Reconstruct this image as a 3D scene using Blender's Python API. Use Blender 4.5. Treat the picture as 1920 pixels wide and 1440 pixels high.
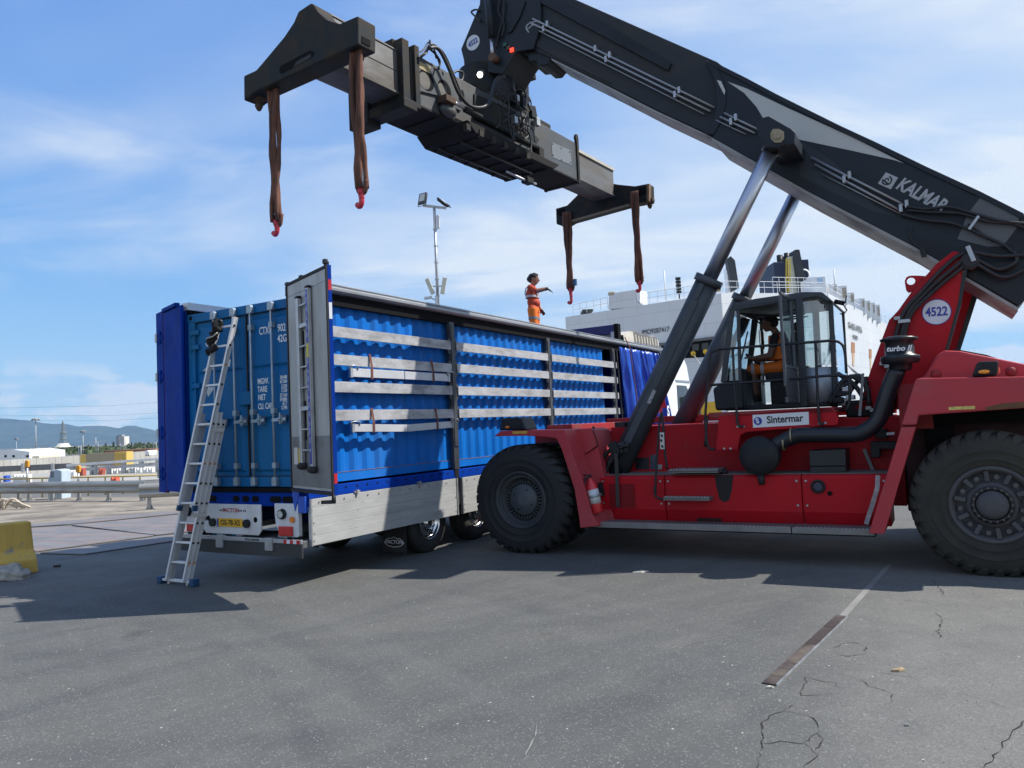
import bpy, bmesh, math, random
from math import sin, cos, tan, pi, radians, sqrt, atan2
from mathutils import Vector, Matrix
random.seed(7)
sc = bpy.context.scene
col = sc.collection
for o in list(bpy.data.objects): bpy.data.objects.remove(o)

# ------------------------------------------------------------------ camera
FPX, PITCH, ROLL, CAMH = 1422.0, radians(3.149), radians(2.536), 2.015
_w = Vector((0, cos(PITCH), sin(PITCH))); _u0 = Vector((0, -sin(PITCH), cos(PITCH))); _r0 = Vector((1, 0, 0))
CR = _r0*cos(ROLL) - _u0*sin(ROLL); CU = _u0*cos(ROLL) + _r0*sin(ROLL); CW = _w
CAM = Vector((0, 0, CAMH)); CAM0 = Vector((0, 0, 1.815))   # CAM0: eye height the machine and trailer outlines were measured with
KS = CAMH/CAM0.z; DZ = CAMH-CAM0.z
cd = bpy.data.cameras.new('camera'); cam = bpy.data.objects.new('camera', cd); col.objects.link(cam)
cam.matrix_world = Matrix(((CR.x, CU.x, -CW.x, 0), (CR.y, CU.y, -CW.y, 0), (CR.z, CU.z, -CW.z, CAMH), (0, 0, 0, 1)))
cd.sensor_width = 36; cd.lens = FPX/1920*36; cd.clip_start = .05; cd.clip_end = 40000
sc.camera = cam

# ------------------------------------------------------------------ sky, sun, exposure
SUN_AZ, SUN_EL = radians(3), radians(48.5)          # azimuth from +X towards +Y
world = bpy.data.worlds.new('World'); sc.world = world; world.use_nodes = True
nt = world.node_tree; N = nt.nodes; Lk = nt.links; N.clear()
out = N.new('ShaderNodeOutputWorld'); bg = N.new('ShaderNodeBackground'); Lk.new(bg.outputs[0], out.inputs[0])
sky = N.new('ShaderNodeTexSky'); sky.sky_type = 'NISHITA'; sky.sun_disc = False
sky.sun_elevation = SUN_EL; sky.sun_rotation = pi/2 - SUN_AZ
sky.altitude = 0; sky.air_density = 1.0; sky.dust_density = 0.0; sky.ozone_density = 4.0
bg.inputs[1].default_value = 0.092
def wn(t, **k):
    n = N.new(t)
    for a, b in k.items(): setattr(n, a, b)
    return n
def wmath(op, a, b=None, clamp=False):
    n = N.new('ShaderNodeMath'); n.operation = op; n.use_clamp = clamp
    for i, v in enumerate((a, b)):
        if v is None: continue
        if isinstance(v, (int, float)): n.inputs[i].default_value = v
        else: Lk.new(v, n.inputs[i])
    return n.outputs[0]
def wrange(v, a, b, c=0., d=1.):
    n = N.new('ShaderNodeMapRange'); n.interpolation_type = 'SMOOTHSTEP'
    Lk.new(v, n.inputs[0])
    for i, q in enumerate((a, b, c, d)): n.inputs[i+1].default_value = q
    return n.outputs[0]
tc = wn('ShaderNodeTexCoord'); sep = wn('ShaderNodeSeparateXYZ'); Lk.new(tc.outputs['Generated'], sep.inputs[0])
zc = wmath('MAXIMUM', sep.outputs[2], 0.0)
den = wmath('ADD', zc, 0.16)
ux = wmath('DIVIDE', sep.outputs[0], den); uy = wmath('DIVIDE', sep.outputs[1], den)
cmb = wn('ShaderNodeCombineXYZ'); Lk.new(ux, cmb.inputs[0]); Lk.new(uy, cmb.inputs[1])
def cloud_noise(scale, rot, loc, sx, detail, rough, dist):
    mp = wn('ShaderNodeMapping'); Lk.new(cmb.outputs[0], mp.inputs[0])
    mp.inputs['Location'].default_value = loc; mp.inputs['Rotation'].default_value = (0, 0, rot); mp.inputs['Scale'].default_value = (sx, 1, 1)
    nz = wn('ShaderNodeTexNoise'); Lk.new(mp.outputs[0], nz.inputs['Vector'])
    nz.inputs['Scale'].default_value = scale; nz.inputs['Detail'].default_value = detail
    nz.inputs['Roughness'].default_value = rough; nz.inputs['Distortion'].default_value = dist
    return nz.outputs[0]
# photographic response of a clear blue sky: compress the bright horizon, deepen the blue
sr = wn('ShaderNodeSeparateColor'); Lk.new(sky.outputs[0], sr.inputs[0]); cr = wn('ShaderNodeCombineColor')
for i, (k, g_) in enumerate(((1.27, .5), (2.05, .5), (4.48, .25))): Lk.new(wmath('MULTIPLY', wmath('POWER', sr.outputs[i], g_), k), cr.inputs[i])
CL = (5.2, 1.3)
n_big = cloud_noise(.42, .5, (CL[0], CL[1], 0), .75, 4, .5, .5)
n_wisp = cloud_noise(1.25, .7, (CL[0]*2.1, CL[1]*1.7, 0), .52, 8, .58, 1.1)
n_fine = cloud_noise(4.2, .75, (1.3, 9.1, 0), .36, 6, .6, .7)
veil = wrange(n_big, .39, .62, 0., .86)
wisp = wmath('MULTIPLY', wrange(n_wisp, .46, .74), wrange(n_big, .3, .55, .25, 1.))
wisp = wmath('MULTIPLY', wisp, wmath('ADD', wmath('MULTIPLY', n_fine, .8), .5))
veil = wmath('MULTIPLY', veil, wmath('ADD', wmath('MULTIPLY', n_fine, 1.1), .42))
# low heaps of cloud along the horizon
az = wmath('ARCTAN2', sep.outputs[1], sep.outputs[0])
c2 = wn('ShaderNodeCombineXYZ'); Lk.new(az, c2.inputs[0]); Lk.new(wmath('MULTIPLY', sep.outputs[2], 2.6), c2.inputs[1])
nz = wn('ShaderNodeTexNoise'); Lk.new(c2.outputs[0], nz.inputs['Vector']); nz.inputs['Scale'].default_value = 12; nz.inputs['Detail'].default_value = 7; nz.inputs['Roughness'].default_value = .5
cum = wmath('MULTIPLY', wrange(nz.outputs[0], .43, .58), wrange(sep.outputs[2], .06, .115, 1., 0.))
low = wrange(sep.outputs[2], .0, .2, .26, 0.)
m = wmath('ADD', veil, wmath('MULTIPLY', wisp, .8))
m = wmath('MAXIMUM', wmath('MAXIMUM', m, wmath('MULTIPLY', cum, .9)), low)
m = wmath('MINIMUM', m, .92)
mixw = wn('ShaderNodeMix', data_type='RGBA'); Lk.new(m, mixw.inputs[0]); Lk.new(cr.outputs[0], mixw.inputs[6]); mixw.inputs[7].default_value = (6.5, 7.0, 7.5, 1)
Lk.new(mixw.outputs[2], bg.inputs[0])

sd = bpy.data.lights.new('sun', 'SUN'); sd.energy = 5.0; sd.angle = radians(.53); sd.color = (1, .955, .89)
sun = bpy.data.objects.new('sun', sd); col.objects.link(sun)
sdir = Vector((cos(SUN_EL)*cos(SUN_AZ), cos(SUN_EL)*sin(SUN_AZ), sin(SUN_EL)))
sun.rotation_euler = sdir.to_track_quat('Z', 'Y').to_euler(); sun.location = sdir*60
world.cycles.sampling_method = 'MANUAL'; world.cycles.sample_map_resolution = 512
vs = sc.view_settings; vs.view_transform = 'Standard'; vs.look = 'None'; vs.exposure = 0.5; vs.gamma = 1; vs.use_curve_mapping = False
sc.cycles.max_bounces = 5; sc.cycles.diffuse_bounces = 2; sc.cycles.glossy_bounces = 3; sc.cycles.transmission_bounces = 3; sc.cycles.volume_bounces = 0; sc.cycles.transparent_max_bounces = 10; sc.cycles.caustics_reflective = False; sc.cycles.caustics_refractive = False

# ------------------------------------------------------------------ survey: photograph pixel -> metres on a known plane
def ray(x, y): return CW + CR*((x-960)/FPX) - CU*((y-720)/FPX)
def gnd(x, y, z=0.):
    d = ray(x, y); return CAM + d*((z-CAMH)/d.z)
def far(x, y, depth):
    d = ray(x, y); return CAM + d*(depth/d.y)
class Frame:
    def __init__(s, ox, oy, yaw, k=1):
        s.k = k; s.yaw = radians(yaw); s.O = Vector((ox, oy, 0)); s.T = Vector((cos(s.yaw), sin(s.yaw), 0)); s.L = Vector((-sin(s.yaw), cos(s.yaw), 0))
    def side(s, x, y, l):                      # plane y=l  -> (x, z)
        d = ray(x, y); q = CAM0 + d*((s.O + s.L*l - CAM0).dot(s.L)/d.dot(s.L)); return ((q-s.O).dot(s.T), q.z)
    def end(s, x, y, t):                       # plane x=t  -> (y, z)
        d = ray(x, y); q = CAM0 + d*((s.O + s.T*t - CAM0).dot(s.T)/d.dot(s.T)); return ((q-s.O).dot(s.L), q.z)
    def top(s, x, y, z):                       # plane z   -> (x, y)
        d = ray(x, y); q = CAM0 + d*((z-CAM0.z)/d.z); return ((q-s.O).dot(s.T), (q-s.O).dot(s.L))
    def w(s, t, l, z=0.): return s.O + s.T*t + s.L*l + Vector((0, 0, z))
    def nw(s, t, l, z=0.):                     # final world position
        p = s.w(t, l, z); return p + Vector((0, 0, DZ)) if s.k == 1 else CAM + (p-CAM0)*s.k
    def loc(s, p): return Vector(((p-s.O).dot(s.T), (p-s.O).dot(s.L), p.z))
TR = Frame(-2.756, 10.152, 59.572)      # trailer: x forward, y to its left, origin at the right rear corner
MA = Frame(5.938, 9.691, 150.2, KS)         # reach stacker: x forward, y to its left (towards the camera), origin at the rear axle
SP = Frame(*(TR.w(3.66, -.81).xy), 55.1, KS)  # spreader

# ------------------------------------------------------------------ materials
MATS = {}
def mat(name, c, rough=.5, metal=0., var=.12, vs=2.5, dirt=None, damt=.6, ds=1.3, dthr=(.48, .68), stretch=(1, 1, 1), bump=0., bs=60, spec=.5, coat=0., alpha=None, trans=0., emit=None, es=0., rvar=.15, ior=1.45, scuff=None):
    if name in MATS: return MATS[name]
    m = bpy.data.materials.new(name); m.use_nodes = True; t = m.node_tree; n = t.nodes; b = n['Principled BSDF']
    b.inputs['Roughness'].default_value = rough; b.inputs['Metallic'].default_value = metal; b.inputs['Specular IOR Level'].default_value = spec
    b.inputs['Coat Weight'].default_value = coat; b.inputs['IOR'].default_value = ior
    if trans: b.inputs['Transmission Weight'].default_value = trans
    if alpha is not None: b.inputs['Alpha'].default_value = alpha
    if emit: b.inputs['Emission Color'].default_value = (*emit, 1); b.inputs['Emission Strength'].default_value = es
    tcx = n.new('ShaderNodeTexCoord'); mp = n.new('ShaderNodeMapping'); mp.inputs['Scale'].default_value = stretch; t.links.new(tcx.outputs['Object'], mp.inputs[0])
    def noise(s, d=6, r=.62, v=None):
        z = n.new('ShaderNodeTexNoise'); z.inputs['Scale'].default_value = s; z.inputs['Detail'].default_value = d; z.inputs['Roughness'].default_value = r
        t.links.new(v or mp.outputs[0], z.inputs['Vector']); return z.outputs[0]
    def rng(v, a, b_, c_, d_):
        z = n.new('ShaderNodeMapRange'); t.links.new(v, z.inputs[0])
        for i, q in enumerate((a, b_, c_, d_)): z.inputs[i+1].default_value = q
        return z.outputs[0]
    base = n.new('ShaderNodeRGB'); base.outputs[0].default_value = (*c, 1); cur = base.outputs[0]
    n1 = noise(vs)
    if var:
        mx = n.new('ShaderNodeMix'); mx.data_type = 'RGBA'; mx.blend_type = 'MULTIPLY'; mx.inputs[0].default_value = 1
        t.links.new(cur, mx.inputs[6]); t.links.new(rng(n1, .3, .7, 1-var, 1+var), mx.inputs[7]); cur = mx.outputs[2]
    r_out = rng(n1, .3, .7, max(0, rough-rvar*.5), min(1, rough+rvar*.5))
    if dirt:
        fac = rng(noise(ds, 9, .68), dthr[0], dthr[1], 0, damt)
        mx = n.new('ShaderNodeMix'); mx.data_type = 'RGBA'; t.links.new(fac, mx.inputs[0]); t.links.new(cur, mx.inputs[6]); mx.inputs[7].default_value = (*dirt, 1); cur = mx.outputs[2]
        ad = n.new('ShaderNodeMath'); ad.operation = 'MULTIPLY_ADD'; t.links.new(fac, ad.inputs[0]); ad.inputs[1].default_value = .3; t.links.new(r_out, ad.inputs[2]); ad.use_clamp = True; r_out = ad.outputs[0]
        if metal:
            t.links.new(rng(fac, 0, 1, metal, metal*.25), b.inputs['Metallic'])
    if scuff:                                  # fine scratches, chips and splashes: (colour, amount, scale, threshold)
        mp2 = n.new('ShaderNodeMapping'); mp2.inputs['Location'].default_value = (3.7, 8.1, 2.3); mp2.inputs['Scale'].default_value = scuff[4] if len(scuff) > 4 else (1, 1, 1); t.links.new(tcx.outputs['Object'], mp2.inputs[0])
        fac = rng(noise(scuff[2], 10, .75, mp2.outputs[0]), scuff[3], scuff[3]+.07, 0, scuff[1])
        mx = n.new('ShaderNodeMix'); mx.data_type = 'RGBA'; t.links.new(fac, mx.inputs[0]); t.links.new(cur, mx.inputs[6]); mx.inputs[7].default_value = (*scuff[0], 1); cur = mx.outputs[2]
    t.links.new(cur, b.inputs['Base Color']); t.links.new(r_out, b.inputs['Roughness'])
    if bump:
        bp = n.new('ShaderNodeBump'); bp.inputs['Strength'].default_value = bump; bp.inputs['Distance'].default_value = .01
        t.links.new(noise(bs, 4), bp.inputs['Height']); t.links.new(bp.outputs[0], b.inputs['Normal'])
    MATS[name] = m; return m

# ------------------------------------------------------------------ mesh builder
class MB:
    def __init__(s): s.v = []; s.f = []; s.s = []; s.mi = []
    def add(s, vs, fs, smooth=False, m=0):
        o = len(s.v); s.v += [tuple(v) for v in vs]
        for f in fs: s.f.append([i+o for i in f]); s.s.append(smooth); s.mi.append(m)
        return s
    def box(s, x0, x1, y0, y1, z0, z1, m=0):
        v = [(x, y, z) for x in (x0, x1) for y in (y0, y1) for z in (z0, z1)]
        return s.add(v, [(0, 1, 3, 2), (4, 6, 7, 5), (0, 4, 5, 1), (2, 3, 7, 6), (0, 2, 6, 4), (1, 5, 7, 3)], m=m)
    def prism(s, poly, y0, y1, m=0):           # polygon (x,z) extruded along y
        n = len(poly); v = [(x, y0, z) for x, z in poly] + [(x, y1, z) for x, z in poly]
        return s.add(v, [tuple(range(n)), tuple(range(2*n-1, n-1, -1))] + [(i, (i+1) % n, n+(i+1) % n, n+i) for i in range(n)], m=m)
    def prismx(s, poly, x0, x1, m=0):          # polygon (y,z) extruded along x
        n = len(poly); v = [(x0, y, z) for y, z in poly] + [(x1, y, z) for y, z in poly]
        return s.add(v, [tuple(range(n)), tuple(range(2*n-1, n-1, -1))] + [(i, (i+1) % n, n+(i+1) % n, n+i) for i in range(n)], m=m)
    def prismz(s, poly, z0, z1, m=0):
        n = len(poly); v = [(x, y, z0) for x, y in poly] + [(x, y, z1) for x, y in poly]
        return s.add(v, [tuple(range(n)), tuple(range(2*n-1, n-1, -1))] + [(i, (i+1) % n, n+(i+1) % n, n+i) for i in range(n)], m=m)
    def bar(s, p0, p1, w, h, up=(0, 0, 1), m=0):
        p0, p1 = Vector(p0), Vector(p1); d = (p1-p0).normalized(); a = d.cross(Vector(up))
        if a.length < 1e-4: a = d.cross(Vector((1, 0, 0)))
        a.normalize(); b = a.cross(d); v = []
        for p in (p0, p1):
            for i, j in ((-1, -1), (1, -1), (1, 1), (-1, 1)): v.append(p + a*(i*w/2) + b*(j*h/2))
        return s.add(v, [(3, 2, 1, 0), (4, 5, 6, 7)] + [(i, (i+1) % 4, 4+(i+1) % 4, 4+i) for i in range(4)], m=m)
    def cyl(s, p0, p1, r0, r1=None, n=14, caps=True, m=0):
        p0, p1 = Vector(p0), Vector(p1); r1 = r0 if r1 is None else r1
        d = (p1-p0).normalized(); a = d.orthogonal().normalized(); b = d.cross(a)
        v = [p + (a*cos(2*pi*i/n) + b*sin(2*pi*i/n))*r for p, r in ((p0, r0), (p1, r1)) for i in range(n)]
        s.add(v, [(i, (i+1) % n, n+(i+1) % n, n+i) for i in range(n)], True, m)
        if caps:
            s.add(v[:n], [tuple(range(n-1, -1, -1))], m=m); s.add(v[n:], [tuple(range(n))], m=m)
        return s
    def tube(s, path, r, n=8, m=0, caps=True):
        path = [Vector(p) for p in path]; rings = []; a = None
        for i, p in enumerate(path):
            d = (path[min(i+1, len(path)-1)] - path[max(i-1, 0)]).normalized()
            a = d.orthogonal() if a is None else a - d*a.dot(d)
            a.normalize(); b = d.cross(a); rr = r[i] if isinstance(r, (list, tuple)) else r
            rings.append([p + (a*cos(2*pi*k/n) + b*sin(2*pi*k/n))*rr for k in range(n)])
        v = [q for g in rings for q in g]
        s.add(v, [(i*n+k, i*n+(k+1) % n, (i+1)*n+(k+1) % n, (i+1)*n+k) for i in range(len(path)-1) for k in range(n)], True, m)
        if caps: s.add(rings[0], [tuple(range(n-1, -1, -1))], m=m); s.add(rings[-1], [tuple(range(n))], m=m)
        return s
    def lathe(s, prof, c, n=32, m=0, axis='y', smooth=True):   # profile (radius, offset along axis)
        c = Vector(c); v = []
        for r, h in prof:
            for k in range(n):
                a = 2*pi*k/n
                p = {'y': (r*cos(a), h, r*sin(a)), 'z': (r*cos(a), r*sin(a), h), 'x': (h, r*cos(a), r*sin(a))}[axis]
                v.append(c + Vector(p))
        q = [(i*n+k, i*n+(k+1) % n, (i+1)*n+(k+1) % n, (i+1)*n+k) for i in range(len(prof)-1) for k in range(n)]
        return s.add(v, q, smooth, m)
    def ball(s, c, rx, ry=None, rz=None, nu=14, nv=9, rot=None, m=0):
        ry = ry or rx; rz = rz or rx; c = Vector(c); v = []
        for j in range(nv+1):
            th = pi*j/nv
            for i in range(nu):
                ph = 2*pi*i/nu; p = Vector((rx*sin(th)*cos(ph), ry*sin(th)*sin(ph), rz*cos(th)))
                v.append(c + (rot @ p if rot else p))
        return s.add(v, [(j*nu+i, j*nu+(i+1) % nu, (j+1)*nu+(i+1) % nu, (j+1)*nu+i) for j in range(nv) for i in range(nu)], True, m)
    def mesh(s, name, mats):
        me = bpy.data.meshes.new(name); bm = bmesh.new(); vv = [bm.verts.new(v) for v in s.v]
        for f, sm, mi in zip(s.f, s.s, s.mi):
            try: q = bm.faces.new([vv[i] for i in f])
            except ValueError: continue
            q.smooth = sm; q.material_index = mi
        bmesh.ops.remove_doubles(bm, verts=bm.verts, dist=1e-5)
        bmesh.ops.recalc_face_normals(bm, faces=bm.faces); bm.to_mesh(me); bm.free()
        for q in (mats if isinstance(mats, (list, tuple)) else [mats]): me.materials.append(q)
        return me
    def build(s, name, mats, parent=None, bevel=0., seg=2):
        o = bpy.data.objects.new(name, s.mesh(name, mats)); col.objects.link(o)
        if parent is not None: o.parent = parent
        if bevel:
            b = o.modifiers.new('bevel', 'BEVEL'); b.width = bevel; b.segments = seg; b.limit_method = 'ANGLE'; b.angle_limit = radians(35)
        return o
def tag(o, label, cat, group=None):
    o['label'] = label; o['category'] = cat
    if group: o['group'] = group
    return o
def struct(o): o['kind'] = 'structure'; return o
def empty(name, fr_or_loc, yaw=None):
    e = bpy.data.objects.new(name, None); col.objects.link(e); e.empty_display_size = .2
    if isinstance(fr_or_loc, Frame): e.location = fr_or_loc.nw(0, 0); e.rotation_euler = (0, 0, fr_or_loc.yaw); e.scale = (fr_or_loc.k,)*3
    else: e.location = fr_or_loc; e.rotation_euler = (0, 0, yaw or 0)
    return e
def thing(name, label, cat, at=(0, 0, 0), yaw=0, group=None): return tag(empty(name, at, yaw), label, cat, group)
def text(s, size, m, parent, origin, xdir, updir, name='lettering', align='CENTER', shear=0., bold=0., depth=.0015, sx=1., space=1.):
    cu = bpy.data.curves.new('txt', 'FONT'); cu.body = s; cu.size = size; cu.align_x = align; cu.align_y = 'CENTER'; cu.shear = shear; cu.offset = bold; cu.extrude = depth; cu.space_character = space
    cu.resolution_u = 3
    o = bpy.data.objects.new('txt', cu); col.objects.link(o); dg = bpy.context.evaluated_depsgraph_get(); dg.update()
    me = bpy.data.meshes.new_from_object(o.evaluated_get(dg)); bpy.data.objects.remove(o)
    x = Vector(xdir).normalized(); u = Vector(updir); u = (u - x*u.dot(x)).normalized(); n = x.cross(u)
    me.transform(Matrix(((x.x*sx, u.x, n.x, origin[0]), (x.y*sx, u.y, n.y, origin[1]), (x.z*sx, u.z, n.z, origin[2]), (0, 0, 0, 1))))
    me.materials.clear(); me.materials.append(m); me.name = name
    q = bpy.data.objects.new(name, me); col.objects.link(q)
    if parent is not None: q.parent = parent
    return q
def copy_tree(o, parent=None, name=None):
    c = o.copy(); col.objects.link(c); c.parent = parent
    for ch in list(o.children): copy_tree(ch, c)
    return c
def bez(pts, n=8):                             # smooth curve through points (Catmull-Rom)
    P = [Vector(p) for p in pts]; P = [P[0]*2-P[1]] + P + [P[-1]*2-P[-2]]; r = []
    for i in range(1, len(P)-2):
        for k in range(n):
            t = k/n; r.append(.5*((2*P[i]) + (P[i+1]-P[i-1])*t + (2*P[i-1]-5*P[i]+4*P[i+1]-P[i+2])*t*t + (3*P[i]-P[i-1]-3*P[i+1]+P[i+2])*t**3))
    r.append(P[-2]); return r

# palette
m_black = mat('black_paint', (.012, .014, .017), .5, spec=.3, var=.25, dirt=(.05, .047, .043), damt=.5, ds=2)
m_rubber = mat('rubber', (.018, .018, .019), .75, var=.2, dirt=(.06, .056, .05), damt=.5, ds=2.5, bump=.15)
m_steel = mat('galvanised_steel', (.42, .44, .46), .45, .7, var=.15, vs=6, dirt=(.2, .17, .14), damt=.5, ds=3)
m_alu = mat('aluminium', (.5, .51, .52), .38, .75, var=.12, vs=5, dirt=(.3, .29, .27), damt=.5, ds=4, stretch=(.35, 1, 1))
m_chrome = mat('chrome_rod', (.5, .51, .55), .4, 1., var=.05)
m_white = mat('white_paint', (.66, .67, .68), .45, var=.06, dirt=(.4, .36, .3), damt=.4, ds=1.5)
m_dark = mat('dark_underside', (.008, .008, .009), .8, var=.2, spec=.1)  # near-black; also paints the darkness inside holes and slots
# ================================================================== ground and setting
def asphalt():
    m = bpy.data.materials.new('worn_asphalt'); m.use_nodes = True; t = m.node_tree; n = t.nodes; b = n['Principled BSDF']; L = t.links
    tc_ = n.new('ShaderNodeTexCoord'); V = tc_.outputs['Object']
    def noise(s, d=5, r=.6, v=V, dist=0.):
        z = n.new('ShaderNodeTexNoise'); z.inputs['Scale'].default_value = s; z.inputs['Detail'].default_value = d; z.inputs['Roughness'].default_value = r; z.inputs['Distortion'].default_value = dist; L.new(v, z.inputs['Vector']); return z.outputs[0]
    def rng(v, a, b_, c_=0., d_=1., sm=False):
        z = n.new('ShaderNodeMapRange'); L.new(v, z.inputs[0])
        if sm: z.interpolation_type = 'SMOOTHSTEP'
        for i, q in enumerate((a, b_, c_, d_)): z.inputs[i+1].default_value = q
        return z.outputs[0]
    def mth(op, a, b_=None, clamp=False):
        z = n.new('ShaderNodeMath'); z.operation = op; z.use_clamp = clamp
        for i, v in enumerate((a, b_)):
            if v is None: continue
            if isinstance(v, (int, float)): z.inputs[i].default_value = v
            else: L.new(v, z.inputs[i])
        return z.outputs[0]
    def mix(f, a, c):
        z = n.new('ShaderNodeMix'); z.data_type = 'RGBA'
        if isinstance(f, float): z.inputs[0].default_value = f
        else: L.new(f, z.inputs[0])
        L.new(a, z.inputs[6])
        if isinstance(c, tuple): z.inputs[7].default_value = (*c, 1)
        else: L.new(c, z.inputs[7])
        return z.outputs[2]
    sep_ = n.new('ShaderNodeSeparateXYZ'); L.new(V, sep_.inputs[0]); X, Y = sep_.outputs[0], sep_.outputs[1]
    base = n.new('ShaderNodeRGB'); base.outputs[0].default_value = (.114, .113, .102, 1)
    c = base.outputs[0]
    c = mix(rng(noise(.28, 5, .6), .38, .66, 0, .75), c, (.09, .092, .084))
    c = mix(rng(noise(.8, 6, .65), .5, .72, 0, .5), c, (.14, .14, .13))
    # swept tyre tracks in two directions
    for th_, sc_, off, amt, cc in ((.85, (9, .55, 1), 3., .6, (.068, .071, .072)), (.42, (7, .4, 1), 11., .45, (.075, .078, .078)), (2.2, (10, .5, 1), 7., .3, (.15, .15, .14))):
        mp = n.new('ShaderNodeMapping'); mp.vector_type = 'TEXTURE'; L.new(V, mp.inputs[0]); mp.inputs['Location'].default_value = (off, off*.7, 0); mp.inputs['Rotation'].default_value = (0, 0, th_); mp.inputs['Scale'].default_value = sc_
        c = mix(rng(noise(1.1, 5, .6, mp.outputs[0], .5), .48, .68, 0, amt), c, cc)
    # turning scrub marks: arcs about a few yard points
    for cx_, cy_, r0, w_, amt in ((-9., 2., 8.2, .14, .5), (-9., 2., 8.75, .16, .45), (-9., 2., 11.1, .2, .35), (9., -6., 13.4, .16, .4), (9., -6., 14.2, .2, .4), (-3., 22., 14.6, .18, .4), (-3., 22., 16.9, .16, .35)):
        vd = n.new('ShaderNodeVectorMath'); vd.operation = 'DISTANCE'; L.new(V, vd.inputs[0]); vd.inputs[1].default_value = (cx_, cy_, 0)
        dd_ = mth('ABSOLUTE', mth('SUBTRACT', mth('ADD', vd.outputs['Value'], mth('MULTIPLY', noise(.5, 2), .5)), r0+.25))
        c = mix(mth('MULTIPLY', rng(dd_, w_*.4, w_*1.3, amt, 0, True), rng(noise(1.3, 4), .35, .6)), c, (.062, .064, .066))
    # dusty older surfacing to the right of a cold joint
    old = rng(mth('ADD', mth('SUBTRACT', X, mth('MULTIPLY', Y, .42)), mth('MULTIPLY', noise(.8, 4), .9)), -.25, 1.1, 0, 1, True)
    old = mth('MULTIPLY', old, rng(Y, 17., 9., 0, 1, True))
    c = mix(mth('MULTIPLY', old, rng(noise(1.7, 7, .7), .3, .65, .3, .85)), c, (.185, .18, .16))
    c = mix(mth('MULTIPLY', rng(mth('SUBTRACT', X, mth('MULTIPLY', Y, .55)), .3, .9, 0, 1, True), mth('MULTIPLY', rng(Y, 5.2, 4.2, 0, 1, True), rng(noise(2.6, 6), .4, .6))), c, (.3, .28, .23))
    dust = mth('MULTIPLY', rng(X, -4.8, -8., 0, 1, True), rng(noise(1.3, 6, .7), .35, .7, .1, .9))
    c = mix(dust, c, (.19, .183, .165))
    # oil stains
    c = mix(rng(noise(1.05, 3, .45), .68, .77, 0, .65), c, (.035, .036, .037))
    # aggregate
    vo = n.new('ShaderNodeTexVoronoi'); vo.inputs['Scale'].default_value = 95; L.new(V, vo.inputs['Vector'])
    spk = n.new('ShaderNodeSeparateColor'); L.new(vo.outputs['Color'], spk.inputs[0])
    c = mix(rng(spk.outputs[0], .0, 1., 0., .42), c, (.055, .056, .056))
    c = mix(mth('MULTIPLY', rng(spk.outputs[1], .86, 1., 0., 1.), .38), c, (.3, .3, .285))
    vo2 = n.new('ShaderNodeTexVoronoi'); vo2.inputs['Scale'].default_value = 19; L.new(V, vo2.inputs['Vector'])
    sp2 = n.new('ShaderNodeSeparateColor'); L.new(vo2.outputs['Color'], sp2.inputs[0])
    fleck = mth('MULTIPLY', mth('GREATER_THAN', sp2.outputs[0], .982), mth('LESS_THAN', vo2.outputs['Distance'], .17))
    c = mix(mth('MULTIPLY', fleck, .75), c, (.48, .47, .43))
    # dirt beyond the plates, by the guard rail
    L.new(c, b.inputs['Base Color'])
    b.inputs['Specular IOR Level'].default_value = .35
    L.new(rng(noise(1.0, 6), .3, .7, .72, .92), b.inputs['Roughness'])
    bp = n.new('ShaderNodeBump'); bp.inputs['Strength'].default_value = .5; bp.inputs['Distance'].default_value = .006
    L.new(mth('MULTIPLY', spk.outputs[2], .6), bp.inputs['Height']); L.new(bp.outputs[0], b.inputs['Normal'])
    return m
m_asph = asphalt()
# one sheet to the horizon; beyond the yard the quay land lies lower
g = MB(); ys = [-400, -20, 0, 10, 20, 30, 40, 48, 54, 60, 68, 76, 84, 93, 110, 200, 600, 2000, 6000, 15000]; xs = [-15000, -3000, -600, -150, -60, -30, -15, 0, 15, 40, 120, 600, 3000, 15000]
def gz(y): 
    k = min(1, max(0, (y-48)/45)); return -2.7*(k*k*(3-2*k))
g.add([(x, y, gz(y)) for y in ys for x in xs], [(j*len(xs)+i, j*len(xs)+i+1, (j+1)*len(xs)+i+1, (j+1)*len(xs)+i) for j in range(len(ys)-1) for i in range(len(xs)-1)], True)
ground_ = struct(g.build('ground', m_asph))
m_crack = mat('open_crack', (.038, .036, .033), .95, var=.3, spec=.1)
def crack(pts, w, m=m_crack, nm='crack', jag=.018, seed=0, z=.004, par=None):
    rg = random.Random(seed+90); P = [gnd(x, y) for x, y in pts]; Q = []
    for i in range(len(P)-1):
        k = max(2, int((P[i+1]-P[i]).length/.05))
        for j in range(k): q = P[i]+(P[i+1]-P[i])*(j/k); Q.append(q+Vector((rg.uniform(-jag, jag), rg.uniform(-jag, jag), 0)))
    Q.append(P[-1]); b = MB(); v = []
    for i, q in enumerate(Q):
        d = (Q[min(i+1, len(Q)-1)]-Q[max(i-1, 0)]); nn = Vector((-d.y, d.x, 0)); nn = nn.normalized() if nn.length > 1e-6 else Vector((1, 0, 0)); ww = w*.85*(.1+.95*rg.random()**1.6)*(.3 if i in (0, len(Q)-1) else 1)
        v += [(q.x+nn.x*ww/2, q.y+nn.y*ww/2, z), (q.x-nn.x*ww/2, q.y-nn.y*ww/2, z)]
    b.add(v, [(2*i, 2*i+1, 2*i+3, 2*i+2) for i in range(len(Q)-1)]); return b.build(nm, m, ground_)
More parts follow.
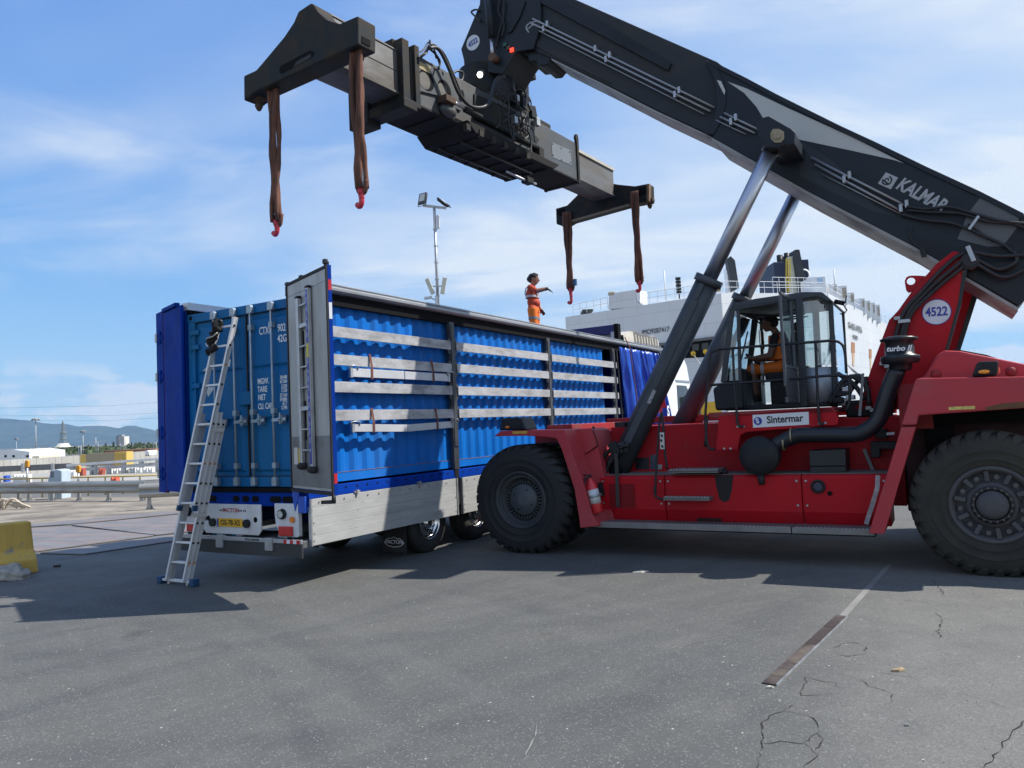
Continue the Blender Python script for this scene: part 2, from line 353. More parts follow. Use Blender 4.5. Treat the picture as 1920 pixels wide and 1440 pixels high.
for i, (pp, w_) in enumerate((([(1418, 1446), (1425, 1410), (1428, 1385), (1424, 1370), (1432, 1352), (1448, 1342), (1470, 1334), (1500, 1340), (1525, 1345), (1537, 1360), (1532, 1375), (1515, 1388), (1505, 1393)], .012), ([(1428, 1393), (1460, 1392), (1505, 1394), (1525, 1405), (1530, 1415), (1515, 1430), (1505, 1446)], .011), ([(1532, 1375), (1543, 1388), (1535, 1402), (1526, 1409)], .012), ([(1575, 1299), (1540, 1303), (1503, 1303), (1498, 1298), (1505, 1288), (1513, 1270), (1530, 1275), (1565, 1280), (1580, 1292)], .009), ([(1568, 1262), (1600, 1270), (1622, 1282), (1640, 1290), (1672, 1300), (1673, 1310), (1668, 1320)], .009), ([(1560, 1216), (1580, 1206), (1605, 1205), (1626, 1213), (1622, 1226), (1600, 1231), (1570, 1228)], .014), ([(1745, 1085), (1760, 1101), (1770, 1116)], .012), ([(1757, 1150), (1766, 1164), (1757, 1184), (1762, 1196)], .014), ([(1590, 1256), (1640, 1259), (1690, 1268), (1722, 1272)], .006), ([(1490, 1320), (1478, 1327), (1468, 1335)], .008), ([(1660, 1120), (1700, 1126), (1740, 1130)], .006), ([(1790, 1300), (1840, 1310), (1900, 1330)], .006), ([(1850, 1440), (1880, 1400), (1900, 1375), (1925, 1350)], .014))): crack(pp, w_, seed=i)
m_scr = mat('pale_scratch', (.21, .205, .19), .9, var=.3)
crack([(1222, 1225), (1290, 1208), (1380, 1190), (1450, 1178)], .014, m_scr, 'scratch', .006, 40); crack([(985, 1420), (1000, 1390), (1010, 1350)], .016, m_scr, 'scratch', .01, 41); crack([(1300, 1150), (1340, 1138), (1420, 1120)], .008, m_scr, 'scratch', .006, 42)
def sheet(name, pts, z, m):
    b = MB(); n = len(pts); b.add([(p[0], p[1], z) for p in pts], [tuple(range(n))]); return struct(b.build(name, m))
def G2(x, y): q = gnd(x, y); return (q.x, q.y)
m_dirt = mat('dusty_concrete', (.27, .235, .185), .9, var=.25, vs=.8, dirt=(.12, .105, .09), damt=.9, ds=.5, dthr=(.42, .6), stretch=(1, 1.6, 1), bump=.2, bs=20)
sheet('concrete_apron', [G2(-420, 1000), G2(-420, 938), G2(420, 930), G2(420, 962), G2(300, 962), G2(190, 970), G2(60, 988)], .004, m_dirt)
m_far = mat('far_yard', (.3, .29, .26), .9, var=.2, vs=.2)
b = MB(); b.add([(x, y, gz(y)+.02) for y in (40, 48, 54, 60, 68, 76, 84, 93, 110, 190) for x in (-320, 60)], [(2*i, 2*i+1, 2*i+3, 2*i+2) for i in range(9)]); struct(b.build('quay_pavement', m_far))
m_sea = mat('harbour_water', (.02, .05, .06), .12, var=.1, bump=.3, bs=2)
sheet('water', [(20, 88), (400, 60), (400, 400), (60, 400), (5, 118)], -2.2, m_sea)

# steel road plates
m_plate = mat('steel_plate', (.165, .16, .16), .6, .05, var=.25, vs=1.2, dirt=(.26, .17, .14), damt=.7, ds=.8, stretch=(1, 2.2, 1), dthr=(.45, .7))
plates = [('large', [(30, 994), (122, 988), (289, 1006), (66, 1036)], 'rust-tinged grey steel road plate in front, right beside the yellow concrete barrier'),
          ('mid', [(134, 986), (340, 967), (430, 990), (292, 1005)], 'grey steel road plate behind the aluminium ladder, reaching under the blue container'),
          ('strip', [(75, 1039), (292, 1008.5), (430, 992), (440, 999), (158, 1041)], 'narrow dusty grey steel strip plate along the asphalt edge, nearest of the plates'),
          ('back', [(30, 991), (56, 985), (330, 958), (336, 964), (126, 985)], 'pale pinkish steel strip plate bordering the dusty concrete, farthest of the plates')]
for nm, pp, lb in plates:
    q = [G2(*p) for p in pp]; cx = sum(a for a, _ in q)/len(q); cy = sum(b_ for _, b_ in q)/len(q)
    b = MB(); b.prismz([(a-cx, b_-cy) for a, b_ in q], 0, .022); o = b.build('steel_plate', m_plate, bevel=.004); o.location = (cx, cy, .008 if nm != 'strip' else .005)
    tag(o, lb, 'steel plate', 'steel road plates on the yard')

# steel strip set into the asphalt (right)
m_strip = mat('rail_strip', (.075, .06, .055), .55, .4, var=.3, vs=3, dirt=(.2, .17, .13), damt=.8, ds=1.2)
a, b_ = gnd(1442, 1284), gnd(1578, 1156); d = (b_-a); d.z = 0; nrm = Vector((-d.y, d.x, 0)).normalized()
b = MB(); c0 = (a+b_)/2; b.bar((a-c0)+Vector((0, 0, .002)), (b_-c0)+Vector((0, 0, .002)), .105, .014); o = b.build('steel_strip', m_strip, bevel=.003); o.location = (c0.x, c0.y, .003); MB().bar((a-c0)-nrm*.056+Vector((0, 0, .004)), (b_-c0)-nrm*.056+Vector((0, 0, .004)), .008, .016).build('edge_angle', m_steel, o)
tag(o, 'rusty dark steel strip set flush into the cracked asphalt', 'steel strip')
m_joint = mat('joint_filler', (.2, .195, .18), .9, var=.2)
e1 = gnd(1300, 1000); 
sheet('joint_line', [(gnd(1579, 1156)+nrm*.03).xy, (gnd(1579, 1156)-nrm*.04).xy, gnd(1672, 1060).xy, gnd(1664, 1058).xy], .004, m_joint)

# small litter
m_paper = mat('scrap', (.5, .46, .38), .9, var=.2)
m_stone = mat('pebble', (.3, .29, .27), .9, var=.2)
def litter(name, x, y, pts, h, m, lb, cat):
    c0 = gnd(x, y); b = MB(); n = len(pts)
    top = [(px*.9, py*.9, h*(1+.9*sin(3*i))) for i, (px, py) in enumerate(pts)]
    b.add([(px, py, 0) for px, py in pts] + top, [tuple(range(n-1, -1, -1)), tuple(range(n, 2*n))] + [(i, (i+1) % n, n+(i+1) % n, n+i) for i in range(n)])
    o = b.build(name, m); o.location = (c0.x, c0.y, .003); tag(o, lb, cat); return o
litter('paper_scrap', 1200, 1073, [(-.11, -.03), (.02, -.06), (.13, .01), (.05, .06), (-.06, .05)], .012, m_paper, 'crumpled tan paper scrap on the asphalt at the edge of the shade', 'paper scrap')
litter('bark_scrap', 1683, 1258, [(-.06, -.02), (.0, -.03), (.06, -.005), (.05, .025), (-.02, .03)], .014, mat('bark', (.32, .24, .14), .9), 'curled brown scrap lying on the cracked pale asphalt', 'scrap')
litter('pebble', 108, 1063, [(-.06, -.03), (.02, -.04), (.06, .0), (.03, .04), (-.04, .03)], .03, mat('dark_clod', (.06, .055, .05), .9), 'small dark clod on the asphalt beside the yellow barrier', 'clod')
litter('pebble', 1700, 1361, [(-.016, -.01), (.01, -.012), (.018, .0), (.006, .012), (-.01, .01)], .01, m_stone, 'tiny pale pebble on the cracked asphalt in the lower right corner', 'pebble')
litter('pebble', 1443, 1290, [(-.03, -.008), (.02, -.012), (.032, .0), (.0, .01)], .01, m_paper, 'tiny pale chip lying at the near end of the steel strip', 'chip')
# fine grit on the near asphalt
b = MB(); rg = random.Random(3)
for i in range(1500):
    y = 3.0 + 7*rg.random()**1.3; x = (rg.random()-.5)*1.5*y; s = .003+.006*rg.random(); a = rg.random()*6.3
    vv = [(x+s*cos(a+k*2.1)*(1.4 if k == 0 else .8), y+s*sin(a+k*2.1)*(1.4 if k == 0 else .8), .002) for k in range(3)] + [(x, y, .003+s*.5)]
    b.add(vv, [(0, 1, 3), (1, 2, 3), (2, 0, 3)])
o = b.build('loose_grit', m_stone); o['kind'] = 'stuff'; tag(o, 'fine pale grit scattered over the near asphalt', 'grit')

# yellow concrete barrier with broken foot
m_yel = mat('yellow_barrier_paint', (.62, .4, .09), .85, var=.12, vs=2, dirt=(.3, .27, .22), damt=.95, ds=2.4, dthr=(.55, .6), bump=.35, bs=14, scuff=((.2, .17, .12), .8, 5, .6))
m_conc = mat('broken_concrete', (.36, .33, .28), .95, var=.3, vs=9, bump=.9, bs=18)
P0 = gnd(72, 1073); P1 = gnd(-140, 1105)
ax = (P1-P0); ax.z = 0; LN = ax.length; yaw = atan2(ax.y, ax.x)
bar_ = thing('concrete_barrier', 'chipped yellow painted concrete barrier block at the left edge', 'barrier', P0, yaw)
b = MB()
prof = [(-.02, 0), (-.02, .22), (.11, .38), (.14, .82), (.36, .82), (.39, .38), (.52, .22), (.52, 0)]   # (depth, z)
nx = 10
rows = []
for i in range(nx+1):
    x = LN*i/nx; rr = random.Random(i)
    rows.append([(x + (.02*rr.uniform(-1, 1) if 0 < i < nx else 0) + (.06*(z/.82) if i == 0 else 0), -y + .012*rr.uniform(-1, 1), z*(1+.01*rr.uniform(-1, 1))) for y, z in prof])
n = len(prof); b.add([q for r in rows for q in r], [(i*n+k, i*n+(k+1) % n, (i+1)*n+(k+1) % n, (i+1)*n+k) for i in range(nx) for k in range(n)] + [tuple(range(n)), tuple(range((nx+1)*n-1, nx*n-1, -1))])
b.build('body', m_yel, bar_, bevel=.025)
def rock(name, c0, rx, ry, rz, m, parent=None, seed=0):
    b = MB(); rr = random.Random(seed); b.ball((0, 0, 0), 1, nu=44, nv=26); vv = []
    for v in b.v:
        k = 1+.12*sin(7*v[0]+seed)*cos(6*v[1]+2)+.07*sin(13*v[2]+5*v[0])+.05*sin(29*v[0]+3)*sin(31*v[1])+.04*sin(47*v[2]+23*v[1]); vv.append((v[0]*rx*k, v[1]*ry*k, max(-.02, v[2]*rz*k)))
    b.v = vv; o = b.build(name, m, parent); o.location = c0; return o
o = rock('broken_foot', (0, 0, 0), .3, .2, .2, m_conc, None, 3); o.location = gnd(14, 1088) + Vector((-.05, .1, .02)); tag(o, 'broken raw concrete lump lying against the yellow barrier foot', 'concrete lump')

# guard rails
m_gr = mat('weathered_guardrail', (.36, .36, .34), .5, .55, var=.2, vs=1.5, dirt=(.24, .2, .16), damt=.7, ds=1, stretch=(.4, 1, 3))
def wbeam(b, p0, p1, z0, h=.31):
    d = (p1-p0); d.z = 0; d.normalize(); nn = Vector((d.y, -d.x, 0)); prof = [(0, 0), (.05, .04), (.08, .09), (.05, .13), (0, .155), (.05, .18), (.08, .22), (.05, .27), (0, .31)]
    prof = [(a*1.2, z*1.39) for a, z in prof]; pts = [[p0 + nn*a + Vector((0, 0, z0+z)) for a, z in prof], [p1 + nn*a + Vector((0, 0, z0+z)) for a, z in prof]]
    pts2 = [[q - nn*.006 for q in r] for r in pts]; n = len(prof)
    b.add(pts[0]+pts[1], [(i, i+1, n+i+1, n+i) for i in range(n-1)], True); b.add(pts2[0]+pts2[1], [(i, i+1, n+i+1, n+i) for i in range(n-1)], True)
def guardrail(label, posts, ext0, ext1, group, z0=.28):
    base = Vector(posts[0]); root = thing('guard_rail', label, 'guard rail', base, 0, group)
    pl = [Vector(p)-base for p in posts]; d = (pl[-1]-pl[0]).normalized(); A = pl[0]-d*ext0; B = pl[-1]+d*ext1
    n = max(1, int((B-A).length/4.0)); nn = Vector((d.y, -d.x, 0))
    for i in range(n):
        b = MB(); o = A+(B-A)*(i/n); wbeam(b, o-d*(.12 if i else 0) + nn*(.012*(i % 2)), A+(B-A)*((i+1)/n) + nn*(.012*(i % 2)), z0); b.build('beam', m_gr, root)
    for p in pl:
        b = MB(); b.box(p.x-.05, p.x+.05, p.y+.01, p.y+.11, 0, z0+.4); b.box(p.x-.14, p.x+.14, p.y-.06, p.y+.2, 0, .02)
        b.add([(p.x-.12, p.y+.06, .02), (p.x-.05, p.y+.06, .02), (p.x-.05, p.y+.06, .16)], [(0, 1, 2)]); b.add([(p.x+.12, p.y+.06, .02), (p.x+.05, p.y+.06, .02), (p.x+.05, p.y+.06, .16)], [(0, 1, 2)])
        b.build('post', m_gr, root)
pa, pb = gnd(34, 939.6), gnd(266, 939.6)
posts = [pa + (pb-pa)*k for k in (-.55, -.3, 0, .09, .29, .51, .745, 1.0)]
guardrail('long weathered steel guard rail across the yard behind the plates', posts, 2, .2, 'guard rails')
q0 = gnd(279, 956); dd = (gnd(420, 948)-q0).normalized()
guardrail('short near guard rail section with bolted foot, beside the blue trailer door', [q0, q0+dd*3.2], .25, 2, 'guard rails', .35)
# ================================================================== trailer
m_tblue = mat('trailer_blue', (.002, .035, .27), .6, var=.12, dirt=(.006, .03, .14), damt=.4, ds=2.2, spec=.06)
m_cblue = mat('container_blue', (.002, .125, .46), .5, spec=.2, var=.12, vs=1.5, dirt=(.05, .12, .26), damt=.4, ds=1.1, stretch=(1, 1, .25), dthr=(.5, .72), scuff=((.16, .09, .05), .7, 7, .67, (1, 1, .5)))
m_cdoor = mat('container_door_blue', (.003, .12, .32), .5, spec=.2, var=.12, vs=1.5, dirt=(.03, .12, .17), damt=.5, ds=1.4, stretch=(1, 1, .3), scuff=((.12, .09, .06), .5, 8, .68, (1, 1, .4)))
m_slat = mat('slat_aluminium', (.42, .42, .425), .5, .3, var=.14, vs=7, dirt=(.15, .15, .15), damt=.8, ds=5, dthr=(.45, .68), stretch=(.45, 1, 1.2), scuff=((.12, .12, .12), .7, 9, .64, (.25, 1, 1.4)))
m_board = mat('board_aluminium', (.44, .44, .43), .5, .3, var=.1, vs=3, dirt=(.2, .2, .195), damt=.8, ds=1.2, dthr=(.46, .72), stretch=(.35, 1, 1.8), scuff=((.17, .165, .155), .7, 4, .6, (.35, 1, 2.2)))
m_bundle = mat('clean_slat', (.52, .52, .53), .42, .3, var=.06, dirt=(.4, .4, .4), damt=.3, ds=3)
m_strapbr = mat('brown_strap', (.13, .045, .03), .8, var=.2)
m_door_in = mat('door_inside', (.42, .42, .405), .5, .25, var=.12, vs=3, dirt=(.2, .18, .15), damt=.7, ds=1.3, stretch=(1, 1, .2), dthr=(.5, .72))
m_red = mat('red_reflector', (.5, .01, .012), .25, var=.05, coat=.5)
m_amber = mat('amber_lens', (.7, .2, .01), .25, var=.05, coat=.5)
m_post = mat('post_grey', (.05, .054, .06), .45, .3, var=.15, dirt=(.12, .11, .1), damt=.4, ds=3)
m_rail = mat('roof_rail', (.3, .31, .325), .42, .55, var=.1, vs=3, dirt=(.15, .14, .14), damt=.4, ds=2, stretch=(.3, 1, 1))
m_txtw = mat('white_lettering', (.78, .8, .8), .6, var=.05)
m_txtk = mat('black_lettering', (.02, .02, .02), .6, var=.05)
m_txtr = mat('red_lettering', (.4, .02, .02), .6, var=.05)
tr = tag(empty('curtain_trailer', TR), 'blue curtain-side semi-trailer with silver slats and open rear doors, carrying the container', 'trailer')
LEN = 13.9; WID = 2.55
MB().box(0, LEN, .12, WID-.12, .98, 1.1).build('deck', m_dark, tr)
for y in (.75, 1.65):
    MB().box(.3, LEN-1, y, y+.14, .55, .979).build('chassis_beam', mat('chassis_blue', (.01, .03, .2), .5, var=.2, dirt=(.05, .045, .04), damt=.7, ds=2), tr)
# side rail with key-holes
rl = MB().box(-.02, LEN, .004, .1, .985, 1.105).build('side_rail', m_tblue, tr, bevel=.006)
b = MB()
for i in range(60):
    x = .25+i*.225
    b.cyl((x, .0045, 1.055), (x, .001, 1.055), .018, n=8)
o = b.build('key_hole', m_dark, rl); o['kind'] = 'stuff'
MB().box(-.02, LEN, -.012, .02, .962, .984).build('rail_lip', m_tblue, tr, bevel=.003)
MB().box(0, LEN, WID-.1, WID, .985, 1.105).build('side_rail', m_tblue, tr, bevel=.006)
# aluminium side boards
bays = [(0.0, 3.4), (3.56, 6.9), (7.14, 10.5), (10.7, 13.85)]
for k, (x0, x1) in enumerate(bays):
    b = MB(); ny = 6
    z0, z1 = .339, .957; H = (z1-z0)/5
    for i in range(5): b.box(x0, x1, -.012-.0012*(i % 2), .018, z0+i*H+(.0015 if i else 0), z0+(i+1)*H)
    bd = b.build('side_board', m_board, tr, bevel=.004)
    b = MB()
    for x in [x0+.15+.245*i for i in range(int((x1-x0)/.245))]:
        b.cyl((x, -.0155, z1-.055), (x, -.019, z1-.055), .014, n=8)
    for x in (x0+.05, x1-.05):
        for z in (z0+.06, z0+.16, z0+.3): b.cyl((x, -.0155, z), (x, -.021, z), .009, n=6)
    o = b.build('rivet', mat('rivet_grey', (.2, .2, .2), .5, .4), bd); o['kind'] = 'stuff'
    MB().box(x0-.012, x0+.012, -.03, .02, z0-.004, z1+.004).build('edge_trim', m_alu, bd)
    MB().box(x1-.012, x1+.012, -.03, .02, z0-.004, z1+.004).build('edge_trim', m_alu, bd)
    MB().box(x0, x1, WID-.02, WID+.01, z0, z1).build('side_board', m_board, tr)
    if k < 3:
        for x in (x0+.9, x0+2.35):
            MB().box(x-.06, x+.06, -.03, .0, .962, .985).box(x-.02, x+.02, -.045, -.01, .94, 1.0).build('board_latch', m_steel, tr)
# posts with slat pockets
slat_tops = (3.317, 2.93, 2.537, 2.147); SH = .152
for x in (3.43, 7.02, 10.58):
    b = MB(); b.box(x-.075, x+.075, -.02, .055, 1.11, 3.66); b.box(x-.055, x+.055, -.035, -.0205, 1.5, 3.6)
    p = b.build('post', m_post, tr, bevel=.008)
    MB().box(x-.06, x+.06, -.012, .05, .5, 1.108).build('post_foot', m_black, p, bevel=.006)
    for z in slat_tops:
        b = MB()
        for s in (-1, 1):
            xx = x+s*.09; pts = [(xx-s*.03, z+.06), (xx+s*.02, z+.05), (xx+s*.045, z+.0), (xx+s*.045, z-SH-.02), (xx+s*.02, z-SH-.07), (xx-s*.03, z-SH-.08)]
            b.prism(pts, -.016, .03)
        b.build('slat_pocket', m_post, p)
sid = 0
spans = [(.1, 3.345), (3.52, 6.935), (7.11, 10.5)]
for (x0, x1) in spans:
    for z in slat_tops:
        rr = random.Random(sid); dz = rr.uniform(-.006, .006)
        b = MB()
        b.box(x0, x1, -.047, -.0225, z-SH+dz, z+dz)
        o = b.build('slat', m_slat, tr, bevel=.0025, seg=1); sid += 1
x0 = 10.66
for z in slat_tops: MB().box(x0, x0+(.35 if z < 2.2 else .12), -.047, -.0225, z-SH, z).build('slat', m_slat, tr)
# roof rails
def rail(y0, s, name, m):
    prof = [(0, 3.9), (-.05, 3.895), (-.085, 3.86), (-.085, 3.82), (-.055, 3.79), (.0, 3.785), (.1, 3.785), (.1, 3.9)]
    b = MB(); b.prismx([(y0+s*a, z) for a, z in prof], .02, 14.25); return b.build(name, m, tr, bevel=.004)
rr_ = rail(.0, 1, 'roof_rail', m_rail)
MB().box(.02, 14.2, -.075, -.045, 3.898, 3.912).build('rail_seal', m_alu, rr_)
MB().box(.03, 14.2, .012, .09, 3.63, 3.782).build('curtain_track', m_dark, tr)  # near-black colour holds the shade under the roof rail
rail(WID, -1, 'roof_rail', mat('roof_rail_white', (.62, .62, .61), .45, .2, var=.1, dirt=(.35, .33, .3), damt=.4))
MB().box(.03, 14.2, WID-.09, WID-.012, 3.63, 3.782).build('curtain_track', m_dark, tr)
MB().box(LEN-.06, LEN, .03, WID-.03, 1.11, 3.78).build('front_wall', m_tblue, tr)
MB().box(9.9, LEN-.07, WID-.03, WID-.01, 1.11, 3.78).build('left_shade_sheet', mat('curtain_shade_navy', (.004, .008, .03), .7, spec=.1), tr)  # dark sheet added to fill the gap past the container with shade
# rear frame
MB().box(-.02, .1, .0, WID, .855, 1.045).build('rear_sill', m_tblue, tr, bevel=.008)
MB().box(-.035, .12, .0, WID, 1.05, 1.108).build('sill_plate', m_dark, tr)
b = MB()
for y in (.38, .62, 1.02, 1.22, 1.42, 1.95, 2.2):
    w = .11 if y not in (1.02, 1.22, 1.42) else .07
    b.prismx([(y-w, .94), (y-w+.03, .91), (y+w-.03, .91), (y+w, .94), (y+w, .965), (y+w-.03, .995), (y-w+.03, .995), (y-w, .965)], -.0205, -.026)
b.build('sill_slot', m_dark, tr)
MB().box(-.03, .12, WID-.04, WID+.12, .83, 1.1).build('corner_buffer', m_rubber, tr, bevel=.02)
for y0, y1 in ((.0, .052), (WID-.052, WID)):
    MB().box(.0, .1, y0, y1, 1.112, 3.78).build('corner_post', m_tblue, tr, bevel=.008)
b = MB().box(-.06, .02, .03, .16, .78, 1.0); b.prismx([(.14, 1.0), (.16, 1.13), (.24, 1.13), (.26, 1.02), (.22, .8)], -.065, -.03)
b.build('corner_bracket', mat('bright_blue', (.02, .09, .5), .4), tr, bevel=.006)
# white lamp plate with the maker's name and number plate
y1, y0 = 2.1, .88
b = MB(); b.prismx([(y0, .88), (y0, .52), (y0+.06, .455), (y1-.06, .455), (y1, .52), (y1, .88)], -.06, -.035)
lp = b.build('lamp_plate', m_white, tr, bevel=.008)
text('PACTON', .085, m_txtr, lp, (-.0625, 1.49, .79), (0, -1, 0), (0, 0, 1), bold=.001)
b = MB()
for y in (1.72, 1.69, 1.65, 1.62, 1.3, 1.27, 1.22, 1.19): b.box(-.064, -.061, y-.008, y+.008, .778, .802)
b.build('rivet', m_dark, lp)
plate = MB().box(-.075, -.061, 1.25, 1.775, .56, .678).build('number_plate', mat('plate_yellow', (.75, .42, .02), .4, var=.05), tr, bevel=.004)
text('OS-78-XS', .108, m_txtk, plate, (-.0765, 1.495, .616), (0, -1, 0), (0, 0, 1), bold=.0012, sx=.92)
MB().box(-.0785, -.076, 1.745, 1.772, .563, .675).build('country_band', mat('plate_blue', (.01, .05, .4), .4), plate)
for y in (1.87, 1.15):
    MB().cyl((-.06, y, .615), (-.10, y, .615), .06, n=14).build('marker_lamp', m_black, tr)
for y in (1.98, .99, 2.05):
    MB().cyl((-.06, y, .67), (-.066, y, .67), .04, .03, n=10).build('plate_hole', m_dark, tr)
for y0, y1, s in ((.17, .62, 1), (2.14, 2.55, -1)):
    b = MB(); b.prismx([(y0, .9), (y0, .47), (y0+.02, .455), (y1-.1, .455), (y1-.02, .62), (y1, .75), (y1, .9)], -.05, .02)
    o = b.build('lamp_bracket', m_white, tr, bevel=.006)
    MB().box(-.085, -.051, y0+.1, y1-.1, .47, .6).build('tail_light', m_red, tr, bevel=.008)
    b = MB(); yc = y0+.29; b.cyl((-.051, yc, .76), (-.1, yc, .76), .075, .065, n=8); b.build('work_lamp', m_black, tr)
    MB().cyl((-.101, yc, .76), (-.104, yc, .76), .05, n=10).build('lamp_lens', mat('clear_lens', (.5, .52, .5), .15, var=.3, vs=40), tr)
    MB().cyl((-.051, y0+.1, .69), (-.08, y0+.1, .69), .04, n=12).build('marker_lamp', m_amber, tr)
# rear platform / under-run bar
ub = MB().box(-.12, .6, .02, 2.5, .325, .42).build('rear_platform', mat('platform_grey', (.11, .115, .12), .5, .3, var=.2, dirt=(.2, .19, .17), damt=.5), tr, bevel=.008)
MB().box(-.16, -.121, .02, 2.5, .385, .44).build('platform_lip', m_steel, ub, bevel=.006)
MB().box(-.145, -.121, .02, 2.5, .2, .384).build('underrun_plate', mat('underrun_dark', (.05, .052, .055), .5, .3, var=.2), ub)
for y in (.62, 1.62): MB().box(-.175, -.1, y-.07, y+.07, .28, .45).build('clamp', m_steel, ub, bevel=.005)
text('HOLLANDIA', .05, m_txtk, ub, (-.1625, .95, .413), (0, -1, 0), (0, 0, 1))
sp_ = MB()
for i in range(5): sp_.box(-.1635, -.1605, .04+i*.06, .10+i*.06, .388, .437, m=i % 2)
sp_.build('stripe_marking', [m_red, m_white], ub)
b = MB()
for i in range(4):
    b.box(-.05, .006, .04+i*.06-.02, .10+i*.06-.02, .21, .3, m=i % 2)
# cargo straps lying on the platform
for k, (yy, cc, nm, lb) in enumerate(((1.75, (.02, .14, .22), 'lashing_strap', 'blue coiled lashing strap lying on the trailer rear platform'), (.45, (.3, .32, .33), 'steel_chain', 'grey steel wire bundle lying on the trailer rear platform, right end'), (1.35, (.03, .16, .26), 'lashing_strap', 'loose blue strap with ratchet in the middle of the rear platform'))):
    rg = random.Random(k+40); pts = []
    for i in range(14): pts.append((.05+.1*sin(i*1.7)+.05*rg.random(), yy+.16*cos(i*1.1)+.04*rg.random(), .44+.012*(i % 3)))
    rt = thing(nm, lb, 'strap', TR.nw(0, 0, 0), TR.yaw); MB().tube(bez(pts, 5), .016, 6).build('coil', mat('strapc%d' % k, cc, .7, var=.3), rt)
    MB().box(-.04, .05, yy-.05, yy+.08, .425, .47).build('ratchet', m_steel, rt, bevel=.006)
# trailer wheels
m_tyre2 = mat('truck_tyre', (.02, .02, .021), .7, var=.2, dirt=(.06, .056, .05), damt=.6, ds=4)
m_rim2 = mat('alloy_rim', (.72, .72, .72), .22, .95, var=.05)
def truck_wheel(x, y, parent, r=.485, w=.33, flip=1):
    b = MB(); f = -flip; zr = r-DZ
    prof = [(r*.56, .02), (r*.6, .0), (r*.8, -.012), (r*.94, .01), (r, .05), (r, w-.05), (r*.94, w-.01), (r*.6, w)]
    b.lathe([(a, f*-h) for a, h in prof], (x, y, zr), 40)
    for q in (.09, .15, .21, .27): b.lathe([(r+.001, f*-(q-.02)), (r+.007, f*-(q-.018)), (r+.007, f*-(q+.018)), (r+.001, f*-(q+.02))], (x, y, zr), 40)
    t_ = b.build('tyre', m_tyre2, parent)
    b = MB(); b.lathe([(a, f*-h) for a, h in [(r*.575, .0), (r*.555, -.004), (r*.53, .02), (r*.5, .09), (r*.38, .06), (r*.34, .05), (r*.2, .055), (r*.19, .0), (r*.1, -.01), (0.001, -.01)]], (x, y, zr), 32)
    rm = b.build('rim', m_rim2, t_)
    b = MB()
    for k in range(10):
        a = 2*pi*k/10; b.cyl((x+cos(a)*r*.28, y-f*.055, zr+sin(a)*r*.28), (x+cos(a)*r*.28, y+f*-.02, zr+sin(a)*r*.28), .017, n=6)
        b.cyl((x+cos(a+.3)*r*.43, y-f*.073, zr+sin(a+.3)*r*.43), (x+cos(a+.3)*r*.43, y-f*.069, zr+sin(a+.3)*r*.43), .028, n=10)
    b.build('wheel_nut', m_black, t_)
wx = (2.78, 4.22, 5.62)
for x in wx:
    truck_wheel(x, .12, tr, flip=1)
    truck_wheel(x, WID-.12, tr, flip=-1)
    MB().cyl((x, .3, .29), (x, WID-.3, .29), .07).build('axle', m_dark, tr)
mf = MB().box(2.1, 2.125, .1, .56, -.1, .42).build('mudflap', m_rubber, tr, bevel=.004)
text('PACTON', .085, m_txtw, mf, (2.098, .33, .06), (0, -1, 0), (0, 0, 1))
MB().tube([(2.097, y_, z_) for y_, z_ in ((.13, .05), (.2, .11), (.28, .12), (.33, .14), (.38, .12), (.46, .11), (.53, .05), (.46, 0), (.33, -.02), (.2, 0), (.13, .05))], .005, 5).build('emblem', m_txtw, mf)
MB().box(2.1, 2.125, WID-.56, WID-.1, -.1, .42).build('mudflap', m_rubber, tr)
for x in wx:
    for y0, y1 in ((.1, .5), (WID-.5, WID-.1)):
        b = MB(); pr_ = []
        for k in range(9):
            a = pi*(.12+.76*k/8); pr_.append((x+.56*cos(a), .29+.54*sin(a)))
        for k in range(8, -1, -1):
            a = pi*(.12+.76*k/8); pr_.append((x+.54*cos(a), .29+.52*sin(a)))
        b.prism(pr_, y0, y1); b.build('mudguard', m_black, tr)
# rear doors
HG = Vector((-.11, .20, 0)); FR = Vector((-.63, -1.05, 0)); E_ = (FR-HG); DW = E_.length; E_.normalize(); NN = Vector((E_.y, -E_.x, 0))
if NN.x > 0: NN = -NN
def dp(u, z, off=0.): q = HG + E_*u + NN*off; return (q.x, q.y, z)
def dbox(b, u0, u1, z0, z1, o0, o1, m=0):
    v = [dp(u, z, o) for u in (u0, u1) for o in (o0, o1) for z in (z0, z1)]
    return b.add(v, [(0, 1, 3, 2), (4, 6, 7, 5), (0, 4, 5, 1), (2, 3, 7, 6), (0, 2, 6, 4), (1, 5, 7, 3)], m=m)
ZB, ZT = 1.075, 3.86
door = dbox(MB(), 0, DW, ZB, ZT, -.05, 0).build('door', m_tblue, tr, bevel=.004)
b = MB(); n = 6
for i in range(n):
    u0 = .035+(DW-.07)*i/n; u1 = .035+(DW-.07)*(i+1)/n; dbox(b, u0+.0015, u1-.0015, ZB+.05, ZT-.19, .001, .006)
dbox(b, .035, DW-.035, ZT-.185, ZT-.04, .001, .006)
b.build('inner_skin', m_door_in, door)
b = MB()
dbox(b, 0, .034, ZB, ZT, .001, .018); dbox(b, DW-.034, DW, ZB, ZT, .001, .018); dbox(b, .034, DW-.034, ZT-.034, ZT, .001, .016); dbox(b, .034, DW-.034, ZB, ZB+.04, .001, .016)
b.build('gasket', m_rubber, door)
dbox(MB(), .06, DW-.06, ZB+.08, ZB+.72, .0065, .0095).build('kick_plate', mat('kick_plate', (.2, .205, .21), .45, .4, var=.15, dirt=(.12, .11, .1), damt=.6, ds=3), door)
dbox(MB(), .12, .25, ZB+.36, ZB+.58, .0097, .0115).build('sticker', mat('pale_sticker', (.6, .57, .52), .6, var=.1), door)
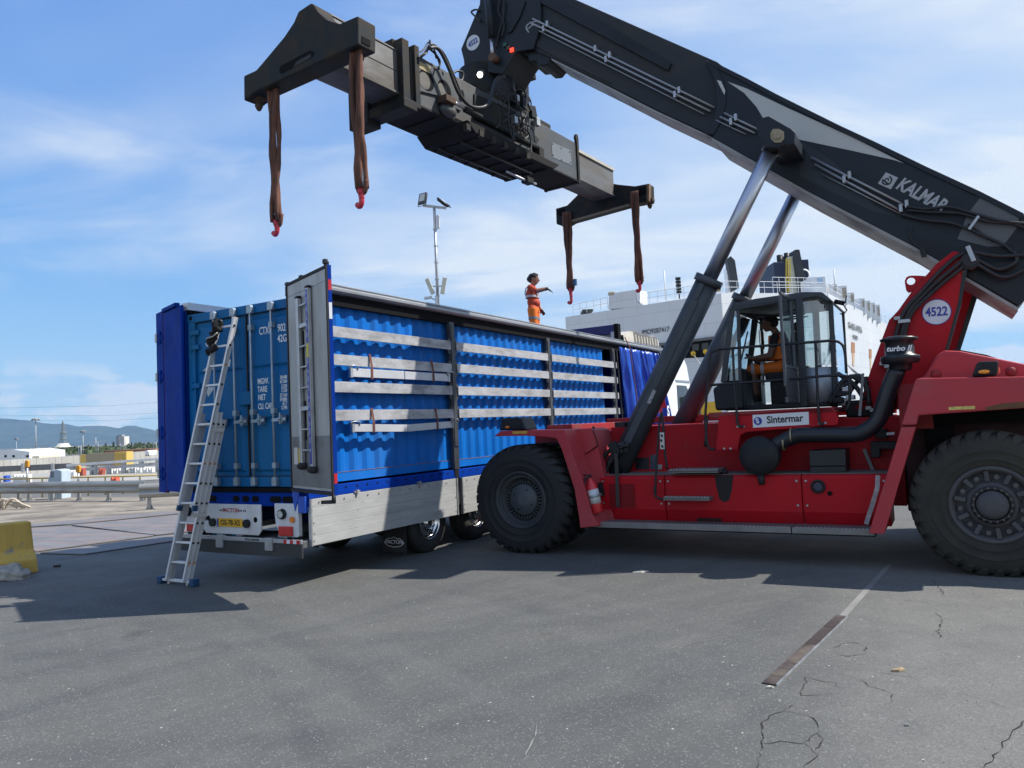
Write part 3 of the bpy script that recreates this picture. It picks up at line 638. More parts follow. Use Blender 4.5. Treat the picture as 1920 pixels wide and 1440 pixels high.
dbox(MB(), .27, .38, ZB+.38, ZB+.57, .0097, .0115).build('sticker', mat('yellow_sticker', (.6, .42, .03), .5), door)
dbox(MB(), DW, DW+.002, 3.55, 3.68, -.045, -.005).build('reflector', m_red, door)
dbox(MB(), DW, DW+.002, 3.2, 3.4, -.045, -.005).build('reflector', m_white, door)
dbox(MB(), DW, DW+.002, 1.22, 1.34, -.045, -.005).build('reflector', m_red, door)
b = MB(); dbox(b, DW-.09, DW-.03, ZT, ZT+.05, -.04, .01); dbox(b, DW-.08, DW-.02, ZT+.02, ZT+.075, -.02, .03); b.build('door_buffer', m_black, door, bevel=.006)
b = MB(); dbox(b, .42, .5, ZT, ZT+.035, -.04, .0); dbox(b, -.03, .06, ZT-.02, ZT+.02, -.04, .02); dbox(b, -.045, -.005, ZT-.16, ZT-.03, -.04, .01); b.build('top_bracket', m_black, door, bevel=.004)
b = MB(); q = Vector(dp(DW-.02, ZB-.03)); b.cyl(q+Vector((0, 0, .04)), q+Vector((0, 0, -.06)), .025, n=8); b.bar(q+Vector((0, 0, -.04)), Vector(dp(DW-.42, ZB-.1, -.03)), .05, .045); b.build('door_holder', m_black, door)
# second door, swung round on the left side
HL = Vector((0.0, WID+.01, 0)); a_ = radians(19); EL = Vector((sin(a_), cos(a_), 0)); NL = Vector((-EL.y, EL.x, 0))
def lbox(b, u0, u1, z0, z1, o0, o1, m=0):
    v = []
    for u in (u0, u1):
        for o in (o0, o1):
            for z in (z0, z1): p = HL + EL*u + NL*o; v.append((p.x, p.y, z))
    return b.add(v, [(0, 1, 3, 2), (4, 6, 7, 5), (0, 4, 5, 1), (2, 3, 7, 6), (0, 2, 6, 4), (1, 5, 7, 3)], m=m)
ld = lbox(MB(), .83, 1.19, 1.0, 3.9, 0, .05).build('door', m_tblue, tr, bevel=.006)
lbox(MB(), -.09, .795, 1.03, 3.86, .0, .05).build('inner_fold', m_tblue, ld, bevel=.02)
lbox(MB(), .797, .828, 1.0, 3.86, .0, .04).build('gasket', mat('dark_red_gasket', (.12, .005, .012), .6), ld)
lbox(MB(), .1, .78, 3.86, 3.92, .0, .08).build('cap', m_tblue, ld, bevel=.01)
for z in (3.48, 2.85, 1.95, 1.3):
    b = MB(); lbox(b, .92, 1.06, z-.1, z+.1, .05, .075); lbox(b, .83, .94, z-.05, z+.03, .05, .062); o = b.build('hinge', m_tblue, ld, bevel=.006)
    lbox(MB(), 1.03, 1.1, z-.07, z+.07, .076, .1).build('hinge_pin', m_steel, o, bevel=.008)
# folded roof and its header
b = MB(); b.prismx([(.05, 4.1), (.05, 4.35), (2.4, 4.33), (2.4, 4.21)], 11.1, 11.18); rh = b.build('roof_header', mat('header_blue', (.008, .02, .13), .45), tr, bevel=.01)
MB().box(11.2, 11.26, .1, 2.4, 3.92, 4.2).build('roof_bow', mat('tarp_beige_dark', (.32, .3, .26), .8, var=.1), rh)
MB().box(11.05, 11.25, .02, .14, 3.9, 4.36).build('roof_carriage', m_dark, rh, bevel=.01)
MB().box(11.08, 11.19, .145, .24, 3.95, 4.16).build('carriage_arm', m_steel, rh)
m_tarp = mat('roof_tarp', (.5, .47, .41), .75, var=.1, vs=4, dirt=(.25, .22, .18), damt=.4)
b = MB(); rg = random.Random(5); pts = []; nx = 50
xs_ = [11.35+2.75*i/nx for i in range(nx+1)]
tops = []; bots = []
for i, x in enumerate(xs_):
    if x < 12.1: h = 4.06+.14*min(1, (x-11.35)/.5)
    else: h = 4.2+(.04 if (i//2) % 2 else -.07)+rg.uniform(-.02, .02)
    tops.append(h+.02); bots.append(3.93 if (i % 2 == 0 or x < 12.1) else 3.98)
rows = []
for y, o in ((-.02, 0), (0.0, 1), (2.5, 1), (2.52, 0)):
    rows.append([(x+.008*sin(i*5.3), y+(0.09 if ((i//2) % 2 and x > 12.1) else 0)*(1 if y < 1 else -1), tops[i] if o else bots[i]) for i, x in enumerate(xs_)])
k = nx+1; b.add([p for r in rows for p in r], [(j*k+i, j*k+i+1, (j+1)*k+i+1, (j+1)*k+i) for j in range(3) for i in range(nx)])
b.build('folded_roof_tarp', m_tarp, tr)
MB().box(11.2, 13.8, .1, 2.45, 3.70, 3.76).build('roof_shade_board', m_dark, tr)  # dark board added to darken the opening under the roof header
# gathered side curtain
def curtain():
    m = mat('curtain_pvc', (.005, .065, .42), .28, var=.12, vs=2, coat=.3)
    nu, nv = 150, 26; b = MB(); rg = random.Random(11); ph = [rg.uniform(0, 6.28) for _ in range(6)]
    vv = []
    for j in range(nv+1):
        s = j/nv; z = 3.72-2.75*s
        for i in range(nu+1):
            u = i/nu; x = (10.74+.1*s) + u*(3.05 + .62*s)
            A = .05+.13*min(1, s*1.6)
            y = -.06 - A*(.5+.5*sin(2*pi*(u*8.5) + .9*sin(5*u+ph[0]) + .7*s)) - .05*s*sin(2*pi*u*3+ph[1]) - .10*s*sin(pi*u)
            y += .02*sin(2*pi*u*21+ph[2]+3*s)*(1-s)
            if .15 < s < .4: y -= .03*sin((s-.15)/.25*pi)*sin(2*pi*u*13+ph[3])
            x += .05*cos(2*pi*u*8.5+.9*sin(5*u+ph[0]))
            vv.append((x, y, z))
    fs = [(j*(nu+1)+i, j*(nu+1)+i+1, (j+1)*(nu+1)+i+1, (j+1)*(nu+1)+i) for j in range(nv) for i in range(nu)]
    b.add(vv, fs, True)
    mi = []
    for j in range(nv):
        for i in range(nu):
            u = (i+.5)/nu; s = (j+.5)/nv; k = 0
            if ((u-.66)/.2)**2+((s-.5)/.14)**2 < 1 and (u+s*.8) > .98: k = 1
            if ((u-.58)/.2)**2+((s-.52)/.2)**2 < 1 and 1.09 < (u+s*.5) < 1.13: k = 2
            if .03 < u < .055 and .06 < s < .2: k = 2
            if .76 < u < .8 and .36 < s < .62: k = 2
            mi.append(k)
    b.mi = mi
    o = b.build('side_curtain', [m, mat('curtain_red', (.42, .012, .03), .3, var=.1, coat=.3), mat('curtain_white', (.68, .68, .7), .3, var=.05, coat=.3)], tr)
    so = o.modifiers.new('solid', 'SOLIDIFY'); so.thickness = .003
    text('S', .42, m_txtw, o, (13.62, -.34, 2.02), (1, 0, 0), (0, 0, 1), bold=.012, depth=.003)
    return o
cu_ = curtain()
MB().bar((10.71, -.05, 3.62), (10.83, -.1, 1.05), .03, .03).build('curtain_pole', m_black, cu_)
MB().tube([(11.2, -.1, 4.0), (11.21, -.22, 3.7), (11.3, -.3, 2.4), (11.36, -.3, 1.4)], .014, 6).build('pull_cord', m_strapbr, cu_)

# bundles of spare slats tied under the slats
def bundle(lb, p, z0, droop, x0, x1):
    r = thing('slat_bundle', lb, 'slat bundle', TR.nw(0, 0), TR.yaw, 'spare slat bundles')
    xm = (x0+x1)/2
    for (a, b_, dz) in ((x0, xm-.01, (0, -droop)), (xm+.01, x1, (-droop, 0))):
        v = []
        for x, d in ((a, dz[0]), (b_, dz[1])):
            for y in (-.085, -.056):
                for z in (z0+d, z0+d+p): v.append((x, y, z))
        MB().add(v, [(0, 1, 3, 2), (4, 6, 7, 5), (0, 4, 5, 1), (2, 3, 7, 6), (0, 2, 6, 4), (1, 5, 7, 3)]).build('slat', m_bundle, r, bevel=.003)
    for x in (x0+.02, x1-.02):
        b = MB(); b.tube([(x-.05, -.09, z0+p-.03), (x-.06, -.1, z0+p+.03), (x+.04, -.1, z0+p+.035), (x+.12, -.1, z0+p+.03), (x+.12, -.09, z0+p-.02)], .012, 6)
        b.box(x-.03, x+.02, -.092, -.05, z0-.01, z0+p+.01); b.build('hook_fitting', m_steel, r)
    for x in (x0+.45, x1-.47):
        b = MB(); zt = z0+p+.22
        b.add([(x-.022, -.094, z0-.02), (x+.022, -.094, z0-.02), (x+.022, -.094, z0+p+.02), (x-.022, -.094, z0+p+.02), (x+.022, -.06, zt), (x-.022, -.06, zt), (x+.02, -.03, zt+.01), (x-.02, -.03, zt+.01), (x-.022, -.05, z0-.025), (x+.022, -.05, z0-.025)], [(0, 1, 2, 3), (3, 2, 4, 5), (5, 4, 6, 7), (8, 9, 1, 0)])
        o = b.build('tie_strap', m_strapbr, r); so = o.modifiers.new('s', 'SOLIDIFY'); so.thickness = .004
bundle('upper spare aluminium slat bundle hung by brown straps in the first bay', .125, 2.615, .0, .78, 3.22)
bundle('lower sagging spare aluminium slat bundle hung by brown straps in the first bay', .11, 1.83, .035, .78, 3.28)

# ================================================================== container
ct = tag(empty('shipping_container', TR), 'blue corrugated steel shipping container standing inside the open trailer', 'container')
cx0, cx1, cy0, cy1, cz0, cz1 = .02, 10.1, .075, 2.475, 1.116, 3.705
def corr(b, x0, x1, y, z0, z1, sgn=1):
    pts = []; x = x0; d = .036*sgn
    while x < x1-.28:
        pts += [(x, y), (x+.072, y), (x+.139, y+d), (x+.211, y+d)]; x += .278
    pts += [(x, y), (x1, y)]
    v = [(a, c, z) for a, c in pts for z in (z0, z1)]
    b.add(v, [(2*i, 2*i+1, 2*i+3, 2*i+2) for i in range(len(pts)-1)])
b = MB(); corr(b, cx0+.12, cx1-.12, cy0+.012, cz0+.15, cz1-.06); b.build('side_panel', m_cblue, ct)
b = MB(); corr(b, cx0+.12, cx1-.12, cy1-.012, cz0+.15, cz1-.06, -1); b.build('side_panel', m_cblue, ct)
b = MB(); b.box(cx0+.1, cx1-.1, cy0+.06, cy1-.06, cz1-.05, cz1-.02); b.build('roof_panel', m_cblue, ct)
b = MB(); b.box(cx1-.1, cx1-.06, cy0+.1, cy1-.1, cz0+.1, cz1-.05); b.build('front_panel', m_cblue, ct)
for y0 in (cy0, cy1-.06):
    MB().box(cx0+.15, cx1-.15, y0, y0+.06, cz1-.06, cz1).build('top_rail', m_cblue, ct, bevel=.004)
    MB().box(cx0+.15, cx1-.15, y0+.004, y0+.05, cz0+.02, cz0+.15).build('bottom_rail', m_cblue, ct, bevel=.004)
o = MB().box(cx0+.16, cx1-.16, cy0-.002, cy0+.012, cz0+.148, cz0+.155).build('rust_line', mat('rust_edge', (.2, .12, .08), .9, var=.4, vs=6), ct)
for x0 in (cx0, cx1-.16):
    for y0 in (cy0, cy1-.16):
        MB().box(x0+.005, x0+.135, y0+.003, y0+.155, cz0+.118, cz1-.118).build('corner_post', m_cdoor if x0 == cx0 else m_cblue, ct, bevel=.008)
        for z0 in (cz0, cz1-.118):
            c_ = MB().box(x0, x0+.178, y0, y0+.162, z0, z0+.118).build('corner_casting', m_cdoor, ct, bevel=.01)
            yc = y0+.08
            b = MB()
            if x0 == cx0:
                b.prismx([(yc-.03, z0+.03), (yc+.03, z0+.03), (yc+.036, z0+.06), (yc+.03, z0+.09), (yc-.03, z0+.09), (yc-.036, z0+.06)], x0-.001, x0+.0005)
            b.prism([(x0+.06, z0+.03), (x0+.12, z0+.03), (x0+.125, z0+.06), (x0+.12, z0+.09), (x0+.06, z0+.09), (x0+.055, z0+.06)], (y0-.001 if y0 < 1 else y0+.1615), (y0+.0005 if y0 < 1 else y0+.163))
            b.build('casting_hole', m_dark, c_)
MB().box(cx0+.002, cx0+.1, cy0+.163, cy1-.163, cz1-.13, cz1-.002).build('door_header', m_cdoor, ct, bevel=.006)
MB().box(cx0+.002, cx0+.1, cy0+.163, cy1-.163, cz0+.002, cz0+.14).build('door_sill', m_cdoor, ct, bevel=.006)
m_bar = mat('locking_bar', (.3, .38, .44), .4, .55, var=.12, dirt=(.15, .13, .1), damt=.4, ds=5)
ymid = 1.215; dz0, dz1 = cz0+.15, cz1-.14
for s, (ya, yb) in enumerate(((.225, ymid-.012), (ymid+.012, 2.33))):
    b = MB(); b.box(cx0+.05, cx0+.09, ya, yb, dz0, dz1)
    n3 = 3; hh = (dz1-dz0-.16)/n3
    for i in range(n3):
        z0 = dz0+.06+i*(hh+.02); z1 = z0+hh; q = .035
        v = [(cx0+.05, ya+.06, z0), (cx0+.05, yb-.06, z0), (cx0+.05, yb-.06, z1), (cx0+.05, ya+.06, z1), (cx0+.022, ya+.06+q, z0+q), (cx0+.022, yb-.06-q, z0+q), (cx0+.022, yb-.06-q, z1-q), (cx0+.022, ya+.06+q, z1-q)]
        b.add([(p[0]-.0005, p[1], p[2]) for p in v], [(0, 1, 5, 4), (1, 2, 6, 5), (2, 3, 7, 6), (3, 0, 4, 7), (4, 5, 6, 7)])
    dr = b.build('door', m_cdoor, ct, bevel=.004)
    b = MB(); w = .016
    for (a1, b1, c1, d1) in ((ya-.01, yb+.01, dz1, dz1+.012), (ya-.01, yb+.01, dz0-.012, dz0), (ya-.012, ya, dz0, dz1), (yb, yb+.012, dz0, dz1)): b.box(cx0+.03, cx0+.07, a1, b1, c1, d1)
    b.build('gasket', m_rubber, dr)
    hy = ya if s == 0 else yb; sg = -1 if s == 0 else 1
    for z in (1.38, 1.95, 2.62, 3.2, 3.42):
        b = MB(); b.box(cx0-.012, cx0+.05, min(hy-sg*.12, hy+sg*.06), max(hy-sg*.12, hy+sg*.06), z-.035, z+.035); b.cyl((cx0-.005, hy+sg*.055, z-.06), (cx0-.005, hy+sg*.055, z+.06), .018, n=8); b.build('hinge', m_cdoor, dr, bevel=.004)
    for y in ((.63, 1.05) if s == 0 else (1.41, 1.835)):
        b = MB(); b.cyl((cx0-.035, y, cz0+.03), (cx0-.035, y, cz1-.04), .017, n=10)
        lb_ = b.build('locking_bar', m_bar, dr)
        b = MB()
        for z in (cz0+.07, cz1-.09): MB().prismx([(y-.045, z-.05), (y+.045, z-.05), (y+.045, z+.05), (y+.02, z+.075), (y-.02, z+.075), (y-.045, z+.05)], cx0-.062, cx0).build('bar_keeper', m_bar, lb_, bevel=.006)
        for z in (cz0+.3, cz0+1.05, cz1-.34): MB().box(cx0-.055, cx0+.02, y-.035, y+.035, z-.04, z+.04).build('bar_guide', m_bar, lb_, bevel=.006)
        b = MB(); z = cz0+.92; q = -1 if y in (.63, 1.41) else -1
        b.bar((cx0-.06, y, z), (cx0-.065, y-.27, z+.01), .016, .045); b.box(cx0-.07, cx0+.02, y-.2, y-.14, z-.05, z+.07); b.ball((cx0-.075, y-.17, z+.02), .03, nu=8, nv=6); b.cyl((cx0-.075, y-.17, z-.06), (cx0-.075, y-.17, z+.1), .014, n=6)
        b.build('bar_handle', m_bar, lb_, bevel=.003)
MB().box(cx0-.012, cx0+.045, ymid-.1, ymid+.14, 2.28, 2.47).build('lock_box', m_cdoor, ct, bevel=.008)
tx = cx0+.0185
def ctext(s, x, y, size, al='CENTER', bold=.0015, sx=.72):
    l, z = TR.end(x, y, 0.02); text(s, size, m_txtw, ct, (tx, l, z), (0, -1, 0), (0, 0, 1), align=al, bold=bold, sx=sx)
ctext('CTXU', 496, 620, .15, 'CENTER', sx=.64); ctext('902', 526, 614.5, .15); ctext('42G', 527, 634.5, .145)
ctext('MGW.', 481, 716, .115, 'LEFT'); ctext('TARE', 481, 731, .115, 'LEFT'); ctext('NET', 482, 746, .115, 'LEFT'); ctext('CU. CAP.', 482, 763, .115, 'LEFT', sx=.66)
for s, y in (('30.480', 706.5), ('67.200', 714.5), ('3.320', 723.5), ('7.320', 731.5), ('27.160', 740.5), ('59.880', 748.5), ('67.7', 756), ('2.390', 764)): ctext(s, 536.5, y, .068, 'RIGHT', .001, .75)
ctext('GL', 388, 645, .1, 'CENTER', sx=.85)
def sticker(name, pts, m, off=.0):
    q = [TR.end(x, y, 0.02) for x, y in pts]; b = MB(); b.prismx([(a, z) for a, z in q], tx-.003-off, tx-off); return b.build(name, m, ct)
sticker('sticker', [(378, 696), (398, 674.5), (400, 692)], mat('pale_grey_sticker', (.45, .48, .5), .5)); sticker('sticker', [(381, 725.5), (401, 726), (389, 744)], mat('pale_grey_sticker', (.45, .48, .5), .5))
sticker('sticker', [(419, 662), (430, 662), (429, 675), (419, 675)], m_red); s1 = sticker('sticker', [(417, 676), (431, 674), (429, 687), (416, 688)], m_white)
sticker('sticker', [(423, 664), (426, 664), (426, 673), (423, 673)], m_white, .004)

# ================================================================== ladder stored on the rear door
dl = thing('door_ladder', 'aluminium ladder with blue printed rail mounted upright inside the open rear door', 'ladder', TR.nw(0, 0), TR.yaw)
U0, U1 = .5, .84
for u, zt, zb in ((U0, 3.58, 1.44), (U1, 3.66, 1.4)):
    b = MB(); dbox(b, u-.035, u+.035, zb, zt, .02, .07); rail_ = b.build('rail', m_alu, dl, bevel=.006)
    dbox(MB(), u-.045, u+.045, zt, zt+.03, .015, .075).build('end_cap', m_black, rail_, bevel=.008)
    b = MB(); q = Vector(dp(u, zb-.02, .045)); b.ball(q, .075, .075, .05); b.build('rubber_foot', m_rubber, rail_)
bl = dbox(MB(), U1-.033, U1+.033, 1.45, 3.64, .0705, .0725).build('printed_band', mat('blue_band', (.015, .03, .3), .35, var=.1), dl)
b = MB()
for i, z in enumerate([1.6+.11*k for k in range(19)]):
    if 2.75 < z < 2.98: continue
    dbox(b, U1-.012, U1+.012, z, z+(.07 if i % 3 else .04), .0727, .074)
b.build('band_print', mat('band_print', (.35, .4, .6), .5), bl)
dbox(MB(), U1-.033, U1+.033, 2.78, 2.96, .0727, .0745).build('warning_label', mat('yellow_label', (.6, .5, .05), .5), bl)
for i in range(8):
    z = 1.62+.265*i; w = .055 if i in (2, 6) else .022
    b = MB(); dbox(b, U0+.035, U1-.035, z-w/2, z+w/2, .03, .06); b.build('rung', m_alu, dl, bevel=.006)
for z in (2.0, 2.9): dbox(MB(), U0+.06, U0+.08, z-.25, z+.25, .012, .02).build('cable', m_dark, dl)

# ================================================================== leaning ladder
Lb, Rb = gnd(312, 1094), gnd(349, 1099.5)
lt = TR.end(417, 606, -.12); rt_ = TR.end(455, 592, -.12)
Lt, Rt = TR.nw(-.12, lt[0], lt[1]), TR.nw(-.12, rt_[0], rt_[1])
base = (Lb+Rb)/2; topm = (Lt+Rt)/2; A = (topm-base); AL = A.length; A.normalize(); B = -TR.L; Cn = A.cross(B).normalized()
if Cn.dot(CAM-base) < 0: Cn = -Cn
lad = thing('leaning_ladder', 'three-part aluminium extension ladder leaning on the container doors', 'ladder', base)
def lp_(a, b_, c): return A*a + B*b_ + Cn*c
m_lad = mat('ladder_aluminium', (.62, .63, .64), .42, .25, var=.08, vs=4, dirt=(.4, .4, .39), damt=.4, ds=3)
m_lblue = mat('ladder_blue_plastic', (.01, .06, .14), .5, var=.1)
m_plug = mat('orange_plug', (.6, .22, .03), .5)
def section(a0, a1, hw, c, first):
    for s in (-1, 1):
        b = MB(); 
        for q, (d0, d1) in enumerate(((-.028, .028),)):
            pass
        b.bar(lp_(a0, s*hw, c), lp_(a1, s*hw, c), .026, .066, up=Cn); b.bar(lp_(a0, s*(hw+.004), c+.03), lp_(a1, s*(hw+.004), c+.03), .034, .008, up=Cn); b.bar(lp_(a0, s*(hw+.004), c-.03), lp_(a1, s*(hw+.004), c-.03), .034, .008, up=Cn)
        r_ = b.build('rail', m_lad, lad)
        if not first:
            b = MB(); b.bar(lp_(a0-.03, s*hw, c), lp_(a0+.05, s*hw, c), .044, .078, up=Cn); b.build('end_cap', m_lblue, r_, bevel=.005)
    k = 0; a = .32
    while a < a1-.05:
        if a > a0+.05:
            b = MB(); b.bar(lp_(a, -hw, c), lp_(a, hw, c), .03, .032, up=Cn); b.build('rung', m_lad, lad, bevel=.005)
            for s in (-1, 1): MB().bar(lp_(a, s*(hw+.014), c), lp_(a, s*(hw+.022), c), .026, .026, up=Cn).build('rung_plug', m_dark if k % 5 else m_plug, lad)
        a += .28; k += 1
section(0, 2.35, .2, -.05, True)
section(.05, 2.45, .185, .018, True)
section(1.08, AL, .165, .085, False)
b = MB(); b.bar(lp_(.06, -.33, -.02), lp_(.06, .33, -.02), .07, .035, up=A); sb_ = b.build('stabiliser_bar', m_lad, lad, bevel=.004)
for s in (-1, 1):
    b = MB(); b.bar(lp_(.03, s*.31, -.02)+Vector((0, 0, .025)), lp_(.03, s*.40, -.02)+Vector((0, 0, .025)), .11, .1); b.build('foot', m_lblue, sb_, bevel=.012)
for a in (1.0, 2.2):
    b = MB(); b.bar(lp_(a, .15, .11), lp_(a, .25, -.05), .03, .05, up=A); b.build('guide_bracket', m_steel, lad)
# dark garment tied on the ladder top
b = MB(); q = lp_(AL-.1, -.17, .12)
rot = Matrix(((A.x, B.x, Cn.x), (A.y, B.y, Cn.y), (A.z, B.z, Cn.z)))
for (da, db_, dc, ra, rb, rc) in ((0, .02, 0, .12, .11, .08), (-.14, 0, .0, .1, .075, .075), (-.24, -.01, .01, .09, .075, .07), (-.33, .04, 0, .07, .09, .05), (-.06, .1, .0, .05, .07, .05), (-.38, -.03, .01, .05, .05, .05)):
    b.ball(q + lp_(da, db_, dc), ra*.9, rb*.8, rc*.8, nu=28, nv=18, rot=rot)
b.v = [tuple(Vector(v)+Vector((.014*sin(48*v[2]+20*v[0]), .014*sin(47*v[0]+29*v[2]), .012*sin(61*v[1]+40*v[2])))) for v in b.v]
gr = b.build('tied_garment', mat('dark_cloth', (.014, .013, .013), .95, var=.35, vs=9, bump=.5, bs=30)); gr.location = base; tag(gr, 'dark grey rag tied round the top of the leaning ladder', 'rag')
b = MB(); b.tube([q+lp_(-.19, -.07, .06)+base, q+lp_(-.19, .0, .085)+base, q+lp_(-.17, .07, .06)+base, q+lp_(-.12, .13, .05)+base], .01, 6); o = b.build('tie_string', mat('pale_string', (.4, .38, .33), .9)); tag(o, 'pale string binding the dark rag to the ladder', 'string')
# ================================================================== reach stacker
m_rred = mat('stacker_red', (.42, .009, .016), .45, spec=.18, var=.1, vs=1.5, dirt=(.22, .03, .035), damt=.6, ds=1.1, dthr=(.48, .72), scuff=((.4, .14, .14), .55, 9, .62, (1, 1, .35)))
m_fred = mat('faded_red', (.42, .045, .055), .5, spec=.3, var=.1, vs=1.2, dirt=(.33, .11, .11), damt=.55, ds=1.4, scuff=((.2, .1, .09), .6, 11, .66))
m_dred = mat('dusty_red', (.3, .03, .035), .6, spec=.25, var=.15, vs=1.5, dirt=(.12, .08, .075), damt=.6, ds=1.2)
m_boom = mat('boom_grey', (.016, .021, .028), .42, spec=.3, var=.15, vs=1.2, dirt=(.012, .013, .014), damt=.7, ds=1.3, stretch=(.5, 1, 1.2), scuff=((.07, .075, .08), .3, 10, .66, (.4, 1, 1.5)))
m_boomi = mat('inner_boom_grey', (.024, .027, .031), .5, spec=.3, var=.12, vs=1.5, dirt=(.06, .055, .05), damt=.5, ds=1.5, stretch=(.4, 1, 1), scuff=((.1, .08, .06), .6, 8, .65, (.3, 1, 1.5)))
m_cylp = mat('cylinder_paint', (.05, .06, .07), .45, var=.1, dirt=(.03, .03, .03), damt=.5, ds=1.5)
m_grease = mat('grease_black', (.008, .008, .008), .35, var=.2)
m_hose = mat('hose_rubber', (.014, .014, .015), .45, var=.2, dirt=(.05, .045, .04), damt=.4, ds=5)
m_pipe = mat('hydraulic_pipe', (.3, .31, .32), .35, .6, var=.1)
m_cab = mat('cab_grey', (.035, .042, .05), .45, var=.1, dirt=(.07, .07, .07), damt=.3)
m_rail3 = mat('handrail_black', (.012, .013, .016), .45, var=.2)
st = tag(empty('reach_stacker', MA), 'red reach stacker with dark grey boom, black-railed cab and huge black tyres', 'reach stacker')
def MP(pts, l): return [MA.side(x, y, l) for x, y in pts]
def M3(x, y, l): t, z = MA.side(x, y, l); return (t, l, z)
def plate(name, pts, l0, l1, m, parent=st, at=None, bevel=.008):
    return MB().prism(MP(pts, l1 if at is None else at), l0, l1).build(name, m, parent, bevel=bevel)
# chassis
MB().box(.5, .846, .6, 1.31, 1.57, 2.1).build('inner_wing', m_dred, st)
MB().box(-1.7, .499, .6, 1.32, 1.66, 2.06).build('wing_liner', m_dark, st)
MB().box(.85, 4.7, -.85, .85, .62, 1.725).build('chassis', m_rred, st, bevel=.012)
MB().box(4.701, 6.05, -.74, .74, .55, 1.68).build('front_frame', m_dred, st, bevel=.02)
MB().box(-1.6, .849, -.8, .8, .55, 1.62).build('rear_frame', mat('dark_red_frame', (.05, .008, .01), .6, var=.2, dirt=(.02, .02, .02), damt=.6), st, bevel=.02)
fb = MB().box(1.0, 5.55, -1.25, -1.02, 1.752, 1.862).build('right_frame_beam', m_dred, st, bevel=.008)
MB().box(1.0, 5.5, -1.24, -1.03, .7, 1.735).build('right_side_box', m_rred, st, bevel=.01)
for t in (1.2, 2.6, 3.9, 5.3): MB().box(t, t+.12, -1.23, -1.04, 1.73, 1.76).build('beam_foot', m_dred, fb)
MB().box(5.2, 5.62, -.9, 1.13, 1.69, 1.80).build('front_cross_beam', m_dred, st, bevel=.01)
MB().box(4.35, 4.5, 1.0, 1.19, 1.726, 1.80).build('deck_block', m_black, st, bevel=.01)
# lower side box in three panels
prof = [(.852, 1.06), (1.42, 1.06), (1.455, 1.025), (1.455, .60), (1.40, .44), (.852, .44)]
t_a, t_b, t_c, t_d = 4.66, MA.side(1247, 930, 1.455)[0], MA.side(1504, 930, 1.455)[0], 1.0
for i, (a, b_) in enumerate(((t_b+.004, t_a), (t_c+.004, t_b-.004), (t_d, t_c-.004))):
    sp3 = MB().prismx(prof, a, b_).build('side_panel', m_rred, st, bevel=.012)
    bt = MB()
    for t in ((a+.05, b_-.05)):
        for z in (.98, .68): bt.cyl((t, 1.456, z), (t, 1.468, z), .014, n=8)
    o = bt.build('bolt', m_steel, sp3); o['kind'] = 'stuff'
MB().box(1.0, 4.66, .852, 1.43, 1.0605, 1.068).build('dusty_ledge', mat('dust_ledge', (.16, .14, .125), .9, var=.2), st)
# grille in the front panel
gq = MP([(1143, 907), (1190, 907), (1191, 953), (1144, 952)], 1.457); g0, g1 = min(q[0] for q in gq), max(q[0] for q in gq); h0, h1 = min(q[1] for q in gq), max(q[1] for q in gq)
gr_ = MB().box(g0, g1, 1.4555, 1.459, h0, h1).build('grille', mat('grille_dark', (.05, .004, .006), .7), st)
b = MB()
for i in range(13): t = g0+(g1-g0)*i/12; b.box(t-.004, t+.004, 1.4595, 1.464, h0, h1)
for i in range(13): z = h0+(h1-h0)*i/12; b.box(g0, g1, 1.4642, 1.467, z-.003, z+.003)
b.build('grille_bar', m_rred, gr_)
# worn anti-slip patch and drips on the side box
q = MP([(1340, 891), (1375, 891), (1372, 920), (1367, 938), (1358, 942), (1349, 936), (1343, 912)], 1.457)
MB().prism(q, 1.4555, 1.4575).build('antislip_patch', mat('antislip', (.022, .02, .02), .9, var=.3, bump=.5, bs=120), st)
q = MP([(1337, 975), (1346, 968), (1362, 966), (1378, 969), (1387, 976)], 1.43)
MB().prismx([(1.43, .45), (1.455, .5), (1.452, .502), (1.425, .45)], 2.98, 3.3).build('oil_stain', mat('oil_film', (.06, .02, .02), .6, var=.3), st)
# filler cap, lock, tape
c3 = M3(1534, 912, 1.456); b = MB(); b.lathe([(.085, 0), (.085, .02), (.065, .022), (.055, .008)], c3, 20); cap = b.build('filler_ring', m_black, st); MB().cyl((c3[0], 1.457, c3[2]), (c3[0], 1.475, c3[2]), .05, n=16).build('filler_cap', mat('cap_blue', (.03, .04, .07), .4), cap)
c3 = M3(1556, 925, 1.456); MB().cyl((c3[0], 1.456, c3[2]), (c3[0], 1.47, c3[2]), .03, n=6).build('latch', m_dark, st)
q = [M3(x, y, 1.458) for x, y in ((1646, 891), (1645, 915), (1636, 945), (1628, 970), (1624, 983))]
b = MB()
for i in range(4): b.bar(q[i], q[i+1], .004, .05, up=(1, 0, 0))
b.build('patch_tape', mat('dirty_tape', (.42, .4, .38), .7, var=.4, vs=14), st)
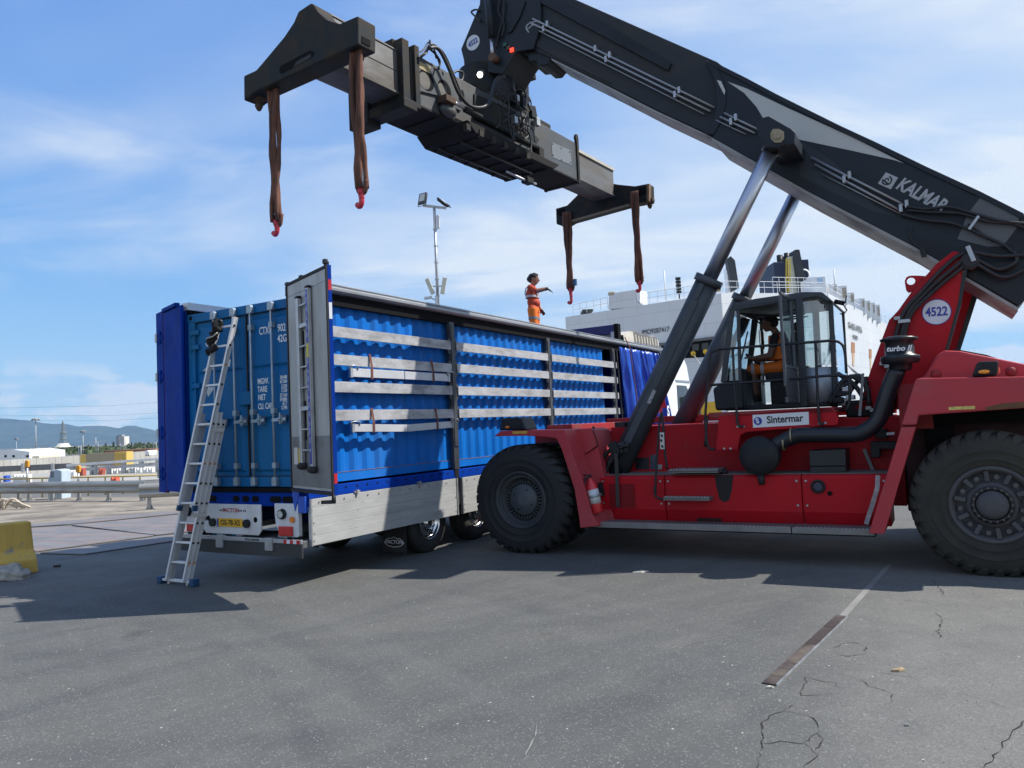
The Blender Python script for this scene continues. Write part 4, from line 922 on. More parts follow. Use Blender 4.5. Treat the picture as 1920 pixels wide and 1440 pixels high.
# running board
def perf(name, c):
    m = mat(name, c, .55, .5, var=.15, vs=3, dirt=(.09, .08, .07), damt=.5, ds=2); t = m.node_tree; n = t.nodes; b = n['Principled BSDF']
    v = n.new('ShaderNodeTexVoronoi'); v.inputs['Scale'].default_value = 34; v.inputs['Randomness'].default_value = 0.; tcx = n.new('ShaderNodeTexCoord'); t.links.new(tcx.outputs['Object'], v.inputs['Vector'])
    r = n.new('ShaderNodeMapRange'); t.links.new(v.outputs['Distance'], r.inputs[0])
    for i, q in enumerate((.3, .38, .0, 1.)): r.inputs[i+1].default_value = q
    src = b.inputs['Base Color'].links[0].from_socket; mx = n.new('ShaderNodeMix'); mx.data_type = 'RGBA'; t.links.new(r.outputs[0], mx.inputs[0]); mx.inputs[6].default_value = (.02, .02, .02, 1); t.links.new(src, mx.inputs[7]); t.links.new(mx.outputs[2], b.inputs['Base Color']); return m
m_perf = perf('perforated_tread', (.2, .19, .18)); m_tread = mat('tread_edge', (.24, .23, .215), .55, .5, var=.2, dirt=(.1, .09, .08), damt=.5)
tm = MA.side(1484, 990, 1.75)[0]
for a, b_ in ((tm+.006, 4.74), (1.16, tm-.006)):
    rb = MB().box(a, b_, 1.41, 1.75, .435, .448).build('running_board', m_perf, st)
    MB().box(a, b_, 1.7505, 1.762, .38, .452).build('board_edge', m_tread, rb, bevel=.003)
    MB().box(a, b_, 1.3, 1.70, .36, .434).build('board_support', m_dark, rb)
    k = MB(); n = int((b_-a)/.045)
    for i in range(n):
        t = a+.02+i*.045; k.box(t, t+.022, 1.735, 1.749, .4482, .458)
    o = k.build('tread_tooth', m_steel, rb); o['kind'] = 'stuff'
# boarding steps and their hand rails
def step(x0, x1, y, l1, hh=.045):
    t0, z = MA.side(x0, y, l1); t1, _ = MA.side(x1, y, l1); a, b_ = min(t0, t1), max(t0, t1)
    o = MB().box(a, b_, 1.2, l1, z-hh, z).build('boarding_step', m_perf, st, bevel=.004); k = MB(); n = int((b_-a)/.04)
    for i in range(n): k.box(a+.01+i*.04, a+.03+i*.04, l1-.02, l1-.002, z, z+.01)
    q = k.build('tread_tooth', m_steel, o); q['kind'] = 'stuff'
step(1252, 1346, 881, 1.62); step(1243, 1330, 932, 1.64)
def rod(name, pts, l, r=.017, m=m_rail3, parent=st, n=8, smooth=6):
    P = [M3(x, y, l if not isinstance(l, (list, tuple)) else l[i]) for i, (x, y) in enumerate(pts)]
    return MB().tube(bez(P, smooth) if smooth > 1 else P, r, n).build(name, m, parent)
rod('grab_rail', [(1229, 930), (1230, 890), (1236, 800), (1239, 778), (1242, 780), (1247, 850), (1251, 880)], 1.6, .016, smooth=4)
rod('grab_rail', [(1227, 912), (1229, 930), (1243, 937)], 1.62, .016, smooth=4)
rod('grab_rail', [(1112, 800), (1118, 815), (1123, 832)], 1.3, .02)
MB().prism(MP([(1237, 811), (1245, 811), (1246, 842), (1238, 842)], 1.625), 1.622, 1.625).build('warning_label', mat('pale_label', (.55, .54, .5), .6), st)
b = MB()
for (x, y) in ((1241, 817), (1240, 826), (1242, 837)): p = M3(x, y, 1.6255); b.prism([(p[0]-.012, p[2]-.025), (p[0]+.018, p[2]-.01), (p[0]+.012, p[2]+.025), (p[0]-.016, p[2]+.01)], 1.6255, 1.6265)
b.build('label_pictogram', m_txtk, st)
for (x0, x1, y0, y1, c_) in ((1191, 1217, 858, 880, (.012, .014, .02)), (1219, 1232, 853, 880, (.05, .06, .09)), (1233, 1241, 871, 880, (.2, .22, .22))):
    MB().prism(MP([(x0, y0), (x1, y0-.5), (x1, y1), (x0, y1)], .854), .8505, .854).build('data_plate', mat('data_plate%d' % x0, c_, .35, var=.8, vs=45), st)
# front fender
fender_pts = [(927, 818), (940, 808), (1060, 806), (1068, 833), (1078, 864), (1091, 896), (1109, 962), (1123, 986), (1089, 990), (1087, 973), (1078, 918), (1064, 873), (1053, 840), (1044, 822), (1024, 819), (987, 817)]
ff = plate('front_fender', fender_pts, 1.16, 1.87, m_fred, at=1.85, bevel=.01)
plate('fender_gusset', [(1061, 807), (1103, 803), (1113, 806), (1122, 838), (1152, 975), (1120, 984), (1106, 945), (1090, 890)], .86, 1.45, m_fred, at=1.42)
MB().prism(MP([(1066, 806), (1108, 803), (1116, 822), (1118, 836), (1080, 866)], 1.47), 1.451, 1.462).build('fender_hatch', m_fred, st, bevel=.006)
rod('hatch_seam', [(1076, 864), (1118, 838), (1120, 832), (1112, 806)], 1.464, .006, m_dark, smooth=3)
MB().prism(MP([(961, 808.5), (989, 808), (988, 813), (961, 813.5)], 1.872), 1.8705, 1.873).build('yellow_label', mat('yellow_tag', (.6, .36, .05), .6, var=.2, vs=20), ff)
plate('fender_lamp_box', [(941, 807), (945, 785), (953, 783.5), (981, 783), (991, 806)], 1.4, 1.78, m_black, at=1.7, bevel=.02)
p = M3(951, 801, 1.782); b = MB(); b.ball(p, .04, .012, .02); b.build('amber_lens', m_amber, st)
# right-hand front fender
MB().prism([(t, z) for t, z in MP(fender_pts, 1.85)], -1.87, -1.16).build('front_fender', m_fred, st, bevel=.01)
# rear fender, strut, hood, counterweight
rf = plate('rear_fender', [(1690, 797), (1716, 713), (1722, 709), (1990, 705), (1990, 758), (1920, 765), (1722, 779), (1718, 797)], 1.3, 1.88, m_fred, at=1.86, bevel=.03)
plate('rear_fender_strut', [(1690, 801), (1717, 800), (1658, 1001), (1629, 1000)], 1.33, 1.88, m_fred, at=1.86)
MB().prism(MP([(1779, 763), (1828, 761), (1828, 767), (1779, 769)], 1.885), 1.881, 1.884).build('yellow_label', mat('yellow_tag2', (.55, .45, .12), .6, var=.4, vs=30), rf)
MB().prism(MP([(1846, 764), (1880, 756), (1990, 748), (1990, 757), (1920, 764), (1850, 769)], 1.883), 1.8805, 1.8825).build('rust_scrape', mat('rust_scrape', (.14, .07, .035), .85, var=.3, vs=10), rf)
MB().prism([(MA.side(x, y, 1.86)) for x, y in [(1690, 797), (1716, 713), (1722, 709), (1990, 705), (1990, 758), (1722, 779), (1718, 797)]], -1.88, -1.3).build('rear_fender', m_fred, st, bevel=.02)
hd = plate('engine_hood', [(1722, 715), (1735, 702), (1757, 664), (1772, 657), (1800, 658), (1925, 683), (1985, 695), (1990, 720)], -1.28, 1.3, m_fred, at=1.28, bevel=.035)
plate('hood_grille', [(1783, 660), (1790, 654), (1850, 665), (1876, 674), (1874, 679)], -.9, 1.0, m_black, at=1.0, bevel=.01)
for x, y in ((1755, 702), (1896, 697)):
    p = M3(x, y, 1.29); b = MB(); b.ball(p, .06, .05, .06); b.build('hood_bump', m_dred, hd)
MB().box(-1.95, -1.2, -1.5, 1.5, .7, 2.0).build('counterweight', m_rred, st, bevel=.06)
plate('fender_lamp_box', [(1823, 706), (1832, 680), (1838, 678), (1872, 677), (1870, 705)], 1.45, 1.8, m_black, at=1.75, bevel=.02)
p = M3(1845, 697, 1.802); b = MB(); b.ball(p, .055, .012, .022); b.build('amber_lens', mat('amber_lit_tone', (.9, .32, .02), .25, coat=.5), st)  # lit look put into a brighter amber, no emission
MB().prism(MP([(1868, 690), (1874, 689), (1875, 700), (1868, 702)], 1.7), 1.6, 1.75).build('lamp_lens', mat('orange_lens', (.7, .12, .05), .3), st, bevel=.01)
MB().box(.55, .6, 1.0, 1.5, .3, .85).build('mudflap', m_rubber, st)
MB().box(.3, .6, .82, 1.3, .75, 1.6).build('wheel_arch_liner', m_dark, st)
MB().box(-.9, .55, .82, 1.28, 1.62, 1.7).build('wheel_arch_liner', m_dark, st)
# wheels
m_tyre = mat('stacker_tyre', (.022, .023, .025), .8, spec=.3, var=.15, vs=3, dirt=(.055, .052, .047), damt=.45, ds=2.5, dthr=(.42, .7), bump=.15, bs=40, scuff=((.01, .01, .01), .85, 3.2, .63))
m_tyre_r = mat('stacker_tyre_dusty', (.035, .034, .03), .85, spec=.25, var=.15, vs=3, dirt=(.07, .066, .053), damt=.6, ds=1.8, dthr=(.38, .65), bump=.15, bs=40, scuff=((.025, .024, .022), .8, 4, .63))
m_rimf = mat('front_rim_grey', (.045, .05, .054), .55, spec=.3, var=.12, dirt=(.11, .11, .1), damt=.4, ds=3)
m_rimr = mat('rear_rim_grey', (.085, .085, .09), .7, spec=.25, var=.2, vs=4, dirt=(.07, .06, .055), damt=.7, ds=4)
R_ = .785
def big_wheel(t, l, sgn, kind, parent):
    b = MB(); Wd = .5; m = m_tyre if kind == 'front' else m_tyre_r
    prof = [(.395, .03), (.41, .0), (.45, -.012), (.475, -.018), (.48, -.026), (.487, -.026), (.492, -.021), (.53, -.028), (.57, -.03), (.575, -.036), (.583, -.036), (.588, -.03), (.60, -.03), (.66, -.018), (.70, .0), (.727, .03), (.742, .07), (.747, .16), (.747, Wd-.16), (.742, Wd-.07), (.727, Wd-.03), (.70, Wd), (.6, Wd+.02), (.45, Wd+.01), (.395, Wd-.03)]
    cz = .755
    b.lathe([(r, -sgn*h) for r, h in prof], (t, l, cz), 64)
    nl = 32
    for side in (0, 1):
        for k in range(nl):
            a0 = 2*pi*(k+.5*side)/nl; da = 2*pi/nl*.31; rr = random.Random(k*7+side)
            ws = [(-.006, .655, .028), (.03, .0, 0), (.2, 0, 0)]
            v = []
            for da_, sk in ((-da, 0), (da, 0)):
                pr = [(.64, -.021), (.70, -.012), (.752, .022), (.772, .055), (R_, .10), (R_, .225), (.74, .225), (.70, .1), (.64, .01)]
                for r, h in pr:
                    ww = 1.0 if r > .7 else .72
                    hh = h if side == 0 else Wd-h
                    ang = a0 + da_*ww + (.10*(h-.05)/.2 if side == 0 else -.10*(h-.05)/.2)
                    v.append((t + r*cos(ang), l - sgn*hh, cz + r*sin(ang)))
            n9 = 9
            b.add(v, [tuple(range(n9)), tuple(range(2*n9-1, n9-1, -1))] + [(i, (i+1) % n9, n9+(i+1) % n9, n9+i) for i in range(n9)])
    ty = b.build('tyre', m, parent)
    c = (t, l, cz)
    if kind == 'front':
        b = MB(); b.lathe([(r, -sgn*h) for r, h in [(.41, .0), (.40, -.012), (.385, -.012), (.365, .01), (.36, .05), (.34, .06), (.325, .05), (.31, .06), (.30, .2), (.285, .2)]], c, 48); b.build('rim', m_rimf, ty)
        b = MB(); b.lathe([(r, -sgn*h) for r, h in [(.29, .25), (.235, .2), (.225, .1), (.215, .085), (.12, .08), (.115, .075), (.06, .075), (.001, .075)]], c, 40); b.build('hub', mat('hub_grey', (.075, .085, .092), .5, var=.1), ty)
        b = MB()
        for k in range(36):
            a = 2*pi*k/36; p = Vector((t+.262*cos(a), l-sgn*.10, cz+.262*sin(a))); b.bar(p, p-Vector((0, sgn*.1, 0)), .024, .055, up=(cos(a), 0, sin(a)))
        o = b.build('hub_fin', m_rimf, ty); o['kind'] = 'stuff'
        b = MB()
        for k in range(4):
            a = 2*pi*k/4+.5; p = Vector((t+.16*cos(a), l-sgn*.08, cz+.16*sin(a))); b.cyl(p, p+Vector((0, sgn*.01, 0)), .01, n=6)
        b.build('hub_bolt', m_dark, ty)
    else:
        b = MB(); b.lathe([(r, -sgn*h) for r, h in [(.41, .0), (.40, -.014), (.38, -.014), (.365, .015), (.35, .03), (.345, .08), (.24, .06), (.235, .02), (.15, .01), (.145, -.02), (.11, -.05), (.05, -.06), (.001, -.06)]], c, 40); b.build('rim', m_rimr, ty)
        for k in range(10):
            a = 2*pi*k/10+.2; e = Vector((cos(a), 0, sin(a))); p = Vector(c)
            MB().bar(p+e*.25-Vector((0, sgn*.035, 0)), p+e*.36-Vector((0, sgn*.02, 0)), .045, .06, up=(0, 1, 0)).build('wedge_clamp', m_rimr, ty, bevel=.006)
        b = MB()
        for k in range(10):
            a = 2*pi*k/10+.5; e = Vector((cos(a), 0, sin(a))); p = Vector(c)+e*.3; b.cyl(p-Vector((0, sgn*.06, 0)), p-Vector((0, sgn*-.005, 0)), .026, n=8)
        for k in range(18):
            a = 2*pi*k/18; e = Vector((cos(a), 0, sin(a))); p = Vector(c)+e*.178; b.cyl(p-Vector((0, sgn*.02, 0)), p+Vector((0, sgn*.012, 0)), .014, n=6)
        o = b.build('wheel_nut', mat('nut_grey', (.08, .075, .07), .6), ty); o['kind'] = 'stuff'
        b = MB(); b.lathe([(r, -sgn*h) for r, h in [(.155, .012), (.155, -.008), (.2, -.006), (.2, .016)]], c, 24); b.build('hub_ring', m_grease, ty)
for s in (1, -1):
    big_wheel(5.70, s*1.91, s, 'front', st); big_wheel(5.70, s*1.33, s, 'front', st); big_wheel(0.0, s*1.85, s, 'rear', st)
MB().cyl((5.7, -1.0, .755), (5.7, 1.0, .755), .24, n=18).build('front_axle', m_dark, st)
MB().cyl((0, -1.4, .755), (0, 1.4, .755), .16, n=14).build('rear_axle', m_dark, st)
# boom support tower
tw = [(1598, 768), (1613, 751), (1640, 672), (1667, 600), (1684, 582), (1706, 551), (1755, 495), (1787, 471), (1812, 476), (1806, 513), (1798, 564), (1774, 656), (1764, 700), (1748, 768)]
twp = MP(tw, .6)
for l0, l1 in ((.5, .6), (-.6, -.5)):
    o = MB().prism(twp, l0, l1).build('tower_plate', m_rred, st, bevel=.008)
    if l0 > 0: near_tw = o
bk = MP([(1806, 513), (1840, 525), (1799, 655), (1774, 656), (1798, 564)], .3)
MB().prism(bk, -.62, -.5).build('tower_rear_plate', m_rred, st)
MB().prism(MP([(1602, 768), (1615, 751), (1669, 600), (1686, 582), (1697, 590), (1680, 606), (1630, 751), (1615, 772)], .5), -.5, .5).build('tower_web', m_dred, st)
MB().prism(MP([(1796, 568), (1804, 513), (1812, 478), (1818, 480), (1812, 515), (1803, 568), (1778, 656), (1772, 657)], .6), .497, .604).build('grease_edge', m_grease, near_tw)
MB().prism(MP([(1832, 520), (1842, 525), (1800, 657), (1791, 656)], .3), -.63, -.49).build('grease_edge', m_grease, near_tw)
b = MB(); lug = MP([(1735, 517), (1706, 551), (1699, 545), (1696, 527), (1700, 519), (1708, 516.5)], .54); cxl = MA.side(1708, 527, .54)
def ring_plate(poly, c, r, y0, y1, n=24):      # plate with a real round hole
    ou = []; inn = []
    for k in range(n):
        a = 2*pi*k/n; d = (cos(a), sin(a)); best = None
        for i in range(len(poly)):
            p, q = poly[i], poly[(i+1) % len(poly)]; ex, ez = q[0]-p[0], q[1]-p[1]; den = d[0]*ez-d[1]*ex
            if abs(den) < 1e-9: continue
            t = ((p[0]-c[0])*ez-(p[1]-c[1])*ex)/den; u = ((p[0]-c[0])*d[1]-(p[1]-c[1])*d[0])/den
            if t > 0 and 0 <= u <= 1 and (best is None or t < best): best = t
        ou.append((c[0]+d[0]*best, c[1]+d[1]*best)); inn.append((c[0]+d[0]*min(r, best*.92), c[1]+d[1]*min(r, best*.92)))
    v = [(x, y, z) for y in (y0, y1) for g in (ou, inn) for x, z in g]; f = []
    for k in range(n):
        j = (k+1) % n; f += [(k, j, n+j, n+k), (2*n+k, 3*n+k, 3*n+j, 2*n+j), (k, 2*n+k, 2*n+j, j), (n+k, n+j, 3*n+j, 3*n+k)]
    return MB().add(v, f)
ring_plate(lug, cxl, .048, .5, .54).build('lifting_lug', m_rred, near_tw)
cc = M3(1756, 585, .602); b = MB(); b.cyl((cc[0], .6005, cc[2]), (cc[0], .603, cc[2]), .152, n=40); nb = b.build('fleet_number_disc', mat('disc_white', (.62, .64, .66), .5), near_tw)
MB().lathe([(.152, 0), (.162, 0), (.162, .003), (.152, .003), (.152, 0)], (cc[0], .6005, cc[2]), 40).build('disc_border', mat('disc_blue', (.03, .04, .22), .5), nb)
text('4522', .155, mat('number_blue', (.03, .04, .28), .5), nb, (cc[0], .6045, cc[2]), (-1, 0, -.03), (0, 0, 1), bold=.004, sx=.78)
q = M3(1816, 505, .0); MB().cyl((q[0], -.68, q[2]), (q[0], .65, q[2]), .1, n=18).build('pivot_pin', m_grease, st)
MB().cyl((q[0], .601, q[2]), (q[0], .68, q[2]), .075, n=20).build('pivot_boss', m_grease, st)
# boom
HB = .42
ob = [(1332, 114), (1400, 148), (1456, 178), (1577, 238), (1640, 267), (1737, 314), (1837, 360), (1920, 402), (1990, 437), (1960, 510), (1924, 560), (1910, 574), (1720, 466), (1520, 362), (1420, 306), (1335, 258), (1352, 225), (1358, 190), (1350, 155)]
boom = MB().prism(MP(ob, HB), -.55, HB).build('outer_boom', m_boom, st, bevel=.012)
bt = MP([(1335, 258), (1420, 306), (1520, 362), (1720, 466), (1908, 576)], HB)
b = MB(); v = []
for (t, z) in bt:
    for y in (-.57, HB+.02):
        v += [(t, y, z-.05), (t, y, z-.002)]
n = len(bt)
for i in range(n-1):
    a = i*4; c_ = (i+1)*4; b.add([v[k] for k in (a, a+1, a+2, a+3, c_, c_+1, c_+2, c_+3)], [(0, 2, 6, 4), (1, 5, 7, 3), (0, 4, 5, 1), (2, 3, 7, 6), (0, 1, 3, 2), (4, 6, 7, 5)])
b.build('bottom_flange', mat('worn_flange', (.3, .295, .28), .5, .3, var=.2, vs=2, dirt=(.12, .11, .1), damt=.6, ds=2), boom)
tp_ = MP([(1332, 113.4), (1400, 147.4), (1456, 177.4), (1577, 237.4), (1640, 266.4), (1737, 313.4), (1837, 359.4), (1920, 401.4)], HB)
b = MB(); b.prism([(t, z) for t, z in tp_] + [(t+.03, z-.05) for t, z in reversed(tp_)], HB+.001, HB+.025); b.build('top_flange', m_boom, boom)
HI = .335
ib = [(1010, -42), (1075, -3), (1200, 52), (1345, 116), (1400, 160), (1400, 280), (1335, 255), (1230, 206), (1140, 160), (1032, 108), (985, 88), (960, 40), (965, -60)]
inb = MB().prism(MP(ib, HI), -.46, HI).build('inner_boom', m_boomi, st, bevel=.012)
fl = MP([(1034, 110), (1140, 162), (1230, 208), (1335, 257)], HI); b = MB()
b.prism([(t, z) for t, z in fl] + [(t-.02, z-.045) for t, z in reversed(fl)], -HI-.02, HI+.02); b.build('bottom_flange', MATS['worn_flange'], inb)
b = MB(); b.prism(MP([(1010, -30), (1258, 118), (1252, 132), (985, -10)], HI+.05), HI+.001, HI+.05); b.build('wear_strip', m_boom, inb, bevel=.006)
b = MB(); b.prism(MP([(1005, 75), (1075, 112), (1140, 150), (1145, 156), (1040, 106), (1000, 84)], HI+.02), HI+.001, HI+.02); b.build('stiffener', m_boomi, inb)
# collar where the inner boom enters
b = MB(); b.prism(MP([(1322, 112), (1342, 121), (1356, 150), (1362, 185), (1355, 222), (1338, 252), (1322, 248), (1340, 222), (1346, 188), (1340, 150)], HB+.02), -HB-.02, HB+.02); b.build('boom_collar', m_boom, boom, bevel=.01)
b = MB(); b.prism(MP([(1344, 150), (1352, 152), (1360, 170), (1358, 178)], HB+.03), HB+.021, HB+.03); b.build('collar_wear', mat('bare_metal', (.45, .43, .38), .4, .6), boom)
# decals
m_swoosh = mat('swoosh_grey', (.46, .465, .445), .5, var=.04)
b = MB(); b.prism(MP([(1364, 153), (1400, 166), (1480, 204), (1600, 258), (1695, 306), (1676, 300), (1600, 283), (1500, 262), (1455, 246), (1436, 230), (1418, 200), (1395, 174)], HB+.004), HB+.0015, HB+.0035); b.build('swoosh_decal', m_swoosh, boom)
b = MB(); b.prism(MP([(1840, 368), (1912, 398), (1908, 425), (1880, 462), (1850, 462), (1795, 448), (1815, 400)], HB+.004), HB+.0015, HB+.0035); b.build('swoosh_decal', mat('swoosh_dark', (.1, .105, .11), .5), boom)
b = MB(); b.prism(MP([(1497, 262), (1560, 300), (1640, 385), (1680, 405), (1640, 398), (1560, 360), (1500, 330)], HB+.004), HB+.0015, HB+.0025); b.build('swoosh_decal', mat('swoosh_black', (.016, .021, .027), .5), boom)
P0_, P1_ = Vector(M3(1683, 352, HB+.005)), Vector(M3(1768, 397, HB+.005)); mid = (P0_+P1_)/2; mid.z += .0
m_logo = mat('logo_grey', (.36, .37, .38), .5, var=.04)
tk = text('KALMAR', .225, m_logo, boom, (mid.x-.02, HB+.0015, mid.z+.055), (P1_-P0_), (0, 0, 1), bold=.007, shear=.12, sx=.74)
lq = MP([(1661, 323), (1684, 333), (1670, 355), (1646, 344)], HB+.004); lo = MB().prism(lq, HB+.0015, HB+.0035).build('logo_square', m_logo, boom)
lc = M3(1663, 338, HB+.004)
b = MB(); b.tube([(lc[0]+.055*cos(a), HB+.004, lc[2]+.055*sin(a)) for a in [2.2+.5*k for k in range(10)]] + [(lc[0]-.02, HB+.004, lc[2]-.06)], .009, 6); b.tube([(lc[0]+.02*cos(a), HB+.004, lc[2]+.005+.02*sin(a)) for a in [.5*k for k in range(9)]], .007, 6); b.build('logo_emblem', m_boom, lo)
# pipes along the boom
def pipes(paths, l, r, m=m_pipe, nm='hydraulic_pipe', sm=3):
    for p in paths: rod(nm, p, l, r, m, boom, 7, sm)
pipes([[(992, 62), (987, 52), (993, 44), (1008, 41), (1023, 47), (1340, 202)], [(990, 55), (1000, 48), (1019, 54), (1332, 209)]], HI+.06, .017)
pipes([[(1000, 62), (1010, 57), (1019, 62), (1320, 214)]], HI+.05, .009)
pipes([[(1358, 212), (1425, 245)], [(1350, 219), (1415, 250)]], HB+.04, .016, sm=1); pipes([[(1342, 225), (1398, 252)]], HB+.03, .009, sm=1)
pipes([[(1520, 295), (1700, 387)], [(1527, 308), (1690, 396)]], HB+.05, .017, sm=1); pipes([[(1540, 326), (1690, 402)]], HB+.04, .009, sm=1)
for (x, y, l) in ((1027, 46, HI), (1020, 55, HI), (1117, 92, HI), (1144, 104, HI), (1137, 112, HI), (1274, 170, HI), (1266, 178, HI), (1380, 221, HB), (1371, 229, HB), (1593, 329, HB), (1583, 337, HB), (1700, 383, HB), (1689, 391, HB)):
    p = Vector(M3(x, y, l+.045)); MB().box(p.x-.02, p.x+.02, l, l+.085, p.z-.05, p.z+.05).build('pipe_clamp', m_steel, boom, bevel=.004)
hz = [[(1700, 387), (1735, 392), (1780, 388), (1830, 402), (1880, 415), (1930, 420)], [(1700, 394), (1745, 398), (1800, 400), (1850, 415), (1900, 420), (1935, 432)], [(1690, 402), (1730, 412), (1790, 420), (1850, 445), (1890, 465), (1905, 490), (1890, 505), (1860, 505), (1830, 492)], [(1711, 425), (1706, 440), (1715, 458), (1726, 465)], [(1815, 420), (1860, 450), (1890, 460)]]
for i, p in enumerate(hz): rod('hose', p, HB+.07-.008*i, .02 if i < 3 else .011, m_hose, boom, 8, 6)
b = MB(); b.bar(M3(1835, 405, HB+.08), M3(1817, 430, HB+.08), .03, .025, up=(0, 1, 0)); b.build('hose_clamp', m_steel, boom)
b = MB(); b.bar(M3(1728, 462, HB+.05), M3(1733, 482, HB+.05), .06, .05, up=(0, 1, 0)); b.build('boom_switch', m_black, boom)
# hoses climbing the tower
for i, p in enumerate(([(1622, 880), (1640, 815), (1662, 720), (1688, 600), (1730, 545), (1775, 497), (1812, 474), (1870, 480), (1925, 478)], [(1636, 882), (1652, 815), (1672, 720), (1698, 600), (1733, 552), (1786, 504), (1820, 484), (1870, 505), (1905, 490), (1900, 470)], [(1650, 884), (1662, 815), (1682, 720), (1702, 604), (1738, 558), (1791, 512), (1824, 494), (1880, 520), (1930, 500)])):
    rod('hose', p, [.66, .66, .66, .66, .66, .64, .62, .55, .5][:len(p)] if i != 1 else [.66]*6+[.62, .56, .52, .5], .026, m_hose, near_tw, 8, 6)
for (x, y) in ((1682, 597), (1690, 603), (1701, 602), (1655, 682), (1664, 687), (1629, 765), (1637, 769), (1648, 768), (1604, 871), (1611, 876), (1622, 873)):
    p = Vector(M3(x, y, .66)); MB().box(p.x-.035, p.x+.035, .601, .70, p.z-.022, p.z+.022).build('hose_clamp', m_steel, near_tw, bevel=.004)
b = MB(); b.bar(M3(1814, 462, .68), M3(1826, 490, .68), .05, .06, up=(0, 1, 0)); b.build('hose_clamp', m_steel, near_tw, bevel=.004)
# lift cylinders
LC = 1.04
pt = Vector(M3(1458, 256, LC)); pb = Vector(M3(1160, 878, LC)); dcy = (pt-pb); cl = dcy.length; dcy.normalize(); sp_c = pb + dcy*((Vector(M3(1325, 518, LC))-pb).length)
for s in (1, -1):
    f_ = lambda p, s=s: Vector((p.x, s*LC, p.z))
    b = MB(); b.cyl(f_(pb), f_(sp_c), .165, n=28); b.cyl(f_(sp_c-dcy*.1), f_(sp_c), .195, n=28); cy_ = b.build('lift_cylinder', m_cylp, st)
    b = MB(); e = Vector((0, s*.165, 0)); a = f_(pb+dcy*.3)+e; c_ = f_(sp_c-dcy*.35)+e
    b.bar(a, c_, .11, .03, up=(0, s, 0)); b.bar(c_, f_(sp_c-dcy*.12)+Vector((0, s*.19, 0)), .07, .03, up=(0, s, 0)); b.build('cylinder_pipe_cover', m_cylp, cy_, bevel=.01)
    if s > 0:
        b = MB(); b.bar(f_(pb+dcy*1.05)+e+Vector((-.05, .02, 0)), f_(pb+dcy*1.25)+e+Vector((-.05, .02, 0)), .05, .02, up=(0, 1, 0)); b.build('worn_label', mat('worn_label', (.3, .3, .3), .6, var=.6, vs=30), cy_)
    MB().cyl(f_(sp_c), f_(pt-dcy*.12), .1, n=24).build('piston_rod', m_chrome, cy_)
    MB().cyl(f_(pt-dcy*.22), f_(pt-dcy*.05), .125, n=20).build('rod_eye', m_grease, cy_)
    MB().cyl((pb.x, s*(LC-.18), pb.z), (pb.x, s*(LC+.2), pb.z), .1, n=16).build('base_pin', m_dark, cy_)
    bp = MP([(1421, 243), (1430, 230), (1446, 225), (1488, 249), (1495, 256), (1494, 277), (1476, 279), (1462, 285), (1442, 283), (1430, 262)], LC)
    br = MB().prism(bp, *( (.421, LC+.17) if s > 0 else (-LC-.17, -.421))).build('cylinder_bracket', m_boom, boom, bevel=.012)
    if s > 0:
        c3 = M3(1458, 255, LC+.17); b = MB(); b.prism([(c3[0]+a_*.085, c3[2]+b2*.1) for a_, b2 in ((1, .5), (.6, 1), (-.3, .85), (-1, .3), (-.95, -.6), (-.4, -1), (.5, -.8), (1, -.2))], LC+.171, LC+.185); k = b.build('pin_plate', mat('brass_grease', (.3, .24, .15), .5, .3, var=.3, vs=12), br)
        b = MB(); b.cyl((c3[0], LC+.185, c3[2]), (c3[0], LC+.2, c3[2]), .045, n=16); b.build('pin', mat('brass_grease', (0, 0, 0)), k)
# hoses at the foot of the near cylinder
for p in ([(1172, 832), (1150, 840), (1128, 862), (1120, 890), (1122, 920)], [(1168, 845), (1152, 855), (1138, 880), (1130, 905), (1128, 925)], [(1180, 835), (1165, 838), (1150, 850), (1140, 870)]): rod('hose', p, 1.3, .032, m_hose, st, 8, 6)
b = MB(); b.bar(M3(1147, 830, 1.32), M3(1158, 852, 1.32), .12, .1, up=(0, 1, 0)); b.build('valve_block', m_black, st, bevel=.01)
b = MB(); b.bar(M3(1155, 850, 1.5), M3(1159, 950, 1.5), .05, .012, up=(0, 1, 0)); b.build('hanging_strap', mat('strap_grey', (.045, .042, .04), .8), st)
b = MB(); b.bar(M3(1125, 905, 1.48), M3(1130, 930, 1.48), .06, .05, up=(0, 1, 0)); b.build('clamp', m_black, st)
# air filter, intake pipe and pre-cleaner
ca = M3(1423, 855, 1.5); b = MB(); b.lathe([(.001, .04), (.1, .045), (.12, .035), (.235, .04), (.245, .0), (.25, -.06), (.23, -.08), (.22, -.3)], ca, 40); af = b.build('air_filter', m_black, st)
b = MB(); b.cyl((ca[0], 1.47, ca[2]-.22), (ca[0]-.01, 1.47, ca[2]-.36), .05, .035, n=10); b.build('dust_valve', m_rubber, af)
rod('intake_pipe', [(1440, 845), (1462, 830), (1490, 818), (1510, 815), (1595, 815), (1618, 810), (1640, 795), (1652, 775), (1665, 735), (1683, 690)], 1.36, .095, mat('intake_rubber', (.012, .015, .02), .35, var=.1), st, 16, 4)
for x, y in ((1484, 818), (1470, 830)):
    p = Vector(M3(x, y, 1.36)); MB().lathe([(.098, -.01), (.102, -.01), (.102, .01), (.098, .01)], p, 20, axis='x').build('hose_clip', mat('brass_clip', (.35, .3, .2), .4, .6), af)
pc = Vector(M3(1688, 676, 1.36)); up_ = Vector((.0, 0, 1))
b = MB(); b.lathe([(.1, -.12), (.12, -.1), (.12, -.04), (.2, -.03), (.21, .03), (.21, .05), (.16, .07), (.15, .22), (.2, .235), (.205, .26), (.12, .285), (.001, .29)], pc, 28, axis='z'); pre = b.build('pre_cleaner', mat('pre_cleaner_black', (.014, .016, .02), .4, var=.1), st)
